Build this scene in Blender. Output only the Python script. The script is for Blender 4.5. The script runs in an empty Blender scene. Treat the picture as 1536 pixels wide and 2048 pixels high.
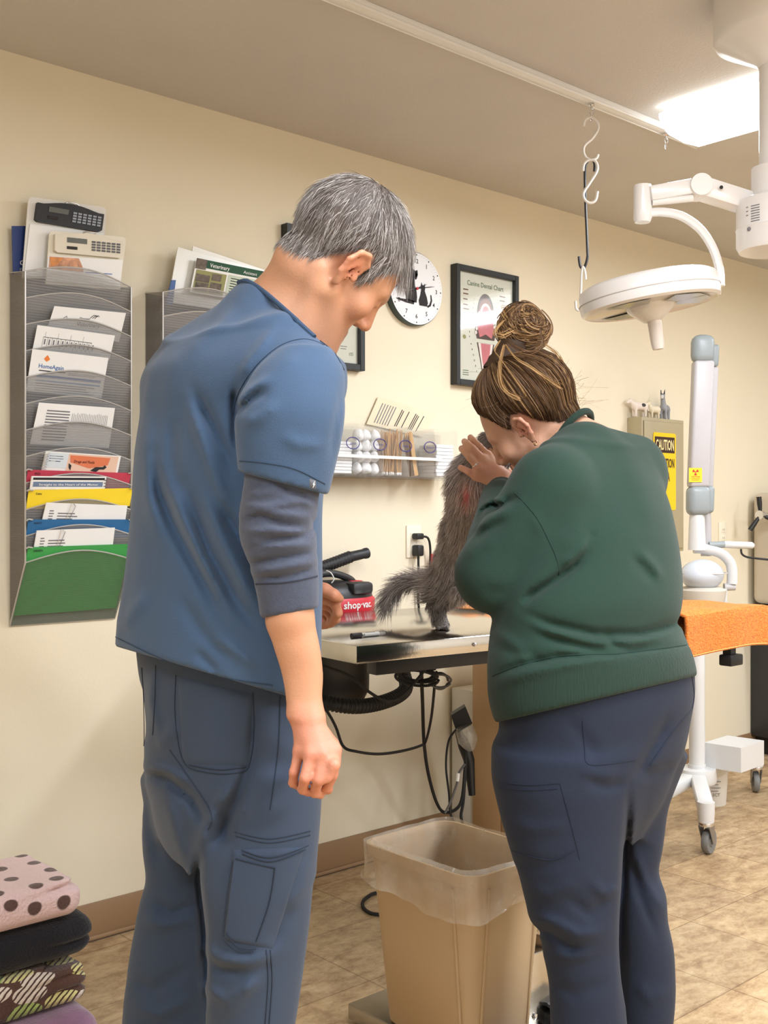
import bpy, bmesh, math, random
import numpy as np
from mathutils import Vector, Matrix
from mathutils.bvhtree import BVHTree
random.seed(7); RNG = np.random.default_rng(11)
SC = bpy.context.scene; COL = SC.collection
# ---------------------------------------------------------------- camera frame
F = 2196.0; CX = 768.0; YH = 1022.0; CZ = 1.21
SA, CA = math.sin(math.radians(48.1)), math.cos(math.radians(48.1))
# room axes: x along the far wall, y towards it, z up.  The camera stands at (0,0,CZ)
def W(X, D, z): return Vector((SA*X + CA*D, -CA*X + SA*D, z))
def V(x, y, D): return W((x-CX)/F*D, D, CZ-(y-YH)/F*D)
def WP(x, y, n=2.86):                     # point of a plane parallel to the far wall
    u = (x-CX)/F; D = n/(SA-CA*u)
    return Vector(((SA*u+CA)*D, n, CZ-(y-YH)/F*D))
def LP(x, y, n0, zr, sl=.34):           # plane leaning back below the height zr
    u = (x-CX)/F; k = (y-YH)/F; D = (n0+sl*(zr-CZ))/(SA-CA*u-sl*k); return W(u*D, D, CZ-k*D)
def HP(x, y, z):                          # point of a level plane
    D = (CZ-z)*F/(y-YH); return W((x-CX)/F*D, D, z)
# ---------------------------------------------------------------- materials
def lin(c):
    return tuple(((v/255.)/12.92 if v/255. <= .04045 else ((v/255.+.055)/1.055)**2.4) for v in c)
MATS = {}
def mat(name, rgb, rough=.5, metal=0., bump=0., bscale=200., var=.0, vscale=8., sheen=0., coat=0., trans=0.,
        emit=0., alpha=1., spec=.5, attr=None, stretch=None, sss=0.):
    if name in MATS: return MATS[name]
    m = bpy.data.materials.new(name); m.use_nodes = True
    nt = m.node_tree; b = nt.nodes['Principled BSDF']; L = nt.links.new
    c = lin(rgb)+(1,)
    b.inputs['Base Color'].default_value = c
    b.inputs['Roughness'].default_value = rough; b.inputs['Metallic'].default_value = metal
    b.inputs['Specular IOR Level'].default_value = spec
    if sheen: b.inputs['Sheen Weight'].default_value = sheen; b.inputs['Sheen Roughness'].default_value = .5
    if coat: b.inputs['Coat Weight'].default_value = coat; b.inputs['Coat Roughness'].default_value = .08
    if trans: b.inputs['Transmission Weight'].default_value = trans; b.inputs['IOR'].default_value = 1.2
    if sss:
        b.inputs['Subsurface Weight'].default_value = sss; b.inputs['Subsurface Radius'].default_value = (.012, .005, .003)
        b.inputs['Subsurface Scale'].default_value = .6
    if emit: b.inputs['Emission Color'].default_value = c; b.inputs['Emission Strength'].default_value = emit
    b.inputs['Alpha'].default_value = alpha
    tc = nt.nodes.new('ShaderNodeTexCoord'); mp = nt.nodes.new('ShaderNodeMapping'); L(tc.outputs['Object'], mp.inputs['Vector'])
    if stretch: mp.inputs['Scale'].default_value = stretch
    src = None
    if attr:
        at = nt.nodes.new('ShaderNodeAttribute'); at.attribute_name = attr; src = at.outputs['Color']
    n1 = nt.nodes.new('ShaderNodeTexNoise'); n1.inputs['Scale'].default_value = vscale; n1.inputs['Detail'].default_value = 4
    L(mp.outputs[0], n1.inputs['Vector'])
    mr = nt.nodes.new('ShaderNodeMapRange'); mr.inputs['From Min'].default_value = .3; mr.inputs['From Max'].default_value = .7
    v = var if var else .02
    mr.inputs['To Min'].default_value = 1-v; mr.inputs['To Max'].default_value = 1+v; L(n1.outputs['Fac'], mr.inputs['Value'])
    mx = nt.nodes.new('ShaderNodeMix'); mx.data_type = 'RGBA'; mx.blend_type = 'MULTIPLY'; mx.inputs[0].default_value = 1
    if src: L(src, mx.inputs[6])
    else: mx.inputs[6].default_value = c
    L(mr.outputs[0], mx.inputs[7]); L(mx.outputs[2], b.inputs['Base Color'])
    if bump:
        n2 = nt.nodes.new('ShaderNodeTexNoise'); n2.inputs['Scale'].default_value = bscale; n2.inputs['Detail'].default_value = 3
        L(mp.outputs[0], n2.inputs['Vector'])
        bp = nt.nodes.new('ShaderNodeBump'); bp.inputs['Strength'].default_value = bump; bp.inputs['Distance'].default_value = .004
        L(n2.outputs['Fac'], bp.inputs['Height']); L(bp.outputs[0], b.inputs['Normal'])
    MATS[name] = m; return m
def see_through(name, rgb, fac, rough=.4, tint=(255, 255, 255), dots=0., metal=0., gloss=0.):
    """part clear, part solid: wire mesh, acrylic, film"""
    if name in MATS: return MATS[name]
    m = bpy.data.materials.new(name); m.use_nodes = True; nt = m.node_tree; L = nt.links.new
    b = nt.nodes['Principled BSDF']; o = nt.nodes['Material Output']
    b.inputs['Base Color'].default_value = lin(rgb)+(1,); b.inputs['Roughness'].default_value = rough; b.inputs['Metallic'].default_value = metal
    t = nt.nodes.new('ShaderNodeBsdfTransparent'); t.inputs[0].default_value = lin(tint)+(1,)
    mx = nt.nodes.new('ShaderNodeMixShader'); L(t.outputs[0], mx.inputs[1]); L(b.outputs[0], mx.inputs[2]); L(mx.outputs[0], o.inputs[0])
    tc = nt.nodes.new('ShaderNodeTexCoord'); nz = nt.nodes.new('ShaderNodeTexNoise'); L(tc.outputs['Object'], nz.inputs['Vector'])
    mr = nt.nodes.new('ShaderNodeMapRange'); L(mr.outputs[0], mx.inputs[0])
    if dots:
        vo = nt.nodes.new('ShaderNodeTexVoronoi'); vo.inputs['Scale'].default_value = dots; vo.inputs['Randomness'].default_value = 0
        L(tc.outputs['Object'], vo.inputs['Vector']); L(vo.outputs['Distance'], mr.inputs['Value'])
        mr.inputs['From Min'].default_value = .3; mr.inputs['From Max'].default_value = .6
        mr.inputs['To Min'].default_value = fac-.25; mr.inputs['To Max'].default_value = min(1, fac+.25)
    else:
        nz.inputs['Scale'].default_value = 18; nz.inputs['Detail'].default_value = 3
        L(nz.outputs['Fac'], mr.inputs['Value']); mr.inputs['From Min'].default_value = .35; mr.inputs['From Max'].default_value = .7
        mr.inputs['To Min'].default_value = fac*.7; mr.inputs['To Max'].default_value = fac*1.4
    if gloss:
        g = nt.nodes.new('ShaderNodeBsdfGlossy'); g.inputs['Roughness'].default_value = .05
        lw = nt.nodes.new('ShaderNodeLayerWeight'); lw.inputs[0].default_value = .5; pw = nt.nodes.new('ShaderNodeMath'); pw.operation = 'POWER'; pw.inputs[1].default_value = 4; L(lw.outputs['Facing'], pw.inputs[0])
        fr = nt.nodes.new('ShaderNodeMath'); fr.operation = 'MULTIPLY_ADD'; fr.inputs[1].default_value = .6*gloss; fr.inputs[2].default_value = .045*gloss; L(pw.outputs[0], fr.inputs[0])
        m2 = nt.nodes.new('ShaderNodeMixShader'); L(fr.outputs[0], m2.inputs[0]); L(mx.outputs[0], m2.inputs[1]); L(g.outputs[0], m2.inputs[2]); L(m2.outputs[0], o.inputs[0])
    MATS[name] = m; return m
# ---------------------------------------------------------------- objects
def tag(o, label=None, cat=None, group=None, kind=None):
    if label: o['label'] = label
    if cat: o['category'] = cat
    if group: o['group'] = group
    if kind: o['kind'] = kind
    return o
def thing(name, label, cat, loc, group=None):
    o = bpy.data.objects.new(name, None); o.empty_display_size = .05; COL.objects.link(o); o.location = Vector(loc)
    return tag(o, label, cat, group)
def link_mesh(name, me, parent=None):
    o = bpy.data.objects.new(name, me); COL.objects.link(o)
    if parent: o.parent = parent
    return o
def origin_of(o):
    v = Vector((0, 0, 0))
    while o: v = v+o.location; o = o.parent
    return v
def copy_tree(o, loc, label=None):
    def rec(a, par):
        c = a.copy(); COL.objects.link(c); c.parent = par
        for ch in a.children: rec(ch, c)
        return c
    r = rec(o, None); r.location = Vector(loc)
    if label: r['label'] = label
    return r
_TXT = {}
def text_geo(s, bold=0.):
    k = (s, bold)
    if k in _TXT: return _TXT[k]
    cu = bpy.data.curves.new('t', 'FONT'); cu.body = s; cu.resolution_u = 2; cu.offset = bold; cu.size = 1
    ob = bpy.data.objects.new('t', cu); COL.objects.link(ob)
    dg = bpy.context.evaluated_depsgraph_get(); me = bpy.data.meshes.new_from_object(ob.evaluated_get(dg))
    vs = [tuple(v.co) for v in me.vertices]; fs = [tuple(p.vertices) for p in me.polygons]
    bpy.data.objects.remove(ob); bpy.data.curves.remove(cu); bpy.data.meshes.remove(me)
    _TXT[k] = (vs, fs); return _TXT[k]
class MB:
    def __init__(s): s.v = []; s.f = []; s.fm = []; s.sm = []; s.mats = []
    def mi(s, m):
        if m not in s.mats: s.mats.append(m)
        return s.mats.index(m)
    def add(s, vs, fs, m, smooth=False):
        o = len(s.v); s.v += [tuple(v) for v in vs]; i = s.mi(m)
        for f in fs: s.f.append(tuple(o+k for k in f)); s.fm.append(i); s.sm.append(smooth)
    def bm(s, b, m, M=None, smooth=False):
        b.verts.index_update()
        s.add([(M @ v.co if M else v.co) for v in b.verts], [[v.index for v in f.verts] for f in b.faces], m, smooth); b.free()
    def box(s, lo, hi, m, bev=0., seg=2, R=None, c=None):
        lo = Vector(lo); hi = Vector(hi); b = bmesh.new(); bmesh.ops.create_cube(b, size=1)
        d = hi-lo
        for v in b.verts: v.co = Vector((v.co.x*d.x, v.co.y*d.y, v.co.z*d.z))
        if bev: bmesh.ops.bevel(b, geom=b.edges[:], offset=bev, segments=seg, profile=.5, affect='EDGES')
        ctr = (lo+hi)/2
        M = Matrix.Translation(ctr)
        if R is not None: M = Matrix.Translation(ctr) @ R.to_4x4()
        s.bm(b, m, M, bev > 0)
    def slab(s, p, nrm, th, m):             # flat polygon p thickened by th along nrm
        p = [Vector(q) for q in p]; n = Vector(nrm).normalized()*th; k = len(p)
        vs = p+[q+n for q in p]
        fs = [list(range(k))[::-1], list(range(k, 2*k))]+[[i, (i+1) % k, k+(i+1) % k, k+i] for i in range(k)]
        s.add(vs, fs, m)
    def poly(s, p, m): s.add(p, [list(range(len(p)))], m)
    def tube(s, pts, r, m, n=8, closed=False, flat=1., smooth=True):
        pts = [Vector(p) for p in pts]; k = len(pts)
        rr = r if isinstance(r, (list, tuple)) else [r]*k
        vs = []; t0 = None; nrm = None
        for i, p in enumerate(pts):
            a = pts[(i-1) % k] if (closed or i > 0) else p; b = pts[(i+1) % k] if (closed or i < k-1) else p
            t = (b-a).normalized() if (b-a).length > 1e-9 else Vector((0, 0, 1))
            if nrm is None:
                nrm = t.orthogonal().normalized()
            else:
                nrm = (nrm-t*nrm.dot(t)); nrm = nrm.normalized() if nrm.length > 1e-6 else t.orthogonal().normalized()
            bi = t.cross(nrm)
            for j in range(n):
                an = 2*math.pi*j/n; vs.append(p+(nrm*math.cos(an)+bi*math.sin(an)*flat)*rr[i])
        fs = []
        for i in range(k if closed else k-1):
            for j in range(n):
                a = i*n+j; b = i*n+(j+1) % n; c = ((i+1) % k)*n+(j+1) % n; d = ((i+1) % k)*n+j
                fs.append([a, b, c, d])
        if not closed: fs += [list(range(n))[::-1], [(k-1)*n+j for j in range(n)]]
        s.add(vs, fs, m, smooth)
    def lathe(s, prof, org, m, axis=(0, 0, 1), n=32, smooth=True, sx=1., sy=1., xdir=None):
        ax = Vector(axis).normalized(); org = Vector(org)
        x = (Vector(xdir)-ax*ax.dot(Vector(xdir))).normalized() if xdir is not None else ax.orthogonal().normalized()
        y = ax.cross(x)
        vs = []; fs = []
        for r, h in prof:
            for j in range(n):
                a = 2*math.pi*j/n; vs.append(org+ax*h+(x*math.cos(a)*sx+y*math.sin(a)*sy)*max(r, 1e-5))
        k = len(prof)
        for i in range(k-1):
            for j in range(n):
                fs.append([i*n+j, i*n+(j+1) % n, (i+1)*n+(j+1) % n, (i+1)*n+j])
        fs += [list(range(n))[::-1], [(k-1)*n+j for j in range(n)]]
        s.add(vs, fs, m, smooth)
    def ball(s, c, r, m, R=None, seg=16):
        b = bmesh.new(); bmesh.ops.create_uvsphere(b, u_segments=seg, v_segments=max(6, seg*2//3), radius=1)
        r = Vector(r) if hasattr(r, '__len__') else Vector((r, r, r))
        M = Matrix.Translation(Vector(c)) @ (R.to_4x4() if R is not None else Matrix()) @ Matrix.Diagonal(r.to_4d())
        s.bm(b, m, M, True)
    def text(s, t, org, xd, yd, size, m, align='C', width=None, bold=0.):
        vs, fs = text_geo(t, bold)
        if not vs: return
        x0 = min(v[0] for v in vs); x1 = max(v[0] for v in vs)
        k = size; kx = k if width is None else width/(x1-x0)
        o = {'C': -(x0+x1)/2, 'L': -x0, 'R': -x1}[align]
        xd = Vector(xd).normalized(); yd = Vector(yd).normalized(); org = Vector(org)
        s.add([org+xd*((v[0]+o)*kx)+yd*(v[1]*k) for v in vs], fs, m)
    def build(s, name, parent=None, shade=None, attr=None):
        off = origin_of(parent) if parent else Vector((0, 0, 0))
        me = bpy.data.meshes.new(name)
        me.from_pydata([(v[0]-off.x, v[1]-off.y, v[2]-off.z) for v in s.v], [], s.f)
        for m in s.mats: me.materials.append(m)
        me.polygons.foreach_set('material_index', s.fm); me.polygons.foreach_set('use_smooth', s.sm)
        me.update()
        if any(s.sm):
            try: me.set_sharp_from_angle(angle=math.radians(42))
            except Exception: pass
        return link_mesh(name, me, parent)
def smooth_path(pts, n=8, closed=False):
    pts = [Vector(p) for p in pts]; k = len(pts); out = []
    rng = range(k if closed else k-1)
    for i in rng:
        g = lambda j: pts[j % k] if closed else pts[min(max(j, 0), k-1)]
        p0, p1, p2, p3 = g(i-1), g(i), g(i+1), g(i+2)
        for j in range(n):
            t = j/n
            out.append(.5*((2*p1)+(p2-p0)*t+(2*p0-5*p1+4*p2-p3)*t*t+(3*p1-p0-3*p2+p3)*t**3))
    if not closed: out.append(pts[-1])
    return out
UX = Vector((1, 0, 0)); UY = Vector((0, 1, 0)); UZ = Vector((0, 0, 1))
# ================================================================ solid modelling by distance fields
# (view frame: X right, D away from the camera, z up; turned into room axes at the end)
f32 = np.float32
def vp(x, y, D): return np.array([(x-CX)/F*D, D, CZ-(y-YH)/F*D], dtype=f32)
def smin(a, b, k):
    h = np.clip(.5+.5*(b-a)/k, 0, 1); return b+(a-b)*h-k*h*(1-h)
def smax(a, b, k): return -smin(-a, -b, k)
def cone(P, a, b, r1, r2):
    a = np.asarray(a, f32); b = np.asarray(b, f32); ba = b-a; pa = P-a
    t = np.clip(pa @ ba/max(float(ba @ ba), 1e-9), 0, 1)
    q = pa-t[:, None]*ba
    return np.sqrt(np.einsum('ij,ij->i', q, q))-(r1+t*(r2-r1))
def ell(P, c, r, R=None):
    q = P-np.asarray(c, f32)
    if R is not None: q = q @ R
    r = np.asarray(r, f32); a = q/r; k0 = np.sqrt(np.einsum('ij,ij->i', a, a)); b = a/r; k1 = np.sqrt(np.einsum('ij,ij->i', b, b))
    return k0*(k0-1)/np.maximum(k1, 1e-6)
def chain(P, pts, rs, k=.01):
    d = None
    for i in range(len(pts)-1):
        e = cone(P, pts[i], pts[i+1], rs[i], rs[i+1]); d = e if d is None else smin(d, e, k)
    return d
class Stack:
    """upright limb or trunk given by its outline: nodes (y, left, right, depth, side ratio)"""
    def __init__(s, nodes, yaw=0., n=80):
        A = []
        c, si = math.cos(yaw), math.sin(yaw)
        for (y, l, r, D, ra) in nodes:
            w = (r-l)/2*D/F; a = w/math.sqrt(c*c+ra*ra*si*si)
            A.append((CZ-(y-YH)/F*D, ((l+r)/2-CX)/F*D, D, a, a*ra))
        A.sort(); A = np.array(A)
        z = A[:, 0]; m = np.gradient(A[:, 1:], z, axis=0)
        zz = np.linspace(z[0], z[-1], n); i = np.clip(np.searchsorted(z, zz)-1, 0, len(z)-2)
        h = (z[i+1]-z[i]); t = ((zz-z[i])/h)[:, None]; h = h[:, None]
        p0, p1, m0, m1 = A[i, 1:], A[i+1, 1:], m[i], m[i+1]
        # keep tangents tame
        Y = (2*t**3-3*t**2+1)*p0+(t**3-2*t**2+t)*h*m0+(-2*t**3+3*t**2)*p1+(t**3-t**2)*h*m1
        s.z = zz; s.Y = Y; s.c = c; s.s = si
    def __call__(s, P, cap=True, grow=0., p=2.):
        z = P[:, 2]; I = [np.interp(z, s.z, s.Y[:, j]).astype(f32) for j in range(4)]
        x = P[:, 0]-I[0]; y = P[:, 1]-I[1]
        u = x*s.c+y*s.s; v = -x*s.s+y*s.c
        a = I[2]+grow; b = I[3]+grow
        if p == 2.: k0 = np.sqrt((u/a)**2+(v/b)**2)
        else: k0 = (np.abs(u/a)**p+np.abs(v/b)**p)**(1/p)
        k1 = np.sqrt((u/a/a)**2+(v/b/b)**2)
        d = k0*(k0-1)/np.maximum(k1, 1e-6)
        if cap: d = smax(smax(d, z-s.z[-1], .01), s.z[0]-z, .004)
        return d
def strokes(P, ST):
    """folds and creases: (polyline in the photo, width, height in metres)"""
    px = CX+F*P[:, 0]/P[:, 1]; py = YH-F*(P[:, 2]-CZ)/P[:, 1]
    out = np.zeros(len(P), f32)
    for pts, w, amp in ST:
        pts = np.asarray(pts, f32)
        lo = pts.min(0)-3*w; hi = pts.max(0)+3*w
        sel = np.nonzero((px > lo[0]) & (px < hi[0]) & (py > lo[1]) & (py < hi[1]))[0]
        if not len(sel): continue
        q = np.stack([px[sel], py[sel]], 1); best = np.full(len(sel), 1e9, f32); tt = np.zeros(len(sel), f32); n = len(pts)-1
        for i in range(n):
            a, b = pts[i], pts[i+1]; ba = b-a; pa = q-a; t = np.clip(pa @ ba/max(float(ba @ ba), 1e-6), 0, 1)
            e = ((pa-t[:, None]*ba)**2).sum(1); c = e < best; best = np.where(c, e, best); tt = np.where(c, (i+t)/n, tt)
        fade = np.clip(np.minimum(tt, 1-tt)*4, 0.12, 1)
        out[sel] += amp*np.exp(-best/(w*w))*fade
    return out
def field_noise(P, sc, seed=0):
    r = np.random.default_rng(seed); out = 0
    for i in range(6):
        k = r.normal(size=3)*sc; out = out+np.sin(P @ k.astype(f32)+r.uniform(0, 6.28))
    return out/6
def sdf_mesh(f, lo, hi, h, B=12):
    lo = np.asarray(lo, f32); hi = np.asarray(hi, f32)
    nb = np.maximum(np.ceil((hi-lo)/(h*B)).astype(int), 1); N = nb*B+1
    ctr = np.stack(np.meshgrid(*[np.arange(n) for n in nb], indexing='ij'), -1).reshape(-1, 3)
    c = lo+(ctr+.5)*B*h; val = f(c.astype(f32))
    keep = np.abs(val) < B*h*.866*1.5+.02
    G = np.full(N, 1., f32)
    sub = np.stack(np.meshgrid(*[np.arange(B+1)]*3, indexing='ij'), -1).reshape(-1, 3)
    for b, v in zip(ctr[~keep], val[~keep]):
        if v < 0: G[b[0]*B:(b[0]+1)*B+1, b[1]*B:(b[1]+1)*B+1, b[2]*B:(b[2]+1)*B+1] = -1
    kb = ctr[keep]; CH = 160
    for i in range(0, len(kb), CH):
        cc = kb[i:i+CH]; idx = (cc[:, None, :]*B+sub[None]).reshape(-1, 3)
        G[idx[:, 0], idx[:, 1], idx[:, 2]] = f((lo+idx*h).astype(f32))
    neg = (G < 0); n8 = neg.astype(np.uint8)
    S = sum(n8[i:N[0]-1+i, j:N[1]-1+j, k:N[2]-1+k] for i in (0, 1) for j in (0, 1) for k in (0, 1))
    act = (S > 0) & (S < 8); ix = np.argwhere(act)
    pos = np.zeros((len(ix), 3), np.float64); cnt = np.zeros(len(ix))
    cor = [np.array((i, j, k)) for i in (0, 1) for j in (0, 1) for k in (0, 1)]
    for a in cor:
        for ax in range(3):
            if a[ax]: continue
            b = a.copy(); b[ax] = 1
            ga = G[tuple((ix+a).T)]; gb = G[tuple((ix+b).T)]; cr = (ga < 0) != (gb < 0)
            t = np.where(cr, ga/np.where(cr, ga-gb, 1), 0)
            p = a+(b-a)*t[:, None]; pos += np.where(cr[:, None], p, 0); cnt += cr
    verts = lo+(ix+pos/cnt[:, None])*h
    vid = np.full(S.shape, -1, np.int32); vid[tuple(ix.T)] = np.arange(len(ix))
    quads = []
    for ax in range(3):
        o1, o2 = [(1, 2), (2, 0), (0, 1)][ax]
        s1 = [slice(None)]*3; s1[ax] = slice(0, -1); s2 = [slice(None)]*3; s2[ax] = slice(1, None)
        e = np.argwhere(neg[tuple(s1)] != neg[tuple(s2)])
        e = e[(e[:, o1] > 0) & (e[:, o2] > 0) & (e[:, o1] < N[o1]-1) & (e[:, o2] < N[o2]-1)]
        d1 = np.zeros(3, int); d1[o1] = 1; d2 = np.zeros(3, int); d2[o2] = 1
        q = np.stack([vid[tuple((e-d1-d2).T)], vid[tuple((e-d2).T)], vid[tuple(e.T)], vid[tuple((e-d1).T)]], 1)
        fl = neg[tuple(e.T)]; q[~fl] = q[~fl][:, ::-1]; quads.append(q)
    q = np.concatenate(quads); q = q[(q >= 0).all(1)]
    return verts, q
def to_room(v):
    return np.stack([SA*v[:, 0]+CA*v[:, 1], -CA*v[:, 0]+SA*v[:, 1], v[:, 2]], 1)
def relax(v, q, it=1, lam=.5):
    for _ in range(it):
        s = np.zeros_like(v); c = np.zeros(len(v))
        for a, b in ((0, 1), (1, 2), (2, 3), (3, 0)):
            np.add.at(s, q[:, a], v[q[:, b]]); np.add.at(s, q[:, b], v[q[:, a]]); np.add.at(c, q[:, a], 1); np.add.at(c, q[:, b], 1)
        v = v+lam*(s/np.maximum(c, 1)[:, None]-v)
    return v
def np_mesh(name, v, faces, mats, parent=None, color=None, midx=None, smooth=True):
    """v in room axes"""
    off = origin_of(parent) if parent else Vector((0, 0, 0))
    me = bpy.data.meshes.new(name); v = np.asarray(v, np.float64)-np.array(off)
    faces = np.asarray(faces); k = faces.shape[1]
    me.vertices.add(len(v)); me.vertices.foreach_set('co', v.astype(f32).ravel())
    me.loops.add(faces.size); me.loops.foreach_set('vertex_index', faces.astype(np.int32).ravel())
    me.polygons.add(len(faces)); me.polygons.foreach_set('loop_start', (np.arange(len(faces))*k).astype(np.int32))
    me.polygons.foreach_set('loop_total', np.full(len(faces), k, np.int32))
    if midx is not None: me.polygons.foreach_set('material_index', midx.astype(np.int32))
    me.polygons.foreach_set('use_smooth', np.full(len(faces), smooth))
    for m in mats: me.materials.append(m)
    if color is not None:
        a = me.color_attributes.new('Col', 'FLOAT_COLOR', 'POINT')
        c = np.ones((len(v), 4), f32); c[:, :3] = color; a.data.foreach_set('color', c.ravel())
    me.update(calc_edges=True); me.validate()
    return link_mesh(name, me, parent)
def frame(fwd, up):
    f_ = np.asarray(fwd, float); f_ /= np.linalg.norm(f_); u = np.asarray(up, float); u = u-(u @ f_)*f_; u /= np.linalg.norm(u)
    r = np.cross(f_, u); return np.stack([r, f_, u], 1).astype(f32)     # columns: right, forward, up
def vnormals(v, q):
    n = np.cross(v[q[:, 2]]-v[q[:, 0]], v[q[:, 3]]-v[q[:, 1]]); o = np.zeros_like(v)
    for k in range(4): np.add.at(o, q[:, k], n)
    return o/np.maximum(np.linalg.norm(o, axis=1), 1e-9)[:, None]
def ribbons(roots, paths, width, cols, taper=True):
    """strands: paths (n, k, 3); flat tapering blades. returns verts, quads, colours"""
    n, k, _ = paths.shape
    t = np.gradient(paths, axis=1); t /= np.maximum(np.linalg.norm(t, axis=2, keepdims=True), 1e-9)
    cam = np.array([0, 0, CZ]); view = paths-cam
    rnd = RNG.normal(size=(n, 1, 3))*.9*np.linalg.norm(view, axis=2, keepdims=True)
    s = np.cross(t, view+rnd); s /= np.maximum(np.linalg.norm(s, axis=2, keepdims=True), 1e-9)
    w = np.linspace(1, .12, k)[None, :, None] if taper else np.ones((1, k, 1))
    w = w*np.asarray(width).reshape(-1, 1, 1)
    v = np.stack([paths-s*w/2, paths+s*w/2], 2).reshape(-1, 3)
    b = (np.arange(n)*k*2)[:, None]+np.arange(k-1)[None]*2; b = b.ravel()
    q = np.stack([b, b+1, b+3, b+2], 1)
    c = np.repeat(cols, k*2, axis=0)
    return v, q, c
def bvh_of(o):
    me = o.data; off = origin_of(o.parent)
    return BVHTree.FromPolygons([v.co+off for v in me.vertices], [tuple(p.vertices) for p in me.polygons])
def cast(b, x, y):
    d = (V(x, y, 1.)-Vector((0, 0, CZ))).normalized(); h = b.ray_cast(Vector((0, 0, CZ)), d); return h[0], h[1]
def on_surface(b, pts, off=.001, step=4.):
    out = []
    for i in range(len(pts)-1):
        a = Vector(pts[i]); c = Vector(pts[i+1]); k = max(1, int((c-a).length/step))
        for j in range(k+(i == len(pts)-2)):
            p = a.lerp(c, j/k); l, n = cast(b, p.x, p.y)
            if l is not None: out.append(l+n*off)
    # smooth twice
    for _ in range(2):
        out = [out[0]]+[(out[i-1]+out[i]*2+out[i+1])/4 for i in range(1, len(out)-1)]+[out[-1]] if len(out) > 2 else out
    return out
def seam(mb, b, pts, r, m, off=.0006, step=4.):
    p = on_surface(b, [q.to_2d() for q in smooth_path([Vector((q[0], q[1], 0)) for q in pts], 6)], off, step)
    if len(p) > 1: mb.tube(p, r, m, n=5)
def patch(mb, b, quad, m, off=.003, nu=14, nv=14):
    """a patch of cloth lying on a surface; quad = four photo points (tl, tr, br, bl)"""
    tl, tr, br, bl = [Vector(q) for q in quad]; vs = []; ok = True
    for j in range(nv+1):
        for i in range(nu+1):
            p = tl.lerp(tr, i/nu).lerp(bl.lerp(br, i/nu), j/nv); l, n = cast(b, p.x, p.y)
            if l is None: vs.append(vs[-1] if vs else Vector((0, 0, 0))); continue
            e = 0 if (i in (0, nu) or j in (0, nv)) else 1
            vs.append(l+n*(off*e+.0002))
    fs = [[j*(nu+1)+i, (j+1)*(nu+1)+i, (j+1)*(nu+1)+i+1, j*(nu+1)+i+1] for j in range(nv) for i in range(nu)]
    mb.add(vs, fs, m, True)
# ================================================================ room shell
def floor_mat():
    m = bpy.data.materials.new('vinyl_tile'); m.use_nodes = True; nt = m.node_tree; L = nt.links.new; b = nt.nodes['Principled BSDF']
    tc = nt.nodes.new('ShaderNodeTexCoord'); mp = nt.nodes.new('ShaderNodeMapping'); mp.inputs['Location'].default_value = (-1.21+.325*6, -2.13+.325*12, 0); L(tc.outputs['Object'], mp.inputs['Vector'])
    br = nt.nodes.new('ShaderNodeTexBrick'); br.offset = 0; br.squash = 1; br.inputs['Scale'].default_value = 1
    br.inputs['Brick Width'].default_value = .325; br.inputs['Row Height'].default_value = .325; br.inputs['Mortar Size'].default_value = .0022; br.inputs['Mortar Smooth'].default_value = .3
    br.inputs['Color1'].default_value = (.88, .88, .88, 1); br.inputs['Color2'].default_value = (1.08, 1.05, 1.0, 1); br.inputs['Mortar'].default_value = (.55, .5, .45, 1); L(mp.outputs[0], br.inputs['Vector'])
    n1 = nt.nodes.new('ShaderNodeTexNoise'); n1.inputs['Scale'].default_value = 15; n1.inputs['Detail'].default_value = 12; n1.inputs['Roughness'].default_value = .78; n1.inputs['Distortion'].default_value = .25
    m2 = nt.nodes.new('ShaderNodeMapping'); m2.inputs['Scale'].default_value = (.75, 1.25, 1); L(tc.outputs['Object'], m2.inputs['Vector']); L(m2.outputs[0], n1.inputs['Vector'])
    cr = nt.nodes.new('ShaderNodeValToRGB'); e = cr.color_ramp; e.elements[0].position = .30; e.elements[0].color = lin((124, 98, 70))+(1,); e.elements[1].position = .72; e.elements[1].color = lin((222, 200, 164))+(1,)
    k = e.elements.new(.44); k.color = lin((168, 140, 106))+(1,); k = e.elements.new(.56); k.color = lin((196, 170, 132))+(1,)
    L(n1.outputs['Fac'], cr.inputs[0])
    mx = nt.nodes.new('ShaderNodeMix'); mx.data_type = 'RGBA'; mx.blend_type = 'MULTIPLY'; mx.inputs[0].default_value = 1; L(cr.outputs[0], mx.inputs[6]); L(br.outputs['Color'], mx.inputs[7]); L(mx.outputs[2], b.inputs['Base Color'])
    b.inputs['Roughness'].default_value = .34
    bp = nt.nodes.new('ShaderNodeBump'); bp.inputs['Strength'].default_value = .12; bp.inputs['Distance'].default_value = .003; L(n1.outputs['Fac'], bp.inputs['Height']); L(bp.outputs[0], b.inputs['Normal'])
    return m
WALL2 = mat('wall_paint_pale', (232, 229, 222), .8, bump=.1, bscale=160, var=.015, vscale=3)  # unseen walls made paler and more neutral to lessen the warm bounce
WALL = mat('wall_paint', (229, 218, 192), .75, bump=.10, bscale=160, var=.015, vscale=3)
CEIL = mat('ceiling_paint', (206, 201, 194), .9, bump=.45, bscale=130, var=.02, vscale=4)
BASE = mat('vinyl_baseboard', (146, 116, 84), .45, var=.03)
H = 2.44; XL, XR, YB, YF = -1.9, 7.2, -3.2, 2.86
def struct(name, lo, hi, m, bev=0.):
    mb = MB(); mb.box(lo, hi, m, bev); return tag(mb.build(name), kind='structure')
struct('floor', (XL, YB, -.06), (XR, YF, 0), floor_mat())
struct('ceiling', (XL, YB, H), (XR, YF, H+.06), CEIL)
struct('wall_far', (XL-.1, YF, -.06), (XR+.1, YF+.1, H+.06), WALL)
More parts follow.
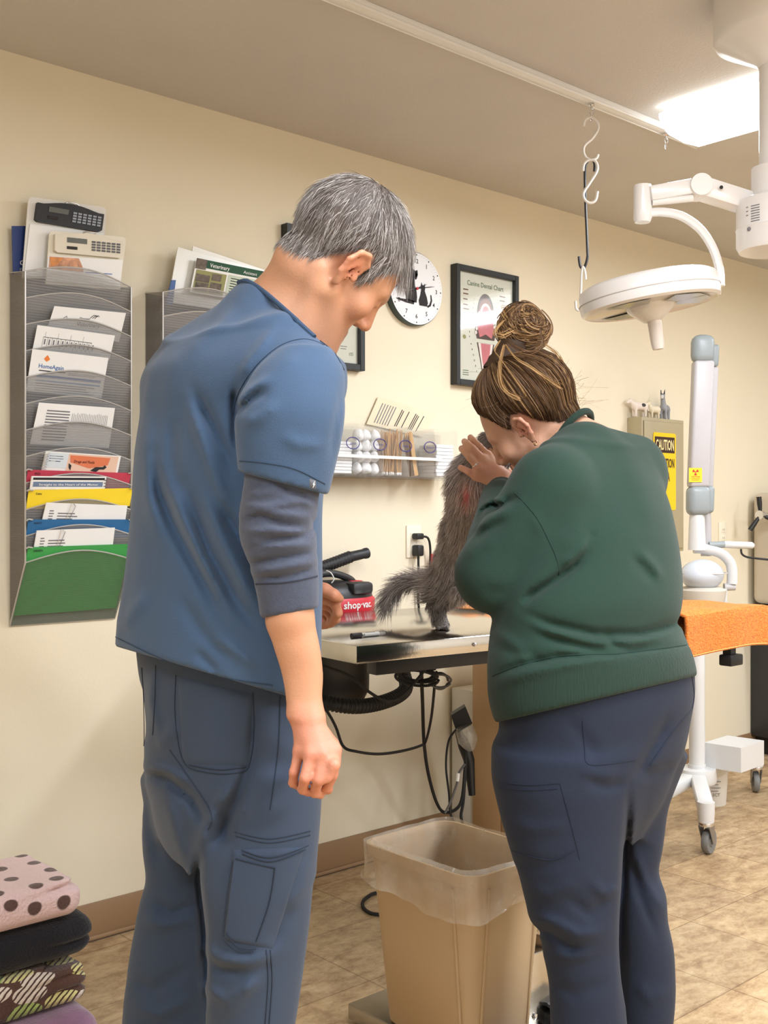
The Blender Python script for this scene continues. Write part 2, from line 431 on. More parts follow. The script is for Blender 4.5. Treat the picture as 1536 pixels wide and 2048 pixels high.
struct('wall_left', (XL-.1, YB-.1, -.06), (XL, YF, H+.06), WALL2)
struct('wall_right', (XR, YB-.1, -.06), (XR+.1, YF, H+.06), WALL2)
struct('wall_rear', (XL, YB-.1, -.06), (XR, YB, H+.06), WALL2)
mb = MB(); mb.box((XL, YF-.007, .012), (XR, YF, .104), BASE, .002); mb.box((XL, YF-.016, 0), (XR, YF, .014), BASE, .004); mb.box((XL, YF-.018, 0), (XR, YF-.016, .003), mat('baseboard_foot_dark', (80, 62, 46), .8))  # thin darker strip along the foot of the baseboard
tag(mb.build('baseboard_far'), kind='structure')
# ---------------------------------------------------------------- lights
DIFF = mat('diffuser_glow', (250, 253, 255), .4, emit=3.6); FIXW = mat('fixture_white', (235, 236, 236), .5)
def fixture(x, y0, y1, label):
    t = thing('ceiling_light', label, 'ceiling light', (x, (y0+y1)/2, H), 'wraparound ceiling lights')
    w = .135
    mb = MB(); mb.box((x-w+.02, y0+.006, H-.03), (x+w-.02, y1-.006, H), FIXW); mb.build('housing', t)
    pr = [(-w, -.022), (-w, -.035), (-w*.92, -.055), (-w*.62, -.075), (0, -.082), (w*.62, -.075), (w*.92, -.055), (w, -.035), (w, -.022)]
    mb = MB(); n = len(pr); vs = [(x+p, y0, H+q) for p, q in pr]+[(x+p, y1, H+q) for p, q in pr]
    mb.add(vs, [[i, i+1, n+i+1, n+i] for i in range(n-1)]+[list(range(n))[::-1], list(range(n, 2*n))], DIFF); mb.build('diffuser', t)
    return t
fixture(2.985, .72, 1.925, 'glowing white wraparound ceiling light behind the white lamp post')
def area(name, loc, sx, sy, e, col=(.93, .985, 1.07), rot=(0, 0, 0)):
    l = bpy.data.lights.new(name, 'AREA'); l.shape = 'RECTANGLE'; l.size = sx; l.size_y = sy; l.energy = e; l.color = col
    o = bpy.data.objects.new(name, l); COL.objects.link(o); o.location = loc; o.rotation_euler = rot; return o
area('light_overhead', (2.985, 1.32, H-.10), .26, 1.2, 40)
area('light_overhead', (4.75, 1.30, H-.10), .26, 1.2, 22)
area('light_overhead', (1.15, .35, H-.06), .7, 1.2, 40)
area('light_overhead', (1.4, -1.7, H-.06), .6, 1.2, 120)  # unseen rear lamp, strengthened as fill from behind the camera
area('light_overhead', (3.8, -1.4, H-.06), .6, 1.2, 85)  # second unseen rear lamp, also strengthened as fill
area('light_overhead', (-.45, .6, H-.06), .8, 1.2, 34)  # added fill lamp without a fixture, brightens the lower left
fixture(4.75, .62, 1.85, 'white wraparound ceiling light mirrored in the glass of the dental chart')
wd = bpy.data.worlds.new('room_air'); SC.world = wd; wd.use_nodes = True; wd.node_tree.nodes['Background'].inputs[0].default_value = (.95, .93, .88, 1); wd.node_tree.nodes['Background'].inputs[1].default_value = .3
# ---------------------------------------------------------------- camera
cam = bpy.data.cameras.new('camera'); co = bpy.data.objects.new('camera', cam); COL.objects.link(co); SC.camera = co
co.location = (0, 0, CZ); co.rotation_euler = (math.pi/2, 0, -math.atan2(CA, SA)); cam.sensor_fit = 'VERTICAL'; cam.sensor_height = 24; cam.lens = 24*F/2048; cam.shift_y = -2/2048; cam.clip_start = .05
SC.cycles.transparent_max_bounces = 32; SC.cycles.adaptive_threshold = .025; SC.cycles.caustics_reflective = False; SC.cycles.caustics_refractive = False
SC.view_settings.view_transform = 'Standard'; SC.view_settings.look = 'None'; SC.view_settings.exposure = 0
# ================================================================ common materials
STEEL = mat('stainless_steel', (196, 192, 184), .16, 1., var=.03, vscale=30, bump=.04, bscale=90, stretch=(1, 1, 1))
STEELB = mat('brushed_steel', (186, 182, 174), .26, 1., var=.05, vscale=40)
BLK = mat('black_plastic', (22, 22, 24), .45, var=.1); BLKR = mat('black_rubber', (26, 26, 27), .7, var=.1)
WHT = mat('white_enamel', (232, 230, 226), .32, var=.01); WHT2 = mat('offwhite_plastic', (222, 218, 208), .4, var=.02)
PAP = mat('paper_white', (240, 238, 233), .8, var=.02); PAPB = mat('paper_cream', (228, 214, 184), .85, var=.04)
INK = mat('ink_black', (40, 38, 40), .8); INKG = mat('ink_grey', (120, 118, 122), .8); INKB = mat('ink_blue', (66, 108, 170), .8)
CHROME = mat('chrome', (220, 220, 222), .12, 1.)
# ================================================================ wire wall racks
WIRE = mat('rack_wire', (196, 193, 188), .4, .5); MESH = see_through('rack_mesh', (158, 156, 154), .52, .55, dots=430., metal=.2)
MESHD = see_through('rack_mesh_side', (132, 126, 120), .80, .6, dots=330.)
MESHL = see_through('rack_mesh_low', (110, 126, 104), .42, .55, dots=430., metal=.1)
def rack(x0, x1, label, n=12, ztop=1.836, zbot=.9025, dz=.0692):
    t = thing('wall_file_rack', label, 'file rack', (x0, 2.86, zbot))
    yf = 2.76; zlast = ztop-dz*(n-1)
    mb = MB(); mb.poly([(x0, 2.855, zbot), (x1, 2.855, zbot), (x1, 2.855, ztop+.01), (x0, 2.855, ztop+.01)], MESHD); mb.build('back_panel', t)
    for x in (x0, x1):
        mb = MB(); mb.poly([(x, 2.857, zbot), (x, 2.857, ztop+.012), (x, yf, ztop), (x, yf, zlast-.015)], MESHD); mb.build('side_panel', t)
    for k in range(n):
        z = ztop-dz*k; arc = []
        for i in range(17): s = i/16; arc.append((x0+(x1-x0)*s, yf-.34*.029*math.sin(math.pi*s), z+.029*math.sin(math.pi*s)))
        last = k == n-1; zb = zbot if last else z-.092; yb = 2.853 if last else yf+.34*.092
        mb = MB(); vs = [Vector(p) for p in arc]+[Vector((p[0], yb, zb)) for p in arc]; mb.add(vs, [[i, 17+i, 18+i, i+1] for i in range(16)], MESHL if last else MESH, True)
        pk = mb.build('pocket', t)
        mb = MB(); mb.tube(arc, .0019, WIRE, 6); mb.build('rim_wire', pk)
    for x in (x0, x1):
        mb = MB(); mb.tube([(x, 2.857, ztop+.012), (x, yf, ztop), (x, yf, zlast), (x, 2.857, zbot)], .0024, WIRE, 6); mb.build('frame_wire', t)
    mb = MB(); mb.tube([(x0, 2.857, zbot), (x1, 2.857, zbot)], .0022, WIRE, 6); mb.build('frame_wire', t)
    return t
rack(1.218, 1.526, 'tall grey mesh wall file rack with coloured folders in its lower pockets')
rack(1.627, 1.935, 'grey mesh wall file rack half hidden by the man')
RZ = lambda k: 1.836-.0692*k
def sheet(name, label, cat, quad, n, th=.001, m=PAP, deco=None, group=None, k=None):
    """flat sheet; quad = photo points tl, tr, br, bl; n = distance plane (the foot stands lean further back)"""
    q = [WP(p[0], p[1], n) for p in quad] if k is None else [LP(p[0], p[1], n, RZ(k)) for p in quad]
    ex = (q[1]-q[0]); w = ex.length; ex.normalize(); ey = (q[3]-q[0]); h = ey.length; ey = (ey-ex*ex.dot(ey)*0).normalized()
    nrm = Vector((0, -1, 0))
    mb = MB(); mb.slab(q, -nrm, th, m)
    if deco:
        P = lambda u, v: q[0].lerp(q[1], u).lerp(q[3].lerp(q[2], u), v)+nrm*.0006
        deco(mb, P, ex, -ey, w, h)
    o = mb.build(name); return tag(o, label, cat, group)
def rectd(mb, P, u0, v0, u1, v1, m, e=0.):
    f = lambda u, v: P(u, v)+Vector((0, -1, 0))*e
    mb.poly([f(u0, v0), f(u1, v0), f(u1, v1), f(u0, v1)][::-1], m)
def lines(mb, P, u0, u1, v0, v1, n, m=INKG, t=.3, rag=.3):
    for i in range(n):
        v = v0+(v1-v0)*(i+.5)/n; d = (v1-v0)/n*t/2; rectd(mb, P, u0, v-d, u1-(u1-u0)*rag*random.random(), v+d, m)
RED = mat('ink_red', (196, 62, 70), .8); ORG = mat('ink_orange', (222, 124, 84), .8); GRN = mat('ink_green', (44, 84, 62), .8); NAVY = mat('ink_navy', (38, 52, 92), .8)
GREYB = mat('grey_panel', (196, 198, 204), .8); PHOTO = mat('photo_skin', (206, 150, 116), .7, var=.35, vscale=60); LBL = mat('ink_lightblue', (120, 160, 205), .8)
def d1(mb, P, ex, ey, w, h):
    mb.text('Veterinary', P(.52, .60), ex, ey, .017, INK, width=.068); mb.text('Mountain', P(.45, .36), ex, ey, .008, INK)
    for i in range(3): mb.tube([P(.52+.03*i, .30), P(.56+.03*i, .18), P(.60+.02*i, .22)], .0008, INK, 5)
    mb.tube([P(.16, .4), P(.2, .3), P(.22, .42)], .0008, INKG, 5)
sheet('paper_sheet', 'white letterhead sheet with a small animal logo, top of the racked papers', 'paper', [(109, 612), (252, 626), (238, 684), (91, 668)], 2.764, deco=d1, k=2)
def d2(mb, P, ex, ey, w, h):
    rectd(mb, P, .1, .42, .72, .44, INK)
    for i in range(12): rectd(mb, P, .1+.056*i, .42, .103+.056*i, .85, INK); rectd(mb, P, .118+.056*i, .5, .135+.056*i, .72, INKG)
    for i in range(4): rectd(mb, P, .12+.16*i, .22, .123+.16*i, .42, INKG)
sheet('paper_sheet', 'white paper form with a row of narrow upright columns in the rack', 'paper', [(75, 650), (230, 671), (219, 720), (65, 700)], 2.764, deco=d2, k=3)
def d3(mb, P, ex, ey, w, h):
    mb.poly([P(.16, .20), P(.2, .26), P(.24, .20), P(.2, .10)], mat('logo_orange', (236, 130, 56), .8)); mb.text('HomeAgain', P(.11, .42), ex, ey, .016, INKB, 'L', .07, .01)
    lines(mb, P, .12, .5, .44, .52, 1, INK); rectd(mb, P, .1, .58, .95, .64, INKB); rectd(mb, P, .1, .70, .95, .73, LBL); lines(mb, P, .5, .95, .46, .54, 2); lines(mb, P, .1, .9, .76, .98, 4)
sheet('paper_form', 'white form with an orange house logo and blue ruled bands', 'paper', [(65, 698), (217, 716), (203, 796), (52, 782)], 2.764, deco=d3, k=4)
def d4(mb, P, ex, ey, w, h):
    for i in range(11): lines(mb, P, .12, .42, .15+.07*i, .2+.07*i, 1, INKG, .6, .05)
    for i in range(22): rectd(mb, P, .45+.022*i, .18+.1*random.random()*.5, .455+.022*i, .5, INKG)
sheet('paper_form', 'white form packed with tiny grey print standing in the rack', 'paper', [(78, 805), (230, 816), (218, 896), (60, 888)], 2.764, deco=d4, k=6)
def d5(mb, P, ex, ey, w, h):
    rectd(mb, P, .03, .05, .3, .75, mat('paper_blueish', (214, 222, 226), .8)); rectd(mb, P, .3, .05, .97, .95, mat('paper_salmon', (232, 196, 172), .8))
    mb.poly([P(.32, .12)+Vector((0, -.0006, 0)), P(.34, .45)+Vector((0, -.0006, 0)), P(.6, .70)+Vector((0, -.0006, 0)), P(.84, .50)+Vector((0, -.0006, 0)), P(.86, .14)+Vector((0, -.0006, 0))], ORG)
    mb.text('Drugs and Fluids', P(.52, .46)+Vector((0, -.0012, 0)), ex, ey, .0105, mat('ink_brown', (90, 40, 30), .8), width=.06, bold=.015)
    lines(mb, P, .06, .26, .15, .5, 3, INKB); C = lambda u, v: P(u, v)+Vector((0, -.0014, 0))
    mb.poly([C(.62, .80), C(.68, .62), C(.78, .60), C(.80, .50), C(.83, .60), C(.8, .72), C(.74, .72), C(.70, .86)], INK); mb.poly([C(.32, .50), C(.36, .6), C(.36, .85), C(.33, .7)], INK)
    for k in range(2): mb.tube([P(-.03+.05*k, .1+.75*i/12)+Vector((0, -.004, 0))+ex*.006*math.cos(i*3.1) for i in range(13)], .0009, CHROME, 5)
sheet('spiral_booklet', 'spiral bound booklet with an orange banner above the red folder', 'booklet', [(92, 902), (242, 912), (234, 952), (82, 945)], 2.7705, .004, deco=d5, k=8)
def folder(label, tl, tr, dz, rgb, tabtxt, k):
    m = mat('folder_'+tabtxt.lower(), rgb, .7, var=.03)
    a, b = LP(*tl, 2.7655, RZ(k)), LP(*tr, 2.7655, RZ(k)); a.x = 1.222; b.x = 1.522; sl_ = .34 if k < 11 else .49; dn = Vector((0, sl_, -1))*dz; t = thing('hanging_folder', label, 'folder', (a+b)/2+dn)
    mb = MB(); mb.slab([a, b, b+dn, a+dn], UY, .0012, m); mb.text(tabtxt, a+Vector((.028, .0035, -.0125)), UX, Vector((0, -.34, 1)), .0085, INK, bold=.01)
    mb.build('sleeve', t)
    for e, s in ((a, -1), (b, 1)):
        mb = MB(); mb.tube([e+Vector((-s*.01, -.003, -.001)), e+Vector((s*.004, -.010, .001)), e+Vector((s*.009, -.008, -.003))], .0022, WIRE, 6); mb.build('hook', t)
folder('red hanging folder, topmost of the coloured folders in the rack', (45, 939), (258, 946), .045, (196, 62, 82), 'RED', 8)
folder('yellow hanging folder between the red and blue ones in the rack', (45, 980), (255, 976), .05, (250, 216, 44), 'TAN', 9)
folder('blue hanging folder between the yellow and green ones in the rack', (43, 1039), (252, 1039), .05, (44, 104, 152), 'NAVY', 10)
folder('green hanging folder in the lowest pocket of the rack', (40, 1095), (246, 1088), .185, (70, 166, 84), 'GREEN', 11)
def d6(mb, P, ex, ey, w, h):
    rectd(mb, P, .02, .08, .98, .2, INK); rectd(mb, P, .03, .30, .96, .56, mat('banner_slate', (112, 130, 158), .8)); mb.text('Straight to the Heart of the Matter', P(.5, .5)+Vector((0, -.001, 0)), ex, ey, .0085, PAP, width=w*.8, bold=.01)
    for i, c in enumerate((PAPB, mat('paper_lemon', (240, 232, 150), .8), PAPB)): rectd(mb, P, .06+.31*i, .68, .34+.31*i, .98, c); mb.text(['Anesthesia', 'Monitoring', 'Ultrasound'][i], P(.2+.31*i, .88)+Vector((0, -.001, 0)), ex, ey, .007, mat('ink_brown', (90, 40, 30), .8))
    for i in range(5): mb.tube([P(.99, .2+.16*i)+ex*(.003*math.cos(a))+Vector((0, -.003*math.sin(a), 0)) for a in (0, 1, 2, 3, 4, 5)], .0008, INK, 5)
sheet('spiral_booklet', 'spiral bound booklet with a slate blue title banner in the red folder', 'booklet', [(64, 952), (213, 953), (208, 990), (58, 990)], 2.7705, .004, deco=d6, k=9)
def d7(mb, P, ex, ey, w, h):
    lines(mb, P, .06, .12, .3, .9, 5, INKG, .4); lines(mb, P, .16, .42, .4, .9, 4, INKG, .4)
    mb.text('Lactate Drug Interval', P(.47, .82), ex, ey, .008, INK, 'L', .05, .01); lines(mb, P, .78, .92, .72, .84, 1, INK)
    mb.tube([P(.30, -.02)+Vector((0, -.002, 0)), P(.27, .75)+Vector((0, -.002, 0)), P(.30, .8)+Vector((0, -.002, 0)), P(.35, .1)+Vector((0, -.002, 0)), P(.32, .02)+Vector((0, -.002, 0))], .0008, CHROME, 5)
sheet('clipped_papers', 'clipped white papers standing in the yellow folder', 'papers', [(93, 1005), (255, 1011), (249, 1052), (82, 1050)], 2.7705, .003, deco=d7, k=10)
sheet('clipped_papers', 'clipped white papers standing in the blue folder', 'papers', [(74, 1061), (230, 1055), (224, 1104), (66, 1106)], 2.7705, .003, deco=d7, k=11)
# clip boards, booklet behind
def clipboard(label, quad, n, board, clip, cq, key, topw):
    q = [WP(*p, n) for p in quad]; t = thing('clipboard', label, 'clipboard', (q[0]+q[1]+q[2]+q[3])/4)
    ex = (q[1]-q[0]).normalized(); ey = (q[0]-q[3]).normalized(); nz = Vector((0, -1, 0)); r = .012
    mb = MB(); pts = []
    for (c, a0) in ((q[0]+ex*r-ey*r, math.pi), (q[1]-ex*r-ey*r, math.pi/2)):
        for i in range(5):
            a = a0-math.pi/2*i/4; pts.append(c+ex*math.cos(a)*r+ey*math.sin(a)*r)
    mb.slab(pts+[q[2], q[3]], -nz, .003, board); mb.build('board', t)
    c = [WP(*p, n-.012) for p in cq]; cx = (c[1]-c[0]).normalized(); w = (c[1]-c[0]).length; cy = (c[0]-c[3]).normalized(); h = (c[0]-c[3]).length; o = (c[0]+c[1]+c[2]+c[3])/4
    mb = MB(); out = []
    for i in range(13): s = i/12; out.append(o+cx*(s-.5)*w+cy*(h*.36+h*.20*math.sin(math.pi*min(max((s-.1)/.8, 0), 1))))
    out += [o+cx*w*.5-cy*h*.42, o+cx*w*.46-cy*h*.5, o-cx*w*.46-cy*h*.5, o-cx*w*.5-cy*h*.42]
    mb.slab(out, -nz, .012, clip); k = mb.build('calculator_clip', t)
    f = o+nz*.0008
    mb = MB(); R_ = lambda x0, y0, x1, y1, m, e=0.: mb.slab([f+cx*x0*w+cy*y0*h+nz*e, f+cx*x1*w+cy*y0*h+nz*e, f+cx*x1*w+cy*y1*h+nz*e, f+cx*x0*w+cy*y1*h+nz*e], nz, .0008, m)
    R_(-.33, .02, -.04, .26, mat('lcd', (96, 98, 92), .3)); R_(-.33, -.3, -.18, -.16, mat('solar_cell', (40, 36, 38), .2)); mb.build('display', k)
    for j in range(4):
        for i in range(6):
            mb = MB(); x = .03+i*.075; y = .16-.13*j; R_(x, y-.045, x+.055, y+.04, key, .0004); mb.build('key', k)
    mb = MB(); mb.tube([o+cx*-.02+cy*h*.55, o+cx*-.012+cy*(h*.62), o+cx*.012+cy*(h*.62), o+cx*.02+cy*h*.55], .002, CHROME, 6); mb.build('spring', k)
    return t
clipboard('white clipboard with a black calculator clip behind the rack front', [(57, 393), (213, 415), (204, 560), (44, 556)], 2.815, WHT2, BLK, [(76, 400), (209, 424), (205, 460), (70, 443)], mat('key_grey', (150, 155, 165), .6), 0)
clipboard('cream clipboard with a cream calculator clip, in front of the white one', [(99, 461), (252, 474), (240, 580), (91, 568)], 2.790, mat('cream_plastic', (228, 220, 200), .4), mat('cream_plastic2', (222, 213, 192), .4), [(112, 463), (247, 477), (241, 514), (111, 505)], mat('key_dark', (92, 92, 96), .6), 0)
def d8(mb, P, ex, ey, w, h):
    C = lambda u, v: P(u, v)
    mb.poly([C(.02, .02), C(.40, .03), C(.46, .35), C(.48, .55), C(.02, .5)], PHOTO); mb.poly([C(.02, .02)+Vector((0, -.0004, 0)), C(.2, .03)+Vector((0, -.0004, 0)), C(.14, .3)+Vector((0, -.0004, 0)), C(.05, .42)+Vector((0, -.0004, 0))], mat('photo_hair', (214, 140, 80), .7, var=.2, vscale=80)); lines(mb, P, .5, .95, .5, .6, 1, INKB)
sheet('leaflet', 'white leaflet with a small photo clipped on the cream clipboard', 'leaflet', [(96, 512), (246, 520), (240, 574), (92, 562)], 2.7865, deco=d8)
sheet('paper_sheet', 'white paper held on the clipboard with the black calculator', 'paper', [(60, 448), (206, 466), (202, 558), (48, 552)], 2.8125)
def d9(mb, P, ex, ey, w, h):
    mb.text('Co', P(.45, .80), ex, ey, .018, PAP, 'L', None, .02)
    for i in range(4): rectd(mb, P, .45, .86+.03*i, .95, .866+.03*i, PAP)
    rectd(mb, P, .45, .86, .48, .96, PAP)
sheet('booklet', 'dark blue booklet peeping out left of the white clipboard', 'booklet', [(24, 452), (60, 452), (56, 552), (26, 548)], 2.835, .003, mat('cover_navy', (28, 52, 112), .5), d9)
def d10(mb, P, ex, ey, w, h):
    rectd(mb, P, 0, 0, 1, .24, GRN); mb.text('Veterinary', P(.17, .19)+Vector((0, -.001, 0)), ex, ey, .018, PAP, 'L', .07, .01); mb.text('Assistant', P(.60, .185)+Vector((0, -.001, 0)), ex, ey, .014, PAP, 'L', .05)
    rectd(mb, P, .0, .0, .13, .3, mat('photo_dark', (104, 92, 80), .7, var=.5, vscale=70), .0008)
    for (a, b_, c, d) in ((.03, .44, .2, .66), (.04, .68, .2, .92), (.22, .36, .34, .56), (.22, .62, .36, .92)): rectd(mb, P, a, b_, c, d, mat('photo_dark', (104, 92, 80), .7, var=.5, vscale=70), .0006)
    rectd(mb, P, .02, .32, .4, .96, mat('olive', (150, 148, 96), .8)); rectd(mb, P, .42, .3, .98, .96, mat('mint', (196, 206, 186), .8)); lines(mb, P, .46, .94, .36, .9, 7)
sheet('brochure', 'brochure with a green title banner and small photos in the second rack', 'brochure', [(394, 516), (548, 547), (536, 610), (380, 584)], 2.780, .002, deco=d10)
sheet('document_sleeve', 'clear document sleeve standing behind the green bannered brochure', 'sleeve', [(356, 494), (520, 540), (505, 630), (336, 605)], 2.80, .004, mat('poly_sleeve', (226, 224, 214), .25))
sheet('document_sleeve', 'second pale sleeve leaning furthest back in the second rack', 'sleeve', [(386, 492), (545, 545), (535, 630), (372, 605)], 2.82, .004, mat('poly_sleeve2', (232, 228, 216), .3))
sheet('booklet', 'narrow blue booklet at the left edge of the second rack', 'booklet', [(343, 560), (352, 560), (345, 612), (332, 608)], 2.79, .004, mat('cover_blue', (58, 92, 148), .5))
# ================================================================ clock
t = thing('wall_clock', 'round white wall clock with black dog and cat silhouettes', 'clock', (2.696, 2.86, 2.0015))
o = Vector((2.696, 2.832, 2.0015)); r = .131; fr = lambda x, z, e=0.: o+Vector((x, -e, z))
mb = MB(); mb.lathe([(r-.004, .027), (r, .024), (r, .003), (r-.003, 0), (0, 0)], o+UY*0, mat('clock_rim', (46, 62, 60), .4), axis=(0, 1, 0), n=64); mb.build('case', t)
mb = MB(); ring = [fr(math.cos(a)*(r-.003), math.sin(a)*(r-.003), .0005) for a in np.linspace(0, 2*math.pi, 65)[:-1]]; mb.poly(ring, mat('clock_face', (232, 233, 234), .5))
for k in range(1, 13):
    a = math.pi/2-k*math.pi/6; mb.text(str(k), fr(math.cos(a)*.098, math.sin(a)*.098-.0075, .0012), UX, UZ, .022, INK, bold=.008)
    for j in range(5):
        b = a+j*math.pi/30; rr = .0028 if j == 0 else .0010; mb.poly([fr(math.cos(b)*.120+rr*math.cos(c), math.sin(b)*.120+rr*math.sin(c), .0012) for c in np.linspace(0, 6.28, 9)[:-1]], INK)
S = lambda pts: mb.poly([fr(x/1000, z/1000, .0016) for x, z in pts], INK)
# dog from behind, tail along the ground; cat beside it
S([(-8, -50), (-30, -50), (-50, -44), (-56, -20), (-48, -2), (-40, 8), (-36, 30), (-34, 52), (-28, 66), (-18, 68), (-6, 62), (2, 52), (2, 44), (-6, 40), (-10, 32), (-8, 10), (0, -12), (2, -30), (0, -50)])
S([(-10, -46), (-14, -58), (-50, -56), (-96, -48), (-100, -44), (-60, -44), (-40, -42)]); S([(4, 66), (-4, 64), (-8, 30), (0, 34), (6, 50)])
S([(14, -58), (10, -40), (18, -20), (22, 0), (20, 12), (24, 26), (28, 16), (36, 16), (40, 24), (42, 8), (40, -4), (50, -24), (56, -46), (50, -58)]); S([(50, -56), (62, -50), (70, -34), (68, -14), (73, -14), (77, -34), (70, -54), (56, -62)])
mb.build('dial', t)
for nm, ang, ln, w, m_ in (('hour_hand', 66, .055, .0034, INK), ('minute_hand', 78, .092, .0026, INK), ('second_hand', 255, .085, .0012, mat('hand_grey', (150, 150, 152), .5))):
    a = math.radians(90-ang); d = Vector((math.cos(a), 0, math.sin(a))); s = Vector((-d.z, 0, d.x)); c = o+Vector((0, -.004, 0))
    mb = MB(); mb.slab([c-d*.02+s*w/2, c+d*ln*.7+s*w/2, c+d*ln, c+d*ln*.7-s*w/2, c-d*.02-s*w/2], (0, -1, 0), .0008, m_); mb.build(nm, t)
mb = MB(); mb.lathe([(0, .0), (.005, 0), (.005, .004), (0, .005)], o+Vector((0, -.003, 0)), RED, axis=(0, -1, 0), n=16); mb.build('hub', t)
# ================================================================ framed dental charts
FRM = mat('frame_black', (30, 33, 34), .45, var=.08); CHART = mat('chart_print', (218, 220, 204), .7, var=.02); PINK = mat('gum_pink', (204, 118, 126), .75, var=.08, vscale=60); PALE = mat('tooth_white', (240, 228, 220), .7); DKB = mat('gum_dark', (74, 58, 56), .75); BRN = mat('palate_brown', (132, 84, 74), .75)
GLASS = see_through('picture_glass', (255, 255, 255), .0, .05, gloss=2.6)
def chart(x0, x1, z0, z1, label, title):
    t = thing('framed_chart', label, 'framed chart', ((x0+x1)/2, 2.86, z0)); w = .021; y0 = 2.828
    for nm, lo, hi in (('frame_side', (x0, y0, z0), (x0+w, 2.86, z1)), ('frame_side', (x1-w, y0, z0), (x1, 2.86, z1)), ('frame_rail', (x0+w, y0, z0), (x1-w, 2.86, z0+w)), ('frame_rail', (x0+w, y0, z1-w), (x1-w, 2.86, z1))):
        mb = MB(); mb.box(lo, hi, FRM, .0015, 1); mb.build(nm, t)
    mb = MB(); y = 2.845; a, b, c, d = x0+w, x1-w, z0+w, z1-w; W_, H_ = b-a, d-c
    mb.poly([(a, y, c), (b, y, c), (b, y, d), (a, y, d)], CHART)
    p = lambda u, v, e=1: Vector((a+W_*u, y-.0004*e, d-H_*v))
    def oval(u, v, ru, rv, m, e, a0=0, a1=2*math.pi, n=28): mb.poly([p(u+ru*math.cos(k), v-rv*math.sin(k), e) for k in np.linspace(a0, a1, n)], m)
    if title: mb.text(title, p(.5, .115), UX, UZ, .026, GRN, width=W_*.66, bold=.01)
    oval(.5, .36, .155, .19, DKB, 1, 0, math.pi); mb.poly([p(.345, .36, 1), p(.655, .36, 1), p(.69, .52, 1), p(.66, .60, 1), p(.34, .60, 1), p(.31, .52, 1)], DKB)
    oval(.5, .35, .12, .14, BRN, 2, 0, math.pi); mb.poly([p(.38, .33, 3), p(.62, .33, 3), p(.645, .5, 3), p(.61, .585, 3), p(.5, .55, 3), p(.39, .585, 3), p(.355, .5, 3)], PINK); oval(.5, .36, .10, .10, PALE, 4, 0, math.pi); oval(.5, .37, .07, .085, PINK, 5, 0, math.pi)
    for i in range(6):
        for s in (-1, 1): oval(.5+s*(.12+.012*i), .36+.037*i, .02, .018, PALE, 6, n=10)
    for i in range(9):
        for s in (-1, 1): mb.text('123456789'[i], p(.5+s*(.20+.012*min(i, 5)+.03*(i > 4)), .24+.045*i, 1), UX, UZ, .009, INK, bold=.03)
    mb.poly([p(.34, .635, 1), p(.66, .635, 1), p(.60, .80, 1), p(.56, .93, 1), p(.44, .93, 1), p(.40, .80, 1)], DKB); mb.poly([p(.365, .637, 2), p(.635, .637, 2), p(.585, .80, 2), p(.55, .92, 2), p(.45, .92, 2), p(.415, .80, 2)], PALE); mb.poly([p(.41, .64, 3), p(.59, .64, 3), p(.56, .8, 3), p(.53, .88, 3), p(.47, .88, 3), p(.44, .80, 3)], PINK)
    for i in range(6):
        for s in (-1, 1): mb.text('ABCDEF'[i], p(.5+s*(.26-.02*i), .665+.05*i, 1), UX, UZ, .009, INK, bold=.03)
    for v in (.15, .19, .24, .29, .33): lines(mb, lambda u, vv: p(u, vv, 1), .10, .21, v, v+.022, 1, mat('ink_brown', (90, 40, 30), .8), .5, .3)
    for v in (.155, .195): lines(mb, lambda u, vv: p(u, vv, 1), .76, .88, v, v+.022, 1, mat('ink_brown', (90, 40, 30), .8), .5, .3)
    oval(.84, .265, .04, .02, PALE, 1); oval(.12, .60, .03, .02, mat('olive', (150, 148, 96), .8), 1); lines(mb, lambda u, vv: p(u, vv, 1), .74, .86, .85, .89, 2, INKG); mb.text('cti', p(.90, .93), UX, UZ, .02, GRN); lines(mb, lambda u, vv: p(u, vv, 1), .09, .2, .9, .96, 3, GRN)
    mb.build('chart_print', t)
    mb = MB(); mb.poly([(a, y-.004, c), (b, y-.004, c), (b, y-.004, d), (a, y-.004, d)], GLASS); mb.build('glass', t)
chart(2.897, 3.244, 1.6775, 2.123, 'black framed canine dental chart above the woman', 'Canine Dental Chart')
chart(2.119, 2.452, 1.687, 2.135, "black framed pale chart mostly hidden behind the man's head", '')
# ================================================================ acrylic bins on the wall
ACR = see_through('clear_acrylic', (240, 242, 240), .045, .08, gloss=1.); COT = mat('cotton', (246, 246, 246), .95, bump=.5, bscale=90, var=.03); STK = mat('birch_stick', (206, 160, 98), .7, var=.1, vscale=60)
ax0, aw = 2.228, .118; az0, az1 = 1.327, 1.497
t = thing('acrylic_shelf', 'clear acrylic wall shelf carrying the row of clear bins', 'shelf', (ax0, 2.86, az0))
mb = MB(); mb.box((ax0-.02, 2.735, az0-.006), (ax0+5*aw+.02, 2.858, az0), ACR); mb.build('floor_plate', t)
mb = MB(); mb.box((ax0-.02, 2.733, az0+.058), (ax0+5*aw-.09, 2.738, az0+.068), mat('acrylic_edge', (236, 234, 226), .2)); mb.build('front_rail', t)
mb = MB(); mb.box((ax0-.02, 2.852, az0), (ax0+5*aw+.02, 2.857, az1-.01), ACR); mb.build('back_plate', t)
names = ['gauze pads', 'cotton balls', 'cotton swabs', 'tongue depressors', 'white gauze']
blue = mat('label_violet', (70, 66, 132), .7)
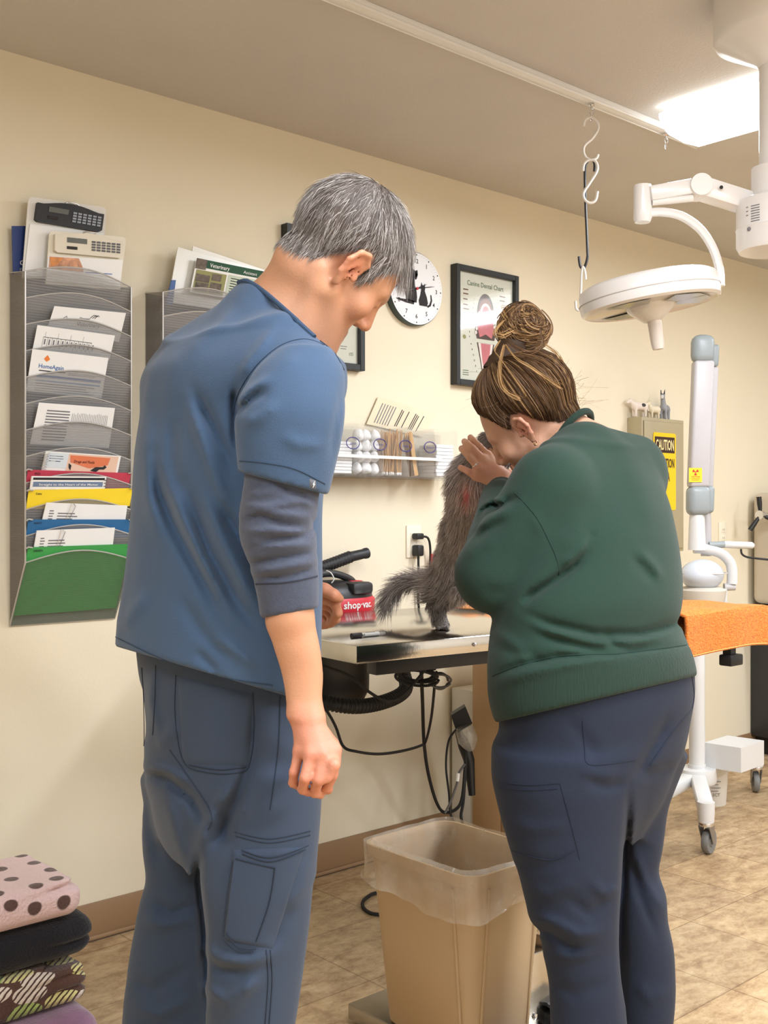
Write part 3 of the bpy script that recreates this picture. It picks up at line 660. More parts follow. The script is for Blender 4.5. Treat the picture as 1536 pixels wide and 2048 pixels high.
for i in range(5):
    x0, x1 = ax0+aw*i+.003, ax0+aw*(i+1)-.003; y0, y1 = 2.742, 2.848; zt = az1
    b = thing('acrylic_bin', 'clear bin of %s, %s on the acrylic shelf' % (names[i], ['leftmost', 'second from left', 'in the middle', 'second from right', 'rightmost'][i]), 'bin', ((x0+x1)/2, 2.8, az0), 'clear bins on the acrylic shelf')
    mb = MB()
    for lo, hi in (((x0, y0, az0), (x1, y0+.003, zt)), ((x0, y1-.003, az0), (x1, y1, zt)), ((x0, y0+.003, az0), (x0+.003, y1-.003, zt)), ((x1-.003, y0+.003, az0), (x1, y1-.003, zt)), ((x0+.003, y0+.003, az0), (x1-.003, y1-.003, az0+.003))): mb.box(lo, hi, ACR)
    mb.build('walls', b)
    if i < 4:
        c = Vector((x1-.020 if i != 3 else x1-.022, y0-.0012, az0+.105)); mb = MB(); mb.tube([c+Vector((math.cos(a)*.028, 0, math.sin(a)*.019)) for a in np.linspace(0, 6.283, 33)[:-1]], .0016, blue, 6, True); lb = mb.build('oval_label', b)
        mb = MB(); mb.text(['gauze', 'cotton', 'swabs', 'tongue'][i], c+Vector((0, -.0004, -.004)), UX, UZ, .012, blue); mb.build('lettering', lb)
rn = random.Random(3)
def cot(x, y, z, r, label, grp):
    b = bmesh.new(); bmesh.ops.create_icosphere(b, subdivisions=3, radius=r)
    for v in b.verts: v.co *= 1+.12*math.sin(v.co.x*190+x*900)*math.sin(v.co.y*170)+.1*math.sin(v.co.z*210+y*500)
    m = MB(); m.bm(b, COT, Matrix.Translation((x, y, z)), True); return tag(m.build('cotton_ball'), label, 'cotton ball', grp)
for k in range(21):
    cot(ax0+aw*1+.022+.037*(k % 3)+rn.uniform(-.003, .003), 2.772+.045*((k//3) % 2), az0+.024+.037*(k//6)+rn.uniform(0, .004), .0185, 'fluffy white cotton ball heaped in the second clear bin', 'cotton balls in the clear bin')
for k in range(10):
    mb = MB(); z = az0+.006+.0105*k; mb.box((ax0+.014+rn.uniform(0, .004), 2.752, z), (ax0+.098+rn.uniform(0, .004), 2.842, z+.0095), COT, .002); tag(mb.build('gauze_pad'), 'square white gauze pad stacked in the leftmost clear bin', 'gauze pad', 'gauze pads in the leftmost bin')
for k in range(9):
    mb = MB(); z = az0+.006+.0125*k; mb.box((ax0+aw*4+.014+rn.uniform(0, .006), 2.752, z), (ax0+aw*5-.016+rn.uniform(0, .004), 2.842, z+.0115), COT, .002); tag(mb.build('gauze_pad'), 'square white gauze pad stacked in the rightmost clear bin', 'gauze pad', 'gauze pads in the rightmost bin')
for k in range(64):
    x = ax0+aw*2+.014+.00142*k; y = 2.755+rn.uniform(0, .08); dx = rn.uniform(-.02, .034)*(1 if x < ax0+aw*2.6 else .25); a = Vector((x-.3*dx if x-.3*dx > ax0+aw*2+.009 else x, y, az0+.006)); e = Vector((min(max(x+dx*.7, ax0+aw*2+.01), ax0+aw*3-.01), y+rn.uniform(-.006, .004), az0+.155+rn.uniform(-.008, .008)))
    s = MB(); s.tube([a, a.lerp(e, .12), e], [.0016, .0016, .0016], STK, 6); s.ball(a.lerp(e, .03), (.0024, .0024, .006), COT, seg=8); tag(s.build('cotton_swab'), 'long wooden cotton swab standing in the middle clear bin', 'cotton swab', 'wooden swabs in the clear bin')
for k in range(12):
    x = ax0+aw*3+.012+.004*k; tl = .030+.004*(k % 3); y = 2.753+.007*k; a = Vector((x+tl*.9, y, az0+.006)); e = Vector((x, y, az0+.148-.006*(k % 4))); d = (e-a).normalized(); s_ = Vector((d.z, 0, -d.x)); w = .0085
    pts = [a-s_*w, a+s_*w]+[e+s_*w*math.cos(q)+d*w*math.sin(q) for q in np.linspace(0, math.pi, 7)]
    m = MB(); m.slab(pts, UY, .0018, STK); tag(m.build('tongue_depressor'), 'flat wooden tongue depressor leaning in the clear bin', 'tongue depressor', 'tongue depressors in the clear bin')
def d11(mb, P, ex, ey, w, h):
    for i in range(6): rectd(mb, P, .10+.045*i, .18, .115+.045*i, .9, INKG)
    for (u, c) in ((.44, 2), (.56, 1), (.68, 3), (.82, 1)):
        for j in range(c): rectd(mb, P, u+.03*j, .2+.03*j, u+.014+.03*j, .85, INK)
sheet('printed_sheet', 'tan printed sheet tucked slanting behind the acrylic bins', 'paper', [(757, 793), (872, 829), (846, 874), (733, 848)], 2.8505, .0008, PAPB, d11)
# ================================================================ outlets and plugs
OUT = mat('outlet_plate', (234, 226, 204), .4)
def outlet(x, z, label):
    t = thing('wall_outlet', label, 'outlet', (x, 2.86, z)); mb = MB(); mb.box((x-.036, 2.854, z-.058), (x+.036, 2.86, z+.058), OUT, .002); mb.build('cover_plate', t)
    for s in (-1, 1):
        mb = MB(); mb.box((x-.017, 2.852, z+s*.02-.014), (x+.017, 2.8545, z+s*.02+.014), OUT, .001)
        for q in (-.006, .006): mb.box((x+q-.001, 2.8515, z+s*.02-.003), (x+q+.001, 2.853, z+s*.02+.006), BLK)
        mb.build('socket', t)
op = WP(828, 1083, 2.855); outlet(op.x, op.z, 'cream wall outlet with two black plugs behind the cat')
q = WP(1446, 1068, 2.855); outlet(q.x, q.z, 'cream wall outlet behind the white x-ray unit')
def cord(label, pts, r=.0042, m=BLKR, n=8, name='power_cord', extra=None):
    mb = MB(); mb.tube(smooth_path(pts, n), r, m, 8)
    return tag(mb.build(name), label, 'cord')
t = thing('power_cord', 'black cord with an upright plug in the lower socket behind the cat', 'cord', (op.x, 2.84, .96))
mb = MB(); mb.box((op.x-.014, 2.818, op.z-.052), (op.x+.016, 2.852, op.z-.012), BLK, .006); mb.build('plug', t)
mb = MB(); mb.tube(smooth_path([(op.x+.002, 2.835, op.z-.05), (op.x+.008, 2.84, op.z-.12), (op.x+.012, 2.845, op.z-.22), (op.x+.006, 2.82, .80), tuple(V(838, 1322, 3.3)), tuple(V(842, 1345, 3.1))], 8), .0042, BLKR, 8); mb.build('lead', t)
t = thing('power_cord', 'black cord with an angled plug in the upper socket behind the cat', 'cord', (op.x, 2.84, 1.02))
mb = MB(); mb.box((op.x-.014, 2.822, op.z+.008), (op.x+.020, 2.852, op.z+.030), BLK, .005); mb.build('plug', t)
mb = MB(); mb.tube(smooth_path([(op.x+.016, 2.835, op.z+.018), (op.x+.045, 2.83, op.z+.012), (op.x+.062, 2.835, op.z-.03), (op.x+.068, 2.842, op.z-.12), (op.x+.05, 2.82, .82), tuple(V(862, 1322, 3.3)), tuple(V(866, 1345, 3.1))], 8), .0042, BLKR, 8); mb.build('lead', t)
mb = MB(); mb.box((op.x+.062, 2.826, op.z-.098), (op.x+.088, 2.834, op.z-.045), mat('tag_red', (190, 40, 50), .6), .001); tag(mb.build('warning_tag', t), 'red tag on the lead')
# ================================================================ steel exam table
TH = .895; FL = Vector((1.663, 1.950, 0)); ca_, sa_ = math.cos(math.radians(-6)), math.sin(math.radians(-6))
TU = Vector((ca_, sa_, 0)); TV = Vector((-sa_, ca_, 0)); TL, TD = 1.56, .72; TR = Matrix((TU, TV, UZ)).transposed()
T_ = lambda u, v, z: FL+TU*u+TV*v+UZ*z
def tbox(mb, u0, u1, v0, v1, z0, z1, m, bev=0.): mb.box(T_(0, 0, 0)*0+Vector((-(u1-u0)/2, -(v1-v0)/2, -(z1-z0)/2))+T_((u0+u1)/2, (v0+v1)/2, (z0+z1)/2), Vector(((u1-u0)/2, (v1-v0)/2, (z1-z0)/2))+T_((u0+u1)/2, (v0+v1)/2, (z0+z1)/2), m, bev, 2, TR)
table = thing('exam_table', 'long stainless steel exam table the cat stands on', 'table', T_(TL/2, TD/2, 0))
mb = MB(); tbox(mb, 0, TL, 0, TD, TH-.043, TH, STEEL, .004); mb.build('table_top', table)
mb = MB(); tbox(mb, .10, TL-.1, .06, .10, TH-.085, TH-.043, BLK, .002); mb.build('support_rail', table)
mb = MB(); tbox(mb, .10, TL-.1, TD-.10, TD-.06, TH-.085, TH-.043, BLK, .002); mb.build('support_rail', table)
p_ = T_(.36, -.003, TH-.022); mb = MB(); mb.ball(p_, .0055, CHROME, seg=10); mb.build('rim_screw', table)
mb = MB(); tbox(mb, .55, 1.02, .012, .085, TH-.115, TH-.055, BLK, .004); ub = mb.build('control_box', table)
for u in (.775, .838):
    k = T_(u, .010, TH-.088); mb = MB(); mb.lathe([(.021, 0), (.021, .012), (.017, .014), (.017, .03), (.0, .032)], k, mat('dial_grey', (150, 150, 154), .4), axis=-TV, n=20); kn = mb.build('control_dial', ub)
    mb = MB(); mb.lathe([(0, .0), (.013, .0), (.010, .006), (0, .008)], k-TV*.030, mat('dial_red', (226, 84, 60), .4, emit=.25), axis=-TV, n=18); mb.build('red_cap', kn)
mb = MB(); tbox(mb, .775, .80, .0, .05, TH-.165, TH-.112, BLK, .004); tbox(mb, .735, .87, .01, .035, TH-.172, TH-.145, BLK, .003); k = T_(.79, -.002, TH-.158); mb.lathe([(.012, 0), (.012, .012), (0, .014)], k, BLK, axis=-TV, n=14); mb.build('clamp', table)
kp = T_(1.395, -.012, TH-.142); mb = MB(); mb.box(kp-Vector((.035, .014, .017)), kp+Vector((.035, .03, .017)), BLK, .005); mb.box(kp+Vector((-.014, .0, .012)), kp+Vector((.014, .028, .066)), BLK); mb.build('height_knob', table)
# ---------------------------------------------------------------- laminate pedestal
LAM = mat('laminate_tan', (190, 156, 116), .32, var=.06, vscale=10, stretch=(1, 1, .12), spec=.5)
t = thing('pedestal_cabinet', 'tan laminate pedestal under the far end of the steel table', 'cabinet', (3.02, 2.4, 0))
mb = MB(); mb.box((2.88, 2.16, .055), (3.16, 2.595, .785), LAM, .002); mb.build('carcass', t)
mb = MB(); mb.box((2.879, 2.598, .055), (3.16, 2.732, .785), LAM, .002); mb.build('end_panel', t)
mb = MB(); mb.box((2.895, 2.17, 0), (3.15, 2.73, .055), BLK); mb.build('toe_kick', t)
mb = MB(); mb.box((2.90, 2.18, .785), (3.14, 2.50, .8095), BLK, .002); mb.build('mounting_plate', t)
t = thing('white_cabinet', 'low white cabinet between the wall and the tan pedestal', 'cabinet', (3.0, 2.8, 0))
mb = MB(); mb.box((2.885, 2.735, .06), (3.1, 2.842, .56), WHT2, .003); mb.build('carcass', t); mb = MB(); mb.box((2.892, 2.737, 0), (3.09, 2.84, .06), BLK); mb.build('toe_kick', t)
# scope power pack and clear flask hung on the panel
def Q(x, y, D): return V(x, y, D)
t = thing('wall_transformer', 'black power pack with a clear plastic cup, hung by the pedestal', 'power pack', Q(925, 1470, 3.72))
a_ = [Q(902, 1431, 3.72), Q(931, 1413, 3.72), Q(945, 1447, 3.72), Q(914, 1467, 3.72)]; fw = Vector((CA, SA, 0))
mb = MB(); mb.slab(a_, fw, .05, BLK); mb.build('case', t)
mb = MB(); mb.tube([Q(916, 1462, 3.76), Q(928, 1490, 3.76), Q(938, 1520, 3.76), Q(944, 1590, 3.76)], [.012, .022, .020, .012], BLK, 10); mb.build('bracket', t)
CLR = see_through('clear_cup', (210, 208, 200), .35, .12, gloss=1.); ax_ = (Q(938, 1492, 3.7)-Q(926, 1452, 3.7)).normalized()
mb = MB(); mb.lathe([(.026, 0), (.032, .01), (.034, .05), (.022, .07), (.010, .085)], Q(928, 1453, 3.70), CLR, axis=ax_, n=20); mb.build('cup', t)
# ---------------------------------------------------------------- things on the table
t = thing('blood_tube', 'small clear sample tube with a dark cap lying on the steel table', 'tube', HP(735, 1270, TH))
a, b = HP(703, 1272, TH+.006), HP(770, 1266, TH+.006); ax_ = (b-a).normalized(); L_ = (b-a).length
mb = MB(); mb.lathe([(0, L_*.26), (.0055, L_*.26), (.0055, L_*.94), (.003, L_), (0, L_)], a, see_through('tube_plastic', (226, 222, 214), .4, .1, gloss=1.), axis=ax_, n=14); mb.build('barrel', t)
mb = MB(); mb.lathe([(0, 0), (.0068, .0), (.0068, L_*.27), (.005, L_*.3), (0, L_*.3)], a, mat('cap_dark', (52, 50, 52), .5), axis=ax_, n=16); mb.build('cap', t)
mb = MB(); mb.lathe([(.0058, L_*.36), (.0058, L_*.8)], a, PAP, axis=ax_, n=14); 
for i in range(6): mb.tube([a+ax_*L_*(.42+.05*i)+Vector((-.3, -.3, .9)).normalized()*.006+Vector((.0015, -.0015, 0)), a+ax_*L_*(.42+.05*i)+Vector((-.3, -.3, .9)).normalized()*.006-Vector((.0015, -.0015, 0))], .0006, INK, 5)
mb.build('paper_label', t)
def cloth(name, label, cat, fn, nu, nv, m, th=.006, seed=1):
    me = MB(); vs = [fn(i/nu, j/nv) for j in range(nv+1) for i in range(nu+1)]
    me.add(vs, [[j*(nu+1)+i, j*(nu+1)+i+1, (j+1)*(nu+1)+i+1, (j+1)*(nu+1)+i] for j in range(nv) for i in range(nu)], m, True)
    o = me.build(name); md = o.modifiers.new('thick', 'SOLIDIFY'); md.thickness = th; md.offset = 1
    return tag(o, label, cat)
TERRY = mat('terry_orange', (228, 126, 44), .95, bump=1.6, bscale=210, var=.30, vscale=150, sheen=.1)
TERRYL = mat('terry_hem', (246, 176, 100), .9, bump=.3, bscale=300)
def drape(i, j):
    u = 1.16+.435*i; v = -.118+.41*j; z = TH+.004; uu, vv = u, v
    if v < 0: z += v*1.0; vv = -.010-.03*abs(v)
    if u > TL: z -= (u-TL)*.75; uu = TL+.012+(u-TL)*.55
    if v < 0 and u > TL: z += (u-TL)*.35
    z += .006*math.sin(u*21+v*9)*(v >= 0)-.010*(max(0, u-TL+.12)/.15)**2*(v >= 0)+.006*math.sin(u*9+1)*(v < 0)+.002*math.sin(v*40+u*13); vv += .004*math.sin(u*26)*(v < 0)
    return T_(uu, vv, z+.004)
tw = cloth('terry_towel', 'orange terry towel draped over the right end of the steel table', 'towel', drape, 60, 50, TERRY, .009)
hem = MB(); pts = [drape(i/40, 0) for i in range(41)]+[drape(1, j/40) for j in range(1, 41)]; hem.tube([p+UZ*.004-TV*.004 for p in pts], .0055, TERRYL, 8); hem.build('hem', tw)
TERR2 = mat('cloth_orange_tan', (214, 142, 84), .9, bump=.6, bscale=260, var=.3, vscale=30)
def crumple(i, j):
    u = .80+.46*i; v = .47+.22*j; h = .012+.018*math.sin(i*9+j*5)*math.sin(j*7+i*3)+.010*math.sin(i*23)*math.sin(j*15+1)
    e = min(i, 1-i, j, 1-j)*8; return T_(u+.012*math.sin(j*9), v+.02*math.sin(i*7), TH+.003+max(h, .002)*min(1, e))
cloth('crumpled_cloth', 'crumpled orange and tan cloth lying on the table behind the cat', 'cloth', crumple, 50, 26, TERR2, .004)
# ================================================================ platform, bin, liner, pedal
t = thing('floor_platform', 'low stainless steel platform on the floor under the beige bin', 'platform', (2.0, 1.72, 0))
mb = MB(); mb.box((1.665, 1.40, .012), (2.12, 1.984, .05), STEELB, .004); mb.build('deck', t)
for x in (1.72, 2.06):
    for y in (1.46, 1.92):
        mb = MB(); mb.lathe([(.018, 0), (.018, .012), (0, .012)], (x, y, 0), BLKR, n=14); mb.build('foot', t)
ph = V(1058, 1992, 2.46); mb = MB(); mb.box((ph.x-.03, ph.y-.02, .05), (ph.x+.09, ph.y+.07, .225), STEEL, .003); up = mb.build('upright', t)
mb = MB(); mb.lathe([(.008, 0), (.008, .004), (0, .006)], (ph.x-.031, ph.y+.006, .085), CHROME, axis=(-1, 0, 0), n=12); mb.lathe([(.007, 0), (.007, .004), (0, .006)], (ph.x-.004, ph.y-.021, .085), CHROME, axis=(0, -1, 0), n=12); mb.build('bolt', up)
BIN = mat('bin_plastic', (198, 170, 132), .42, var=.015, bump=.05, bscale=90)
def rr(x0, x1, y0, y1, r, z, n=6):
    out = []
    for cx, cy, a0 in ((x1-r, y1-r, 0), (x0+r, y1-r, 90), (x0+r, y0+r, 180), (x1-r, y0+r, 270)):
        for i in range(n+1): a = math.radians(a0+90*i/n); out.append(Vector((cx+r*math.cos(a), cy+r*math.sin(a), z)))
    return out
BX0, BX1, BY0, BY1, BZ = 1.641, 1.905, 1.560, 1.900, .455
def binring(s, off=0., z=None):                    # s = 0 foot, 1 rim
    i = .030*(1-s)-off; return rr(BX0+i, BX1-i, BY0+i, BY1-i, .045, .052+(BZ-.052)*s if z is None else z)
t = thing('waste_bin', 'tall beige plastic waste bin standing between the man and the woman', 'waste bin', ((BX0+BX1)/2, (BY0+BY1)/2, .05))
mb = MB(); loops = [binring(0, -.004, .051), binring(.01), binring(.5), binring(.93), binring(.935, .006), binring(1., .008), binring(1., .002), binring(.97, -.004), binring(.5, -.005), binring(.03, -.006), ]
n = len(loops[0]); vs = [p for l in loops for p in l]; fs = [[i*n+j, i*n+(j+1) % n, (i+1)*n+(j+1) % n, (i+1)*n+j] for i in range(len(loops)-1) for j in range(n)]+[list(range(n))[::-1], list(range((len(loops)-1)*n, len(loops)*n))]
mb.add(vs, fs, BIN, True); bn = mb.build('body', t)
for (x, y) in ((BX0+.055, BY0), (BX1-.055, BY0), (BX0, BY0+.055)):
    mb = MB(); dx = .03*(x == BX0); dy = .03*(y == BY0); mb.tube([(x+dx*1., y+dy*1., .055), (x+dx*.02-.0, y+dy*.02, .42)], [.003, .003], BIN, 6); mb.build('rib', bn)
FILM = see_through('liner_film', (240, 234, 220), .24, .30, tint=(253, 250, 245), gloss=.5)
rn = random.Random(9); m_ = 96; base = []
def ringpts(s, off, z=None, wob=0., m=m_):
    l = binring(s, off, z); l = l+[l[0]]; L = [0]
    for a, b in zip(l[:-1], l[1:]): L.append(L[-1]+(b-a).length)
    out = []
    for i in range(m):
        d = L[-1]*i/m; k = max(j for j in range(len(L)) if L[j] <= d); f = (d-L[k])/max(L[k+1]-L[k], 1e-6); out.append(l[k].lerp(l[k+1], f))
    return out
rows = []
for (s, off, dz, wob) in ((.35, -.010, 0, .004), (.7, -.009, 0, .004), (.96, -.007, 0, .002), (1.0, .001, .010, .002), (1.0, .013, .004, .002), (.9, .014, 0, .003), (.8, .018, 0, .006), (0, .022, 0, .008)):
    row = []
    for i in range(m_):
        fr_ = i/m_; wv = .6*math.sin(fr_*6.283*4+.6)+.5*math.sin(fr_*6.283*7+1.3)+.25*math.sin(fr_*6.283*17)
        if s == 0:
            zz = BZ-.085-.018*math.sin(fr_*6.283*2+2.2)-.006*wv; ss = (zz-.052)/(BZ-.052); p = ringpts(max(.6, ss), off)[i]; p = Vector((p.x, p.y, zz))
        else: p = ringpts(s, off)[i]+UZ*dz
        c = Vector(((BX0+BX1)/2, (BY0+BY1)/2, p.z)); d = (p-c); d.z = 0; row.append(p+d.normalized()*wob*wv*.6+UZ*.002*wv*(dz > 0))
    rows.append(row)
mb = MB(); mb.add([p for r_ in rows for p in r_], [[i*m_+j, i*m_+(j+1) % m_, (i+1)*m_+(j+1) % m_, (i+1)*m_+j] for i in range(len(rows)-1) for j in range(m_)], FILM, True)
tag(mb.build('bin_liner'), 'clear plastic bag folded over the rim of the beige bin', 'bin liner')
t = thing('foot_pedal', "black foot pedal with a cord beside the woman's shoe", 'pedal', V(1092, 2010, 2.5))
pp = V(1096, 1996, 2.5); mb = MB(); mb.box((pp.x-.035, pp.y-.05, .051), (pp.x+.06, pp.y+.06, .085), BLK, .008); mb.build('base', t); mb = MB(); mb.slab([(pp.x-.025, pp.y-.045, .086), (pp.x+.05, pp.y-.045, .086), (pp.x+.05, pp.y+.04, .115), (pp.x-.025, pp.y+.04, .115)], UZ, .008, mat('pedal_grey', (70, 70, 72), .5)); mb.build('treadle', t)
mb = MB(); mb.tube(smooth_path([(pp.x-.03, pp.y+.03, .09), (pp.x-.02, pp.y+.05, .13), (pp.x+.02, pp.y+.06, .16), (pp.x+.06, pp.y+.08, .17), (pp.x+.09, pp.y+.10, .14)], 6), .004, BLKR, 6); mb.build('cord', t)
# ================================================================ shop vacuum on the wall
t = thing('shop_vacuum', 'black and red shop vacuum hung on the wall behind the steel table', 'vacuum cleaner', (2.26, 2.74, .6))
vx, vy = 2.235, 2.742; VB = mat('vac_black', (34, 34, 36), .45, var=.05); VR = mat('vac_red', (206, 44, 58), .45)
def vring(r, z, sy=.66): return [(vx+r*math.cos(a), vy+r*sy*math.sin(a), z) for a in np.linspace(0, 2*math.pi, 41)[:-1]]
mb = MB(); mb.lathe([(0, .60), (.12, .60), (.138, .63), (.142, .86), (.0, .86)], (vx, vy, 0), VB, n=40, sy=.66, xdir=UX); mb.build('tank', t)
mb = MB(); mb.lathe([(.148, .872), (.158, .880), (.160, .926), (.152, .934), (0, .934)], (vx, vy, 0), VR, n=48, sy=.66, xdir=UX); bd = mb.build('red_band', t)
mb = MB(); mb.lathe([(.150, .934), (.148, .948), (.125, .972), (.085, .985), (0, .988)], (vx, vy, 0), VB, n=40, sy=.66, xdir=UX); mb.build('motor_head', t)
mb = MB(); mb.box((vx-.0, vy-.110, .945), (vx+.085, vy-.03, .984), VB, .012); mb.build('cord_wrap', t)
mb = MB(); mb.tube(smooth_path([(vx-.12, vy-.02, .94), (vx-.10, vy-.03, 1.0), (vx-.03, vy-.03, 1.012), (vx+.05, vy-.03, .99), (vx+.07, vy-.03, .965)], 6), .012, VB, 10); mb.build('handle', t)
mb = MB(); mb.box((vx+.035, vy-.055, .968), (vx+.088, vy-.005, .986), VR, .005); mb.build('switch', t)
lx = vx+.074; ang = math.atan2((-.0-.09)*1., .07); o = Vector((vx+.098, vy-.088, .8815)); xd = Vector((.80, .60, 0)).normalized()
mb = MB(); tv_, tf_ = text_geo('shop·vac.', .02); tx0 = min(v[0] for v in tv_); tx1 = max(v[0] for v in tv_)
def wrap(v): a = math.radians(-103+48*(v[0]-tx0)/(tx1-tx0)); return (vx+.1613*math.cos(a), vy+.1613*.66*math.sin(a), .903+v[1]*.032)
mb.add([wrap(v) for v in tv_], tf_, PAP); mb.build('lettering', bd)
mb = MB(); hp_ = []; rr_ = []
HB = mat('hose_black', (30, 30, 32), .5)
def ribbed(pts, r, name, par):
    p = smooth_path(pts, 26); L = 0; out = [p[0]]; 
    res = []; step = .0032; d = 0
    for a, b in zip(p[:-1], p[1:]):
        l = (b-a).length; k = d
        while k < l: res.append(a.lerp(b, k/max(l, 1e-9))); k += step
        d = k-l
    m = MB(); m.tube(res, [r*(1 if i % 4 in (0, 1) else .86) for i in range(len(res))], HB, 14); return m.build(name, par)
ribbed([WP(640, 1136, 2.79), WP(668, 1126, 2.79), WP(702, 1113, 2.79)], .0205, 'hose_cuff', t)
mb = MB(); a, b = WP(700, 1114, 2.79), WP(734, 1106, 2.79); d_ = (b-a).normalized(); mb.lathe([(0, 0), (.0175, 0), (.0165, (b-a).length*.8), (.0185, (b-a).length*.86), (.0185, (b-a).length), (.014, (b-a).length), (0, (b-a).length*.9)], a, HB, axis=d_, n=20); mb.build('nozzle', t)
ribbed([(vx+.10, 2.60, .80), (vx+.20, 2.62, .755), (vx+.235, 2.66, .69), (vx+.19, 2.60, .632), (vx+.06, 2.56, .612), (vx-.08, 2.56, .615), (vx-.19, 2.62, .65), (vx-.22, 2.70, .72), (vx-.20, 2.76, .85), (vx-.17, 2.79, 1.0), (vx-.10, 2.79, 1.11)], .0235, 'hose', t)
mb = MB(); mb.tube(smooth_path([WP(653, 1141, 2.68), WP(662, 1146, 2.66), WP(668, 1158, 2.655), WP(663, 1166, 2.66)], 6), .0018, PAP, 6); mb.build('string', t)
# ================================================================ cords below the table
PX = lambda pts, D: [V(x, y, D if not isinstance(D, (list, tuple)) else D[i]) for i, (x, y) in enumerate(pts)]
cord('black cord swagged from the vacuum to the bundle under the table', PX([(640, 1332), (655, 1335), (699, 1352), (737, 1383), (772, 1401), (804, 1391), (845, 1346), (868, 1312)], [2.9, 2.9, 2.92, 2.95, 2.98, 3.0, 3.0, 3.0]))
lp = []
for k in range(3):
    for i in range(16):
        a = 2*math.pi*i/16; lp.append(V(834+(43-5*k)*math.cos(a)+3*k, 1356+(15+2*k)*math.sin(a)-5*k+4*math.cos(a+k), 3.05+.012*k+.02*math.sin(a)))
cord('coiled black cord bundled under the front of the table', lp, .0042, n=3)
lp = []
for k in range(2):
    for i in range(14):
        a = 2*math.pi*i/14+.4; lp.append(V(880+(22-6*k)*math.cos(a), 1362+(13+3*k)*math.sin(a), 3.12+.012*k+.015*math.sin(a)))
cord('small loop of grey cord hanging beside the black control box', lp, .0036, mat('cord_grey', (96, 94, 92), .6), 3)
cord('thick black cord running straight down the wall to the floor', PX([(838, 1318), (842, 1336), (845, 1402), (848, 1484), (857, 1549), (874, 1607), (892, 1625), (921, 1607), (930, 1537), (931, 1502)], [3.1, 3.1, 3.3, 3.5, 3.6, 3.68, 3.7, 3.7, 3.7, 3.72]), .0055)
cord("black cord sagging from the wall bundle towards the man's hand", PX([(868, 1345), (870, 1357), (863, 1432), (852, 1481), (842, 1491), (804, 1502), (757, 1508), (713, 1503), (687, 1493), (672, 1455), (657, 1427), (640, 1405)], [3.1, 3.1, 3.3, 3.45, 3.45, 3.3, 3.2, 3.1, 3.1, 3.1, 3.1, 3.1]))
cord('thin black cord looping down beside the white cabinet', PX([(912, 1459), (897, 1483), (892, 1532), (898, 1588), (901, 1627), (914, 1651), (925, 1664)], 3.68), .0036)
t = thing('power_cord', 'grey cord with a white tag, hanging by the white cabinet', 'cord', V(905, 1600, 3.66)); mb = MB(); mb.tube(smooth_path(PX([(930, 1528), (918, 1546), (914, 1566), (901, 1604), (890, 1626)], 3.66), 8), .004, mat('cord_grey', (96, 94, 92), .6), 8); mb.build('lead', t)
mb = MB(); mb.tube(PX([(916.5, 1546), (914.5, 1562)], 3.66), .0062, PAP, 8); mb.build('paper_tag', t)
cord('black cord falling straight beside the tan pedestal to the floor', PX([(932, 1520), (927, 1600), (922, 1633), (930, 1658), (938, 1676)], 3.7), .005)
cord('black cord loop lying on the floor left of the bin', [HP(752, 1786, .006), HP(741, 1790, .006), HP(726, 1803, .006), HP(728, 1817, .006), HP(744, 1827, .006), HP(770, 1830, .006)], .0055)
# ================================================================ folded towels at the left
def towel(label, lo, hi, m, seed, folds, r=.05, amp=.003, h=.006):
    c = (np.array(lo)+np.array(hi))/2; hf = (np.array(hi)-np.array(lo))/2; c = c.astype(f32); hf = hf.astype(f32)
    r = min(r, hf[2]*.98)
    def f(P):
        q = np.abs(P-c)-(hf-r); d = np.sqrt((np.maximum(q, 0)**2).sum(1))+np.minimum(q.max(1), 0)-r
        for z in folds:
            e = np.exp(-((P[:, 2]-(lo[2]+(hi[2]-lo[2])*z)-.008*np.sin(P[:, 0]*14+seed))/.006)**2); d = d+.014*e*np.clip((P[:, 0]-c[0])/hf[0]*1.5, 0, 1)
        return d-amp*field_noise(P, 26, seed)
    v, q = sdf_mesh(f, np.array(lo)-.03, np.array(hi)+.03, h); o = np_mesh('folded_towel', v, q, [m]); return tag(o, label, 'towel', 'folded towels on the floor')
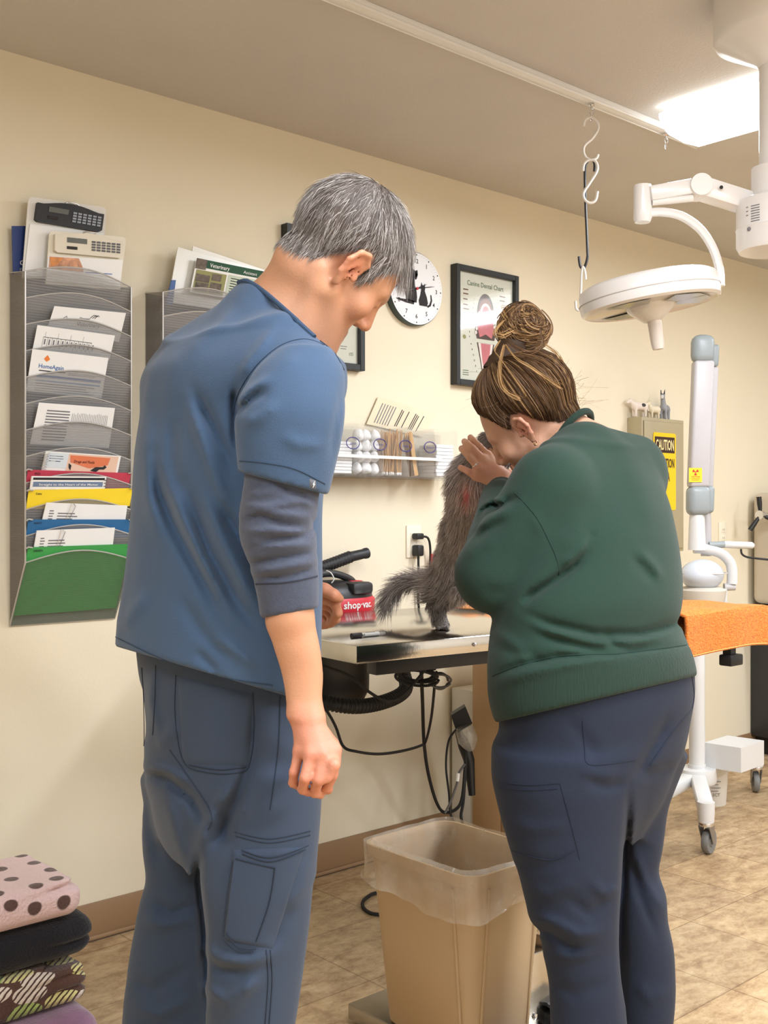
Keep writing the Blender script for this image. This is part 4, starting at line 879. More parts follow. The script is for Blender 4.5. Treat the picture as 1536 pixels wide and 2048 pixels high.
def towel_mat(name, kind):
    m = bpy.data.materials.new(name); m.use_nodes = True; nt = m.node_tree; L = nt.links.new; b = nt.nodes['Principled BSDF']; b.inputs['Roughness'].default_value = .95; b.inputs['Sheen Weight'].default_value = .3
    tc = nt.nodes.new('ShaderNodeTexCoord'); vo = nt.nodes.new('ShaderNodeTexVoronoi'); vo.voronoi_dimensions = '2D'; sx = nt.nodes.new('ShaderNodeSeparateXYZ'); cb = nt.nodes.new('ShaderNodeCombineXYZ'); ad = nt.nodes.new('ShaderNodeMath'); ad.operation = 'ADD'; L(tc.outputs['Object'], sx.inputs[0]); L(sx.outputs[0], cb.inputs[0]); L(sx.outputs[1], ad.inputs[0]); L(sx.outputs[2], ad.inputs[1]); L(ad.outputs[0], cb.inputs[1]); L(cb.outputs[0], vo.inputs['Vector']); rp = nt.nodes.new('ShaderNodeValToRGB'); rp.color_ramp.interpolation = 'LINEAR'
    nz = nt.nodes.new('ShaderNodeTexNoise'); nz.inputs['Scale'].default_value = 170; nz.inputs['Detail'].default_value = 4; L(tc.outputs['Object'], nz.inputs['Vector'])
    if kind == 'dots':
        vo.inputs['Scale'].default_value = 15; vo.inputs['Randomness'].default_value = .45; e = rp.color_ramp.elements; e[0].position = .21; e[0].color = lin((98, 72, 66))+(1,); e[1].position = .26; e[1].color = lin((242, 212, 212))+(1,); L(vo.outputs['Distance'], rp.inputs[0]); col = rp.outputs[0]
    else:
        mp = nt.nodes.new('ShaderNodeMapping'); mp.inputs['Scale'].default_value = (.8, 1.5, 1); mp.inputs['Rotation'].default_value = (0, 0, .5); L(cb.outputs[0], mp.inputs['Vector']); L(mp.outputs[0], vo.inputs['Vector'])
        vo.inputs['Scale'].default_value = 15; e = rp.color_ramp.elements; e[0].position = .46; e[0].color = (1, 1, 1, 1); e[1].position = .48; e[1].color = (0, 0, 0, 1); L(vo.outputs['Distance'], rp.inputs[0])
        wv = nt.nodes.new('ShaderNodeTexWave'); wv.inputs['Scale'].default_value = 26; wv.inputs['Distortion'].default_value = 2; L(mp.outputs[0], wv.inputs['Vector']); r2 = nt.nodes.new('ShaderNodeValToRGB'); r2.color_ramp.elements[0].position = .22; r2.color_ramp.elements[0].color = lin((84, 56, 44))+(1,); r2.color_ramp.elements[1].position = .34; r2.color_ramp.elements[1].color = (1, 1, 1, 1); L(wv.outputs['Color'], r2.inputs[0])
        r3 = nt.nodes.new('ShaderNodeValToRGB'); r3.color_ramp.interpolation = 'CONSTANT'; e = r3.color_ramp.elements; e[0].color = lin((238, 226, 212))+(1,); e[1].position = .42; e[1].color = lin((226, 218, 150))+(1,); k = e.new(.66); k.color = lin((180, 204, 116))+(1,); sp = nt.nodes.new('ShaderNodeSeparateColor'); L(vo.outputs['Color'], sp.inputs[0]); L(sp.outputs[0], r3.inputs[0])
        mu = nt.nodes.new('ShaderNodeMix'); mu.data_type = 'RGBA'; mu.blend_type = 'MULTIPLY'; mu.inputs[0].default_value = 1; L(r3.outputs[0], mu.inputs[6]); L(r2.outputs[0], mu.inputs[7])
        mx = nt.nodes.new('ShaderNodeMix'); mx.data_type = 'RGBA'; L(rp.outputs[0], mx.inputs[0]); mx.inputs[6].default_value = lin((88, 58, 46))+(1,); L(mu.outputs[2], mx.inputs[7]); col = mx.outputs[2]
    L(col, b.inputs['Base Color']); bp = nt.nodes.new('ShaderNodeBump'); bp.inputs['Strength'].default_value = .9; bp.inputs['Distance'].default_value = .006; L(nz.outputs['Fac'], bp.inputs['Height']); L(bp.outputs[0], b.inputs['Normal']); return m
PURP = mat('plush_purple', (150, 112, 142), .95, bump=.6, bscale=160, var=.12, vscale=24, sheen=.5); BLKT = mat('plush_black', (16, 15, 24), .95, bump=.8, bscale=220, sheen=.2)
tx, ty = .815, 2.12
towel('purple plush towel at the bottom of the pile on the floor', (tx-.02, ty+.05, .0), (tx+.325, ty+.34, .130), PURP, 3, [.5], .05)
towel('brown towel with white and lime leaf pattern, under the black towel', (tx-.02, ty+.11, .133), (tx+.318, ty+.38, .224), towel_mat('towel_leaf', 'leaf'), 5, [.30, .62, .85], .03, .004)
towel('plain black plush towel between the leaf pattern and pink ones', (tx-.02, ty+.12, .227), (tx+.345, ty+.40, .316), BLKT, 8, [.5], .045)
towel('fluffy pink towel with brown dots on top of the pile', (tx-.02, ty+.12, .319), (tx+.312, ty+.40, .402), towel_mat('towel_dots', 'dots'), 11, [.72], .035, .004)
# ================================================================ ceiling rail and hooks
t = thing('ceiling_rail', 'white ceiling rail running towards the ceiling light', 'rail', (1.4, 2.01, H))
mb = MB(); mb.box((-.6, 1.995, H-.022), (3.22, 2.027, H), WHT, .003); mb.build('track', t)
mb = MB(); mb.box((-.6, 1.992, H-.0235), (3.22, 1.9955, H-.016), WHT, .001); mb.box((-.6, 2.0265, H-.0235), (3.22, 2.030, H-.016), WHT, .001); mb.build('lip', t)
HK = mat('hook_white', (226, 220, 212), .35)
def eye(x, label, D):
    p = WP(x[0], x[1], 2.011); t = thing('screw_eye', label, 'hook', (p.x, 2.011, H-.024)); z = H-.022
    mb = MB(); mb.lathe([(.009, 0), (.009, -.006), (.004, -.010), (.004, -.016), (0, -.016)], (p.x, 2.011, z), CHROME, n=12); mb.build('base', t)
    mb = MB(); mb.tube([(p.x+math.sin(a)*.009, 2.011, z-.024+math.cos(a)*.009) for a in np.linspace(0, 6.28, 17)[:-1]], .0018, CHROME, 6, True); mb.tube([(p.x+.004*math.sin(a), 2.011+.002, z-.042+math.cos(a)*.010) for a in np.linspace(0, 6.28, 15)[:-1]], .0015, CHROME, 6, True); mb.build('ring', t)
    return p
e1 = eye((1183, 205), 'chrome screw eye in the ceiling rail above the white hooks', 0); eye((1332, 272), 'chrome screw eye near the end of the rail by the ceiling light', 0)
hx = [WP(1183, 236, 2.011)]
def hook(label, px, D0, r, m, name='s_hook'):
    D = D0; pts = [V(x, y, D) for x, y in px]; mb = MB(); mb.tube(smooth_path(pts, 7), r, m, 8); return tag(mb.build(name), label, 'hook')
De = e1.x*CA+e1.y*SA
hook('white S hook hanging from the chrome eye on the ceiling rail', [(1167, 252), (1170, 240), (1182, 235), (1194, 244), (1196, 258), (1185, 276), (1170, 290), (1167, 303), (1172, 315), (1184, 320), (1193, 316), (1196, 309)], De, .0042, HK)
hook('white S hook hanging from the upper white S hook', [(1166, 342), (1168, 328), (1178, 320), (1190, 322), (1195, 333), (1192, 346), (1178, 368), (1167, 386), (1170, 400), (1181, 406), (1191, 400), (1195, 383)], De-.01, .0042, HK)
hook('long black rod hook hanging from the white S hooks', [(1189, 343), (1189, 326), (1182, 319), (1174, 324), (1170, 340), (1171, 400), (1173, 450), (1175, 500), (1175, 515), (1171, 530), (1166, 537), (1161, 533), (1159, 524), (1158, 513)], De+.012, .0042, mat('rod_black', (34, 36, 38), .4), 'rod_hook')
hook('small white S hook at the bottom of the black rod hook', [(1171, 559), (1170, 545), (1166, 534), (1163, 546), (1162, 570), (1161, 595), (1162, 612), (1158, 621), (1152, 617), (1151, 602)], De, .0036, HK)
# ================================================================ surgical lamp
LW = mat('lamp_white', (228, 224, 220), .28, var=.01, coat=.3); LS = mat('ring_grey', (196, 190, 186), .4)  # grey of the trim ring and the tube head seam
DL = 2.62; LC = V(1548, 200, DL)
t = thing('surgical_lamp', 'white ceiling mounted surgical lamp with a round head', 'surgical lamp', (LC.x, LC.y, H))
zz = lambda y: CZ-(y-YH)/F*DL
mb = MB(); mb.lathe([(0, H), (.140, H), (.140, zz(72)), (.134, zz(84)), (.040, zz(128)), (.036, zz(134)), (0, zz(134))], (LC.x, LC.y, 0), LW, n=48); mb.build('canopy', t)
mb = MB(); mb.lathe([(.034, zz(134)), (.034, zz(336))], (LC.x, LC.y, 0), LW, n=28); mb.build('post', t)
mb = MB(); mb.lathe([(0, zz(334)), (.052, zz(336)), (.052, zz(390)), (.084, zz(402)), (.087, zz(412)), (.087, zz(458)), (.0885, zz(459)), (.087, zz(461)), (.087, zz(492)), (.080, zz(503)), (0, zz(504))], (LC.x, LC.y, 0), LW, n=40); hb = mb.build('hub', t)
cd = Vector((-LC.x, -LC.y, 0)).normalized(); sd = Vector((-cd.y, cd.x, 0))
def hubp(a, z): d = (cd*math.cos(a)+sd*math.sin(a)); return Vector((LC.x, LC.y, z))+d*.0875
mb = MB()
for j in range(7): mb.tube([hubp(-.62+.05*i, zz(424+5*j)) for i in range(6)], .0011, INKG, 4)
for j in range(3): mb.tube([hubp(-.78, zz(424+8*j)), hubp(-.72, zz(424+8*j))], .0011, INKG, 4)
mb.build('rating_label', hb)
mb = MB(); mb.ball(hubp(-.68, zz(468)), .005, INKG, seg=8); mb.build('screw', hb); mb = MB(); mb.lathe([(.012, 0), (.012, -.012), (0, -.012)], (LC.x-.02, LC.y-.03, zz(503)), BLK, n=12); mb.build('cable_plug', hb)
Av = lambda x, y, D=DL: V(x, y, D)
def beam(mb, a, b, w, h, m, bev=.004):
    d = (b-a); L_ = d.length; d.normalize(); s = d.cross(UZ).normalized(); u = s.cross(d); R = Matrix((d, s, u)).transposed(); c = (a+b)/2
    mb.box(c-Vector((L_/2, w/2, h/2)), c+Vector((L_/2, w/2, h/2)), m, bev, 2, R)
mb = MB(); beam(mb, Av(1392, 374), Av(1500, 408, DL+.02), .05, .046, LW); a1 = mb.build('arm', t)
mb = MB(); q_ = Av(1436, 381)-Vector((CA, SA, 0))*.026; mb.ball(q_, .0045, BLK, seg=8); mb.build('bolt', a1)
mb = MB(); mb.lathe([(.0, -.030), (.026, -.030), (.027, -.02), (.027, .028), (.0, .03)], Av(1397, 375), LW, axis=(CA, SA, 0), n=24); mb.build('knuckle', t)
mb = MB(); beam(mb, Av(1298, 391), Av(1395, 374), .046, .036, LW); mb.build('arm', t)
mb = MB(); mb.tube([Av(1304, 404, DL-.01), Av(1385, 396, DL-.01)], [.009, .009], LW, 10); mb.build('arm_cover', t)
mb = MB(); mb.lathe([(0, zz(370)), (.021, zz(371)), (.022, zz(376)), (.022, zz(425)), (.0215, zz(438)), (.018, zz(445)), (0, zz(446))], (Av(1285, 400).x, Av(1285, 400).y, 0), LW, n=28); mb.build('swivel', t)
arc = smooth_path([Av(1288, 428), Av(1320, 424), Av(1362, 432), Av(1400, 458), Av(1425, 495), Av(1438, 535), Av(1441, 572)], 6)
mb = MB(); mb.tube(arc, [.0135]*len(arc), LW, 10, flat=.75); mb.build('yoke', t)
mb = MB(); mb.lathe([(0, -.014), (.010, -.014), (.012, 0), (.010, .012), (0, .012)], Av(1432, 567), LW, axis=(SA, -CA, .1), n=16); mb.build('pivot', t)
# head: shallow drum tipped up to the right
hc_ = Av(1297, 588); rg = Vector((SA, -CA, 0)); fwv = Vector((CA, SA, 0)); tl_ = math.radians(8.5)
hx_ = (rg*math.cos(tl_)+UZ*math.sin(tl_)); hz_ = (-rg*math.sin(tl_)+UZ*math.cos(tl_)); hz_ = (hz_+fwv*-.0).normalized(); k_ = DL/F
mb = MB(); mb.lathe([(0, .034), (.10, .036), (.148, .031), (.160, .024), (.163, .016), (.165, -.012), (.163, -.028), (.155, -.033), (.150, -.030), (0, -.026)], hc_, LW, axis=hz_, n=64, xdir=hx_); hd_ = mb.build('lamp_head', t)
mb = MB(); mb.tube([hc_+hz_*-.006+(hx_*math.cos(a)+hz_.cross(hx_)*math.sin(a))*.1655 for a in np.linspace(0, 6.283, 65)[:-1]], .0012, LS, 5, True); mb.build('trim_ring', hd_)
for a0 in (-.5, 1.6, 3.7, 5.0):
    mb = MB(); cc_ = lambda r, a: hc_-hz_*.0325+(hx_*math.cos(a)+hz_.cross(hx_)*math.sin(a))*r
    mb.poly([cc_(.065, a0), cc_(.135, a0-.1), cc_(.14, a0+.35), cc_(.135, a0+.8), cc_(.065, a0+.7)], mat('lens_grey', (150, 152, 150), .15)); mb.build('lens', hd_)
mb = MB(); mb.lathe([(0, -.026), (.058, -.027), (.055, -.036), (.050, -.042), (.022, -.066), (.0, -.066)], hc_, LW, axis=hz_, n=32, xdir=hx_); mb.build('handle_socket', hd_)
mb = MB(); mb.lathe([(.0165, -.064), (.0165, -.075), (.0155, -.12), (.013, -.134), (0, -.136)], hc_+hx_*.004, mat('handle_pale', (226, 216, 206), .4), axis=hz_, n=24); mb.build('sterile_handle', hd_)
mb = MB(); b0 = hc_+hx_*.158; mb.box(b0-Vector((.012, .014, .026)), b0+Vector((.012, .014, .03)), LW, .004); mb.build('hinge_block', hd_)
# ================================================================ mobile x-ray unit
XD = 4.22; t = thing('xray_unit', 'white mobile dental x-ray unit on casters by the orange towel', 'x-ray unit', (HP(1400, 1545, .2).x, HP(1400, 1545, .2).y, 0))
XG = mat('xray_grey', (142, 150, 152), .4, var=.01); XW = mat('xray_white', (208, 208, 206), .35, var=.01); XS = mat('xray_pale_grey', (180, 177, 178), .4)  # arms, rear post and pivot are a light lilac grey
X_ = lambda x, y, D=XD: V(x, y, D)
def post(name, x0, y0, x1, y1, wpx, dep, m, par=t, D=XD, bev=.01):
    a, b = X_(x0, y0, D), X_(x1, y1, D); d = (a-b); L_ = d.length; d.normalize(); R = Matrix((rg, (d.cross(rg)).normalized(), d)).transposed(); c = (a+b)/2; w = wpx*D/F
    mb = MB(); mb.box(c-Vector((w/2, dep/2, L_/2)), c+Vector((w/2, dep/2, L_/2)), m, bev, 3, R); return mb.build(name, par)
post('rear_arm', 1426, 735, 1415, 975, 17, .05, XS, D=XD+.07, bev=.008); post('rear_arm_cap', 1427, 690, 1425, 735, 18, .06, XG, D=XD+.07, bev=.012)
fa = post('front_arm', 1406, 722, 1396, 975, 40, .062, XS, bev=.012); post('front_arm_cap', 1405.5, 670, 1404.5, 727, 45, .075, XG, bev=.03); post('elbow_cover', 1396.5, 972, 1396, 1031, 45, .078, XG, bev=.024); post('rear_elbow_cover', 1418, 972, 1416, 1026, 18, .06, XG, D=XD+.06, bev=.014)
# radiation sticker
sc_ = X_(1391, 950, XD-.034); YEL = mat('sign_yellow', (248, 206, 30), .55); REDX = mat('trefoil_red', (178, 40, 34), .6)
mb = MB(); P2 = lambda x, z, e=0.: sc_+rg*x+UZ*z-fwv*e; mb.poly([P2(-.025, -.027), P2(.025, -.027), P2(.025, .027), P2(-.025, .027)], YEL)
for k in range(3):
    a0 = math.radians(90+120*k+60); mb.poly([P2(.003*math.cos(a0-.5), .011+.003*math.sin(a0-.5), .0006)]+[P2(.0125*math.cos(a0+b), .011+.0125*math.sin(a0+b), .0006) for b in (-.5, -.25, 0, .25, .5)]+[P2(.003*math.cos(a0+.5), .011+.003*math.sin(a0+.5), .0006)], REDX)
mb.poly([P2(.0022*math.cos(a), .011+.0022*math.sin(a), .0006) for a in np.linspace(0, 6.28, 9)[:-1]], REDX)
mb.text('CAUTION', P2(0, -.009, .0006), rg, UZ, .0075, REDX, bold=.02); mb.text('X-RADIATION', P2(0, -.015, .0006), rg, UZ, .0055, REDX); mb.text('EQUIPMENT', P2(0, -.021, .0006), rg, UZ, .0055, REDX); tag(mb.build('radiation_sticker', fa), 'yellow sticker with a red radiation trefoil')
mb = MB(); a = X_(1394, 1100); mb.lathe([(.034, 0), (.030, .10), (.028, .135)], a, XW, n=24); mb.build('swivel_post', t)
mb = MB(); mb.lathe([(.020, 0), (.020, .12), (.018, .17)], X_(1412, 1112, XD+.06), XS, n=18); mb.build('rear_post', t)
yk = smooth_path([X_(1388, 1097), X_(1410, 1098), X_(1440, 1106), X_(1458, 1122), X_(1464, 1140), X_(1464, 1168)], 6)
mb = MB(); mb.tube(yk, .016, XW, 12, flat=1.3); mb.build('yoke', t)
mb = MB(); mb.tube([X_(1448, 1174), X_(1470, 1174)], [.015, .013], XS, 14); mb.build('pivot', t)
mb = MB(); mb.ball(X_(1404, 1150, XD-.02), (.094, .075, .060), mat('tubehead_white', (192, 198, 206), .3), seg=28); th_o = mb.build('tube_head', t)
mb = MB(); mb.tube([X_(1404, 1146, XD-.02)+(rg*math.cos(a)*.0945-fwv*math.sin(a)*.0755) for a in np.linspace(0, 6.28, 41)[:-1]], .002, LS, 5, True); mb.build('seam_ring', th_o)
mb = MB(); mb.lathe([(.080, .0), (.086, .03), (.088, .05), (.070, .062), (0, .062)], X_(1405, 1206, XD-.02), mat('collimator_beige', (196, 188, 174), .45), n=32); mb.build('collimator', t)
mb = MB(); mb.box(X_(1437, 1200)-Vector((.016, .03, .035)), X_(1437, 1200)+Vector((.016, .03, .045)), XW, .005); cu_ = mb.build('control_panel', t)
mb = MB(); mb.tube([X_(1418, 1090), X_(1449, 1089)], .013, XG, 12); mb.build('handle_mount', t)
mb = MB(); mb.tube([X_(1446, 1089), X_(1449, 1089), X_(1504, 1091), X_(1508, 1091)], [.009, .0135, .0135, .008], XW, 14); mb.build('handle_bar', t)
mb = MB(); mb.tube(smooth_path([X_(1482, 1098), X_(1484, 1108), X_(1494, 1114), X_(1515, 1117), X_(1545, 1120)], 6), .004, BLKR, 8); mb.build('cable', t)
hubc = X_(1394, 1540)
mb = MB(); mb.lathe([(.030, .235), (.030, .88), (0, .88)], (hubc.x, hubc.y, 0), XW, n=24); mb.lathe([(.034, .222), (.034, .238)], (hubc.x, hubc.y, 0), XW, n=24); mb.build('column', t)
mb = MB(); mb.lathe([(0, .165), (.07, .168), (.075, .18), (.07, .222), (0, .226)], (hubc.x, hubc.y, 0), XW, n=28); mb.build('base_hub', t)
def leg_to(tip, top=.212, par=t):
    a = Vector((hubc.x, hubc.y, .195)); b = Vector((tip.x, tip.y, .165)); mb = MB(); beam(mb, a, b, .058, .045, XW, .012); l = mb.build('base_leg', par)
    mb = MB(); mb.lathe([(.028, .118), (.030, .15), (.030, .188)], (tip.x, tip.y, 0), XW, n=20); mb.build('leg_end', l); return l
def caster(tip, hd):
    l = leg_to(tip); h = Vector((math.cos(hd), math.sin(hd), 0)); s = Vector((-h.y, h.x, 0)); w = Vector((tip.x, tip.y, .045))+h*.025
    mb = MB(); mb.lathe([(.026, .105), (.028, .112), (.026, .119)], (tip.x, tip.y, 0), CHROME, n=20)
    for e in (-.018, .018): mb.slab([Vector((tip.x, tip.y, .106))-h*.022+s*e, Vector((tip.x, tip.y, .106))+h*.024+s*e, w+h*.008-UZ*.008+s*e, w-h*.010-UZ*.006+s*e], s, .003*(1 if e > 0 else -1), mat('caster_grey', (150, 148, 146), .35, .8))
    f = mb.build('caster_fork', l)
    mb = MB(); mb.lathe([(.0, -.012), (.018, -.013), (.020, -.010), (.036, -.012), (.042, -.012), (.045, -.007), (.045, .007), (.042, .012), (.036, .012), (.020, .010), (.018, .013), (0, .012)], w, mat('caster_rubber', (118, 118, 116), .6), axis=s, n=36); mb.build('caster_wheel', f)
ct = HP(1412, 1645, .115); caster(ct, math.radians(10))
caster(hubc+Vector((.62, .10, 0)), math.radians(40)); caster(hubc+Vector((-.32, -.02, 0)), math.radians(200)); caster(hubc+Vector((.05, .42, 0)), math.radians(90))
N_ = HP(1482, 1496, .316); L2 = HP(1408, 1485, .316); R2 = HP(1528, 1481, .316); B2 = L2+R2-N_
mb = MB(); mb.slab([p-UZ*.094 for p in (N_, R2, B2, L2)], UZ, .094, XW); mb.build('power_box', t)
# ---------------------------------------------------------------- bucket under it
bp0 = HP(1424, 1588, .0); bp0 = V(1423, 1588, 4.55); bz = 0.
t = thing('white_bucket', 'small white lidded bucket with a printed label behind the caster leg', 'bucket', (bp0.x, bp0.y, 0))
mb = MB(); mb.lathe([(0, 0), (.058, 0), (.066, .135), (0, .135)], (bp0.x, bp0.y, 0), WHT2, n=28); bk = mb.build('tub', t); mb = MB(); mb.lathe([(.069, .135), (.069, .15), (.06, .153), (0, .153)], (bp0.x, bp0.y, 0), WHT, n=28); mb.build('lid', t)
lb = -fwv*.0665+Vector((bp0.x, bp0.y, .105)); mb = MB()
for j in range(4): mb.tube([lb+rg*(-.022)-UZ*.013*j, lb+rg*(.018-.01*(j % 2))-UZ*.013*j], .0016, INKG, 4)
mb.text('SCT', lb-UZ*.060-fwv*.001, rg, UZ, .018, INK); mb.build('printed_label', bk)
# ================================================================ wall cabinet with the caution sign
KH = mat('cabinet_khaki', (176, 164, 132), .5, var=.02); KHD = mat('cabinet_groove', (128, 116, 88), .6)
c0 = WP(1285, 833, 2.78); c1 = WP(1369, 842, 2.78); kx0, kx1, kz1 = c0.x, c1.x, c0.z; kz0 = 1.03
t = thing('wall_cabinet', 'khaki metal wall cabinet with a yellow caution sign', 'cabinet', ((kx0+kx1)/2, 2.82, kz0))
mb = MB(); mb.box((kx0, 2.784, kz0), (kx1, 2.86, kz1), KH, .003); mb.build('carcass', t)
mb = MB(); mb.box((kx0+.012, 2.778, kz0+.014), (kx1-.014, 2.784, kz1-.016), KH, .002); dr = mb.build('door', t)
mb = MB(); q = [(kx0+.012, kz0+.014), (kx1-.014, kz0+.014), (kx1-.014, kz1-.016), (kx0+.012, kz1-.016)]; mb.tube([(x, 2.7835, z) for x, z in q], .0022, KHD, 5, True); mb.build('door_gap', t)
s0 = WP(1306, 864, 2.777); s1 = WP(1351, 868, 2.777); sx0, sx1, sz1 = s0.x, s1.x, s0.z; sh = .34
mb = MB(); y = 2.7765; r_ = .008; pts = [Vector((p.x, y, p.y)) for p in rr(sx0, sx1, sz1-sh, sz1, .010, 0)]; mb.slab(pts, (0, -1, 0), .0015, YEL); y -= .002
sw = sx1-sx0; mb.poly([(sx0+.010, y, sz1-.018), (sx1-.010, y, sz1-.018), (sx1-.010, y, sz1-.088), (sx0+.010, y, sz1-.088)], mat('sign_brown', (60, 34, 22), .6))
mb.text('CAUTION', ((sx0+sx1)/2, y-.0006, sz1-.075), UX, UZ, .064, mat('sign_cream', (250, 232, 170), .6), width=sw*.80, bold=.02); IK2 = mat('sign_ink', (58, 42, 22), .6)
mb.text('RADIATION', ((sx0+sx1)/2, y-.0006, sz1-.152), UX, UZ, .056, IK2, width=sw*.84, bold=.02); mb.text('AREA', ((sx0+sx1)/2, y-.0006, sz1-.212), UX, UZ, .056, IK2, width=sw*.44, bold=.02)
tag(mb.build('caution_sign', t), 'yellow sign lettered CAUTION RADIATION AREA')
# figurines
def beast(label, x, z, sc, hd, body, kind, name):
    m = mat('figurine_'+kind, body, .6, attr='Col'); c_, s_ = math.cos(hd), math.sin(hd)
    def f(P):
        q = np.stack([(P[:, 0]-x)*c_+(P[:, 1]-2.818)*s_, -(P[:, 0]-x)*s_+(P[:, 1]-2.818)*c_, P[:, 2]-z], 1)/sc
        fat = {'cow': .24, 'sheep': .25, 'donkey': .19}[kind]; d = cone(q, (-.30, 0, .62), (.28, 0, .62), fat, fat*.95)
        for lx in (-.32, .30):
            for ly in (-.12, .12): d = smin(d, cone(q, (lx, ly, .55), (lx*1.02, ly, .07), .085, .065), .06)
        nk = {'cow': ((.36, 0, .72), (.56, 0, .86)), 'sheep': ((.34, 0, .74), (.48, 0, .95)), 'donkey': ((.30, 0, .74), (.46, 0, 1.16))}[kind]; d = smin(d, cone(q, nk[0], nk[1], .15, .11), .08)
        h0 = np.array(nk[1]); d = smin(d, cone(q, h0+(.02, 0, .06), h0+(.20, 0, -.04), .12, .085), .05)
        for ly in (-1, 1): d = smin(d, cone(q, h0+(.0, ly*.08, .12), h0+(-.02, ly*(.16 if kind != 'donkey' else .10), .20 if kind != 'donkey' else .38), .045, .025), .03)
        d = smin(d, cone(q, (-.50, 0, .66), (-.58, 0, .40), .03, .05), .04)
        return d*sc
    v, q = sdf_mesh(f, (x-.9*sc, 2.818-.6*sc, z-.004), (x+.9*sc, 2.818+.6*sc, z+1.75*sc), sc*.035, 8)
    u = np.stack([(v[:, 0]-x)*c_+(v[:, 1]-2.818)*s_, -(v[:, 0]-x)*s_+(v[:, 1]-2.818)*c_, v[:, 2]-z], 1)/sc
    c = np.tile(np.array(lin(body)), (len(v), 1))
    if kind == 'cow': w = np.exp(-(((u[:, 0]+.15)/.16)**2+((u[:, 2]-.68)/.12)**2)) > .5; c[w] = lin((40, 38, 40))
    if kind == 'donkey': w = (u[:, 2] > 1.30) | (u[:, 0] < -.52); c[w] = lin((52, 50, 54)); w = (u[:, 0] > .60); c[w] = lin((200, 198, 196))
    return tag(np_mesh(name, v, q, [m], None, c), label, 'figurine', 'farm animal figurines')
fz = kz1
beast('white cow figurine with a black patch, leftmost on the khaki cabinet', kx0-.004+.035, fz, .078, math.radians(158), (232, 220, 208), 'cow', 'cow_figurine')
beast('cream sheep figurine between the cow and the donkey', kx0+.140, fz, .066, math.radians(172), (226, 214, 188), 'sheep', 'sheep_figurine')
beast('grey donkey figurine, rightmost and tallest on the khaki cabinet', kx0+.225, fz, .085, math.radians(200), (146, 148, 152), 'donkey', 'donkey_figurine')
# ================================================================ counter and steriliser at the right edge
t = thing('counter_unit', 'low grey counter on a dark cabinet at the right edge', 'counter', (5.4, 2.55, 0))
mb = MB(); mb.box((5.02, 2.30, .09), (6.4, 2.855, .63), mat('cabinet_dark', (44, 44, 46), .5), .003); mb.build('carcass', t); mb = MB(); mb.box((5.06, 2.34, 0), (6.38, 2.85, .09), BLK); mb.build('toe_kick', t)
mb = MB(); mb.box((4.95, 2.26, .63), (6.42, 2.857, .735), mat('counter_grey', (150, 148, 144), .35), .004); mb.box((4.945, 2.255, .728), (6.42, 2.857, .742), WHT2, .003); mb.build('worktop', t)
AUT = mat('steriliser_beige', (196, 184, 164), .4)
t = thing('steriliser', 'beige tabletop steriliser with a black three spoke knob at the right edge', 'steriliser', (5.3, 2.6, .742))
mb = MB(); mb.box((4.99, 2.40, .752), (5.6, 2.835, 1.30), AUT, .035, 4); mb.build('housing', t)
for x in (5.06, 5.52):
    for y in (2.46, 2.78): mb = MB(); mb.lathe([(.015, .742), (.015, .755)], (x, y, 0), BLKR, n=12); mb.build('foot', t)
k0 = Vector((4.925, 2.755, 1.235)); 
k0 = V(1521, 1030, 5.28)
mb = MB(); mb.tube([k0, (5.0, k0.y-.01, k0.z)], .012, CHROME, 10); mb.lathe([(.0, -.014), (.022, -.012), (.022, .012), (0, .014)], k0, CHROME, axis=(1, 0, 0), n=16); kb = mb.build('knob_hub', t)
for a in (95, 235, 340):
    a = math.radians(a); d = Vector((0, -math.cos(a), math.sin(a))); d = (rg*math.cos(a)+UZ*math.sin(a)); mb = MB(); mb.tube([k0+d*.012, k0+d*.055, k0+d*.088], [.008, .012, .012], BLK, 10); mb.build('knob_spoke', kb)
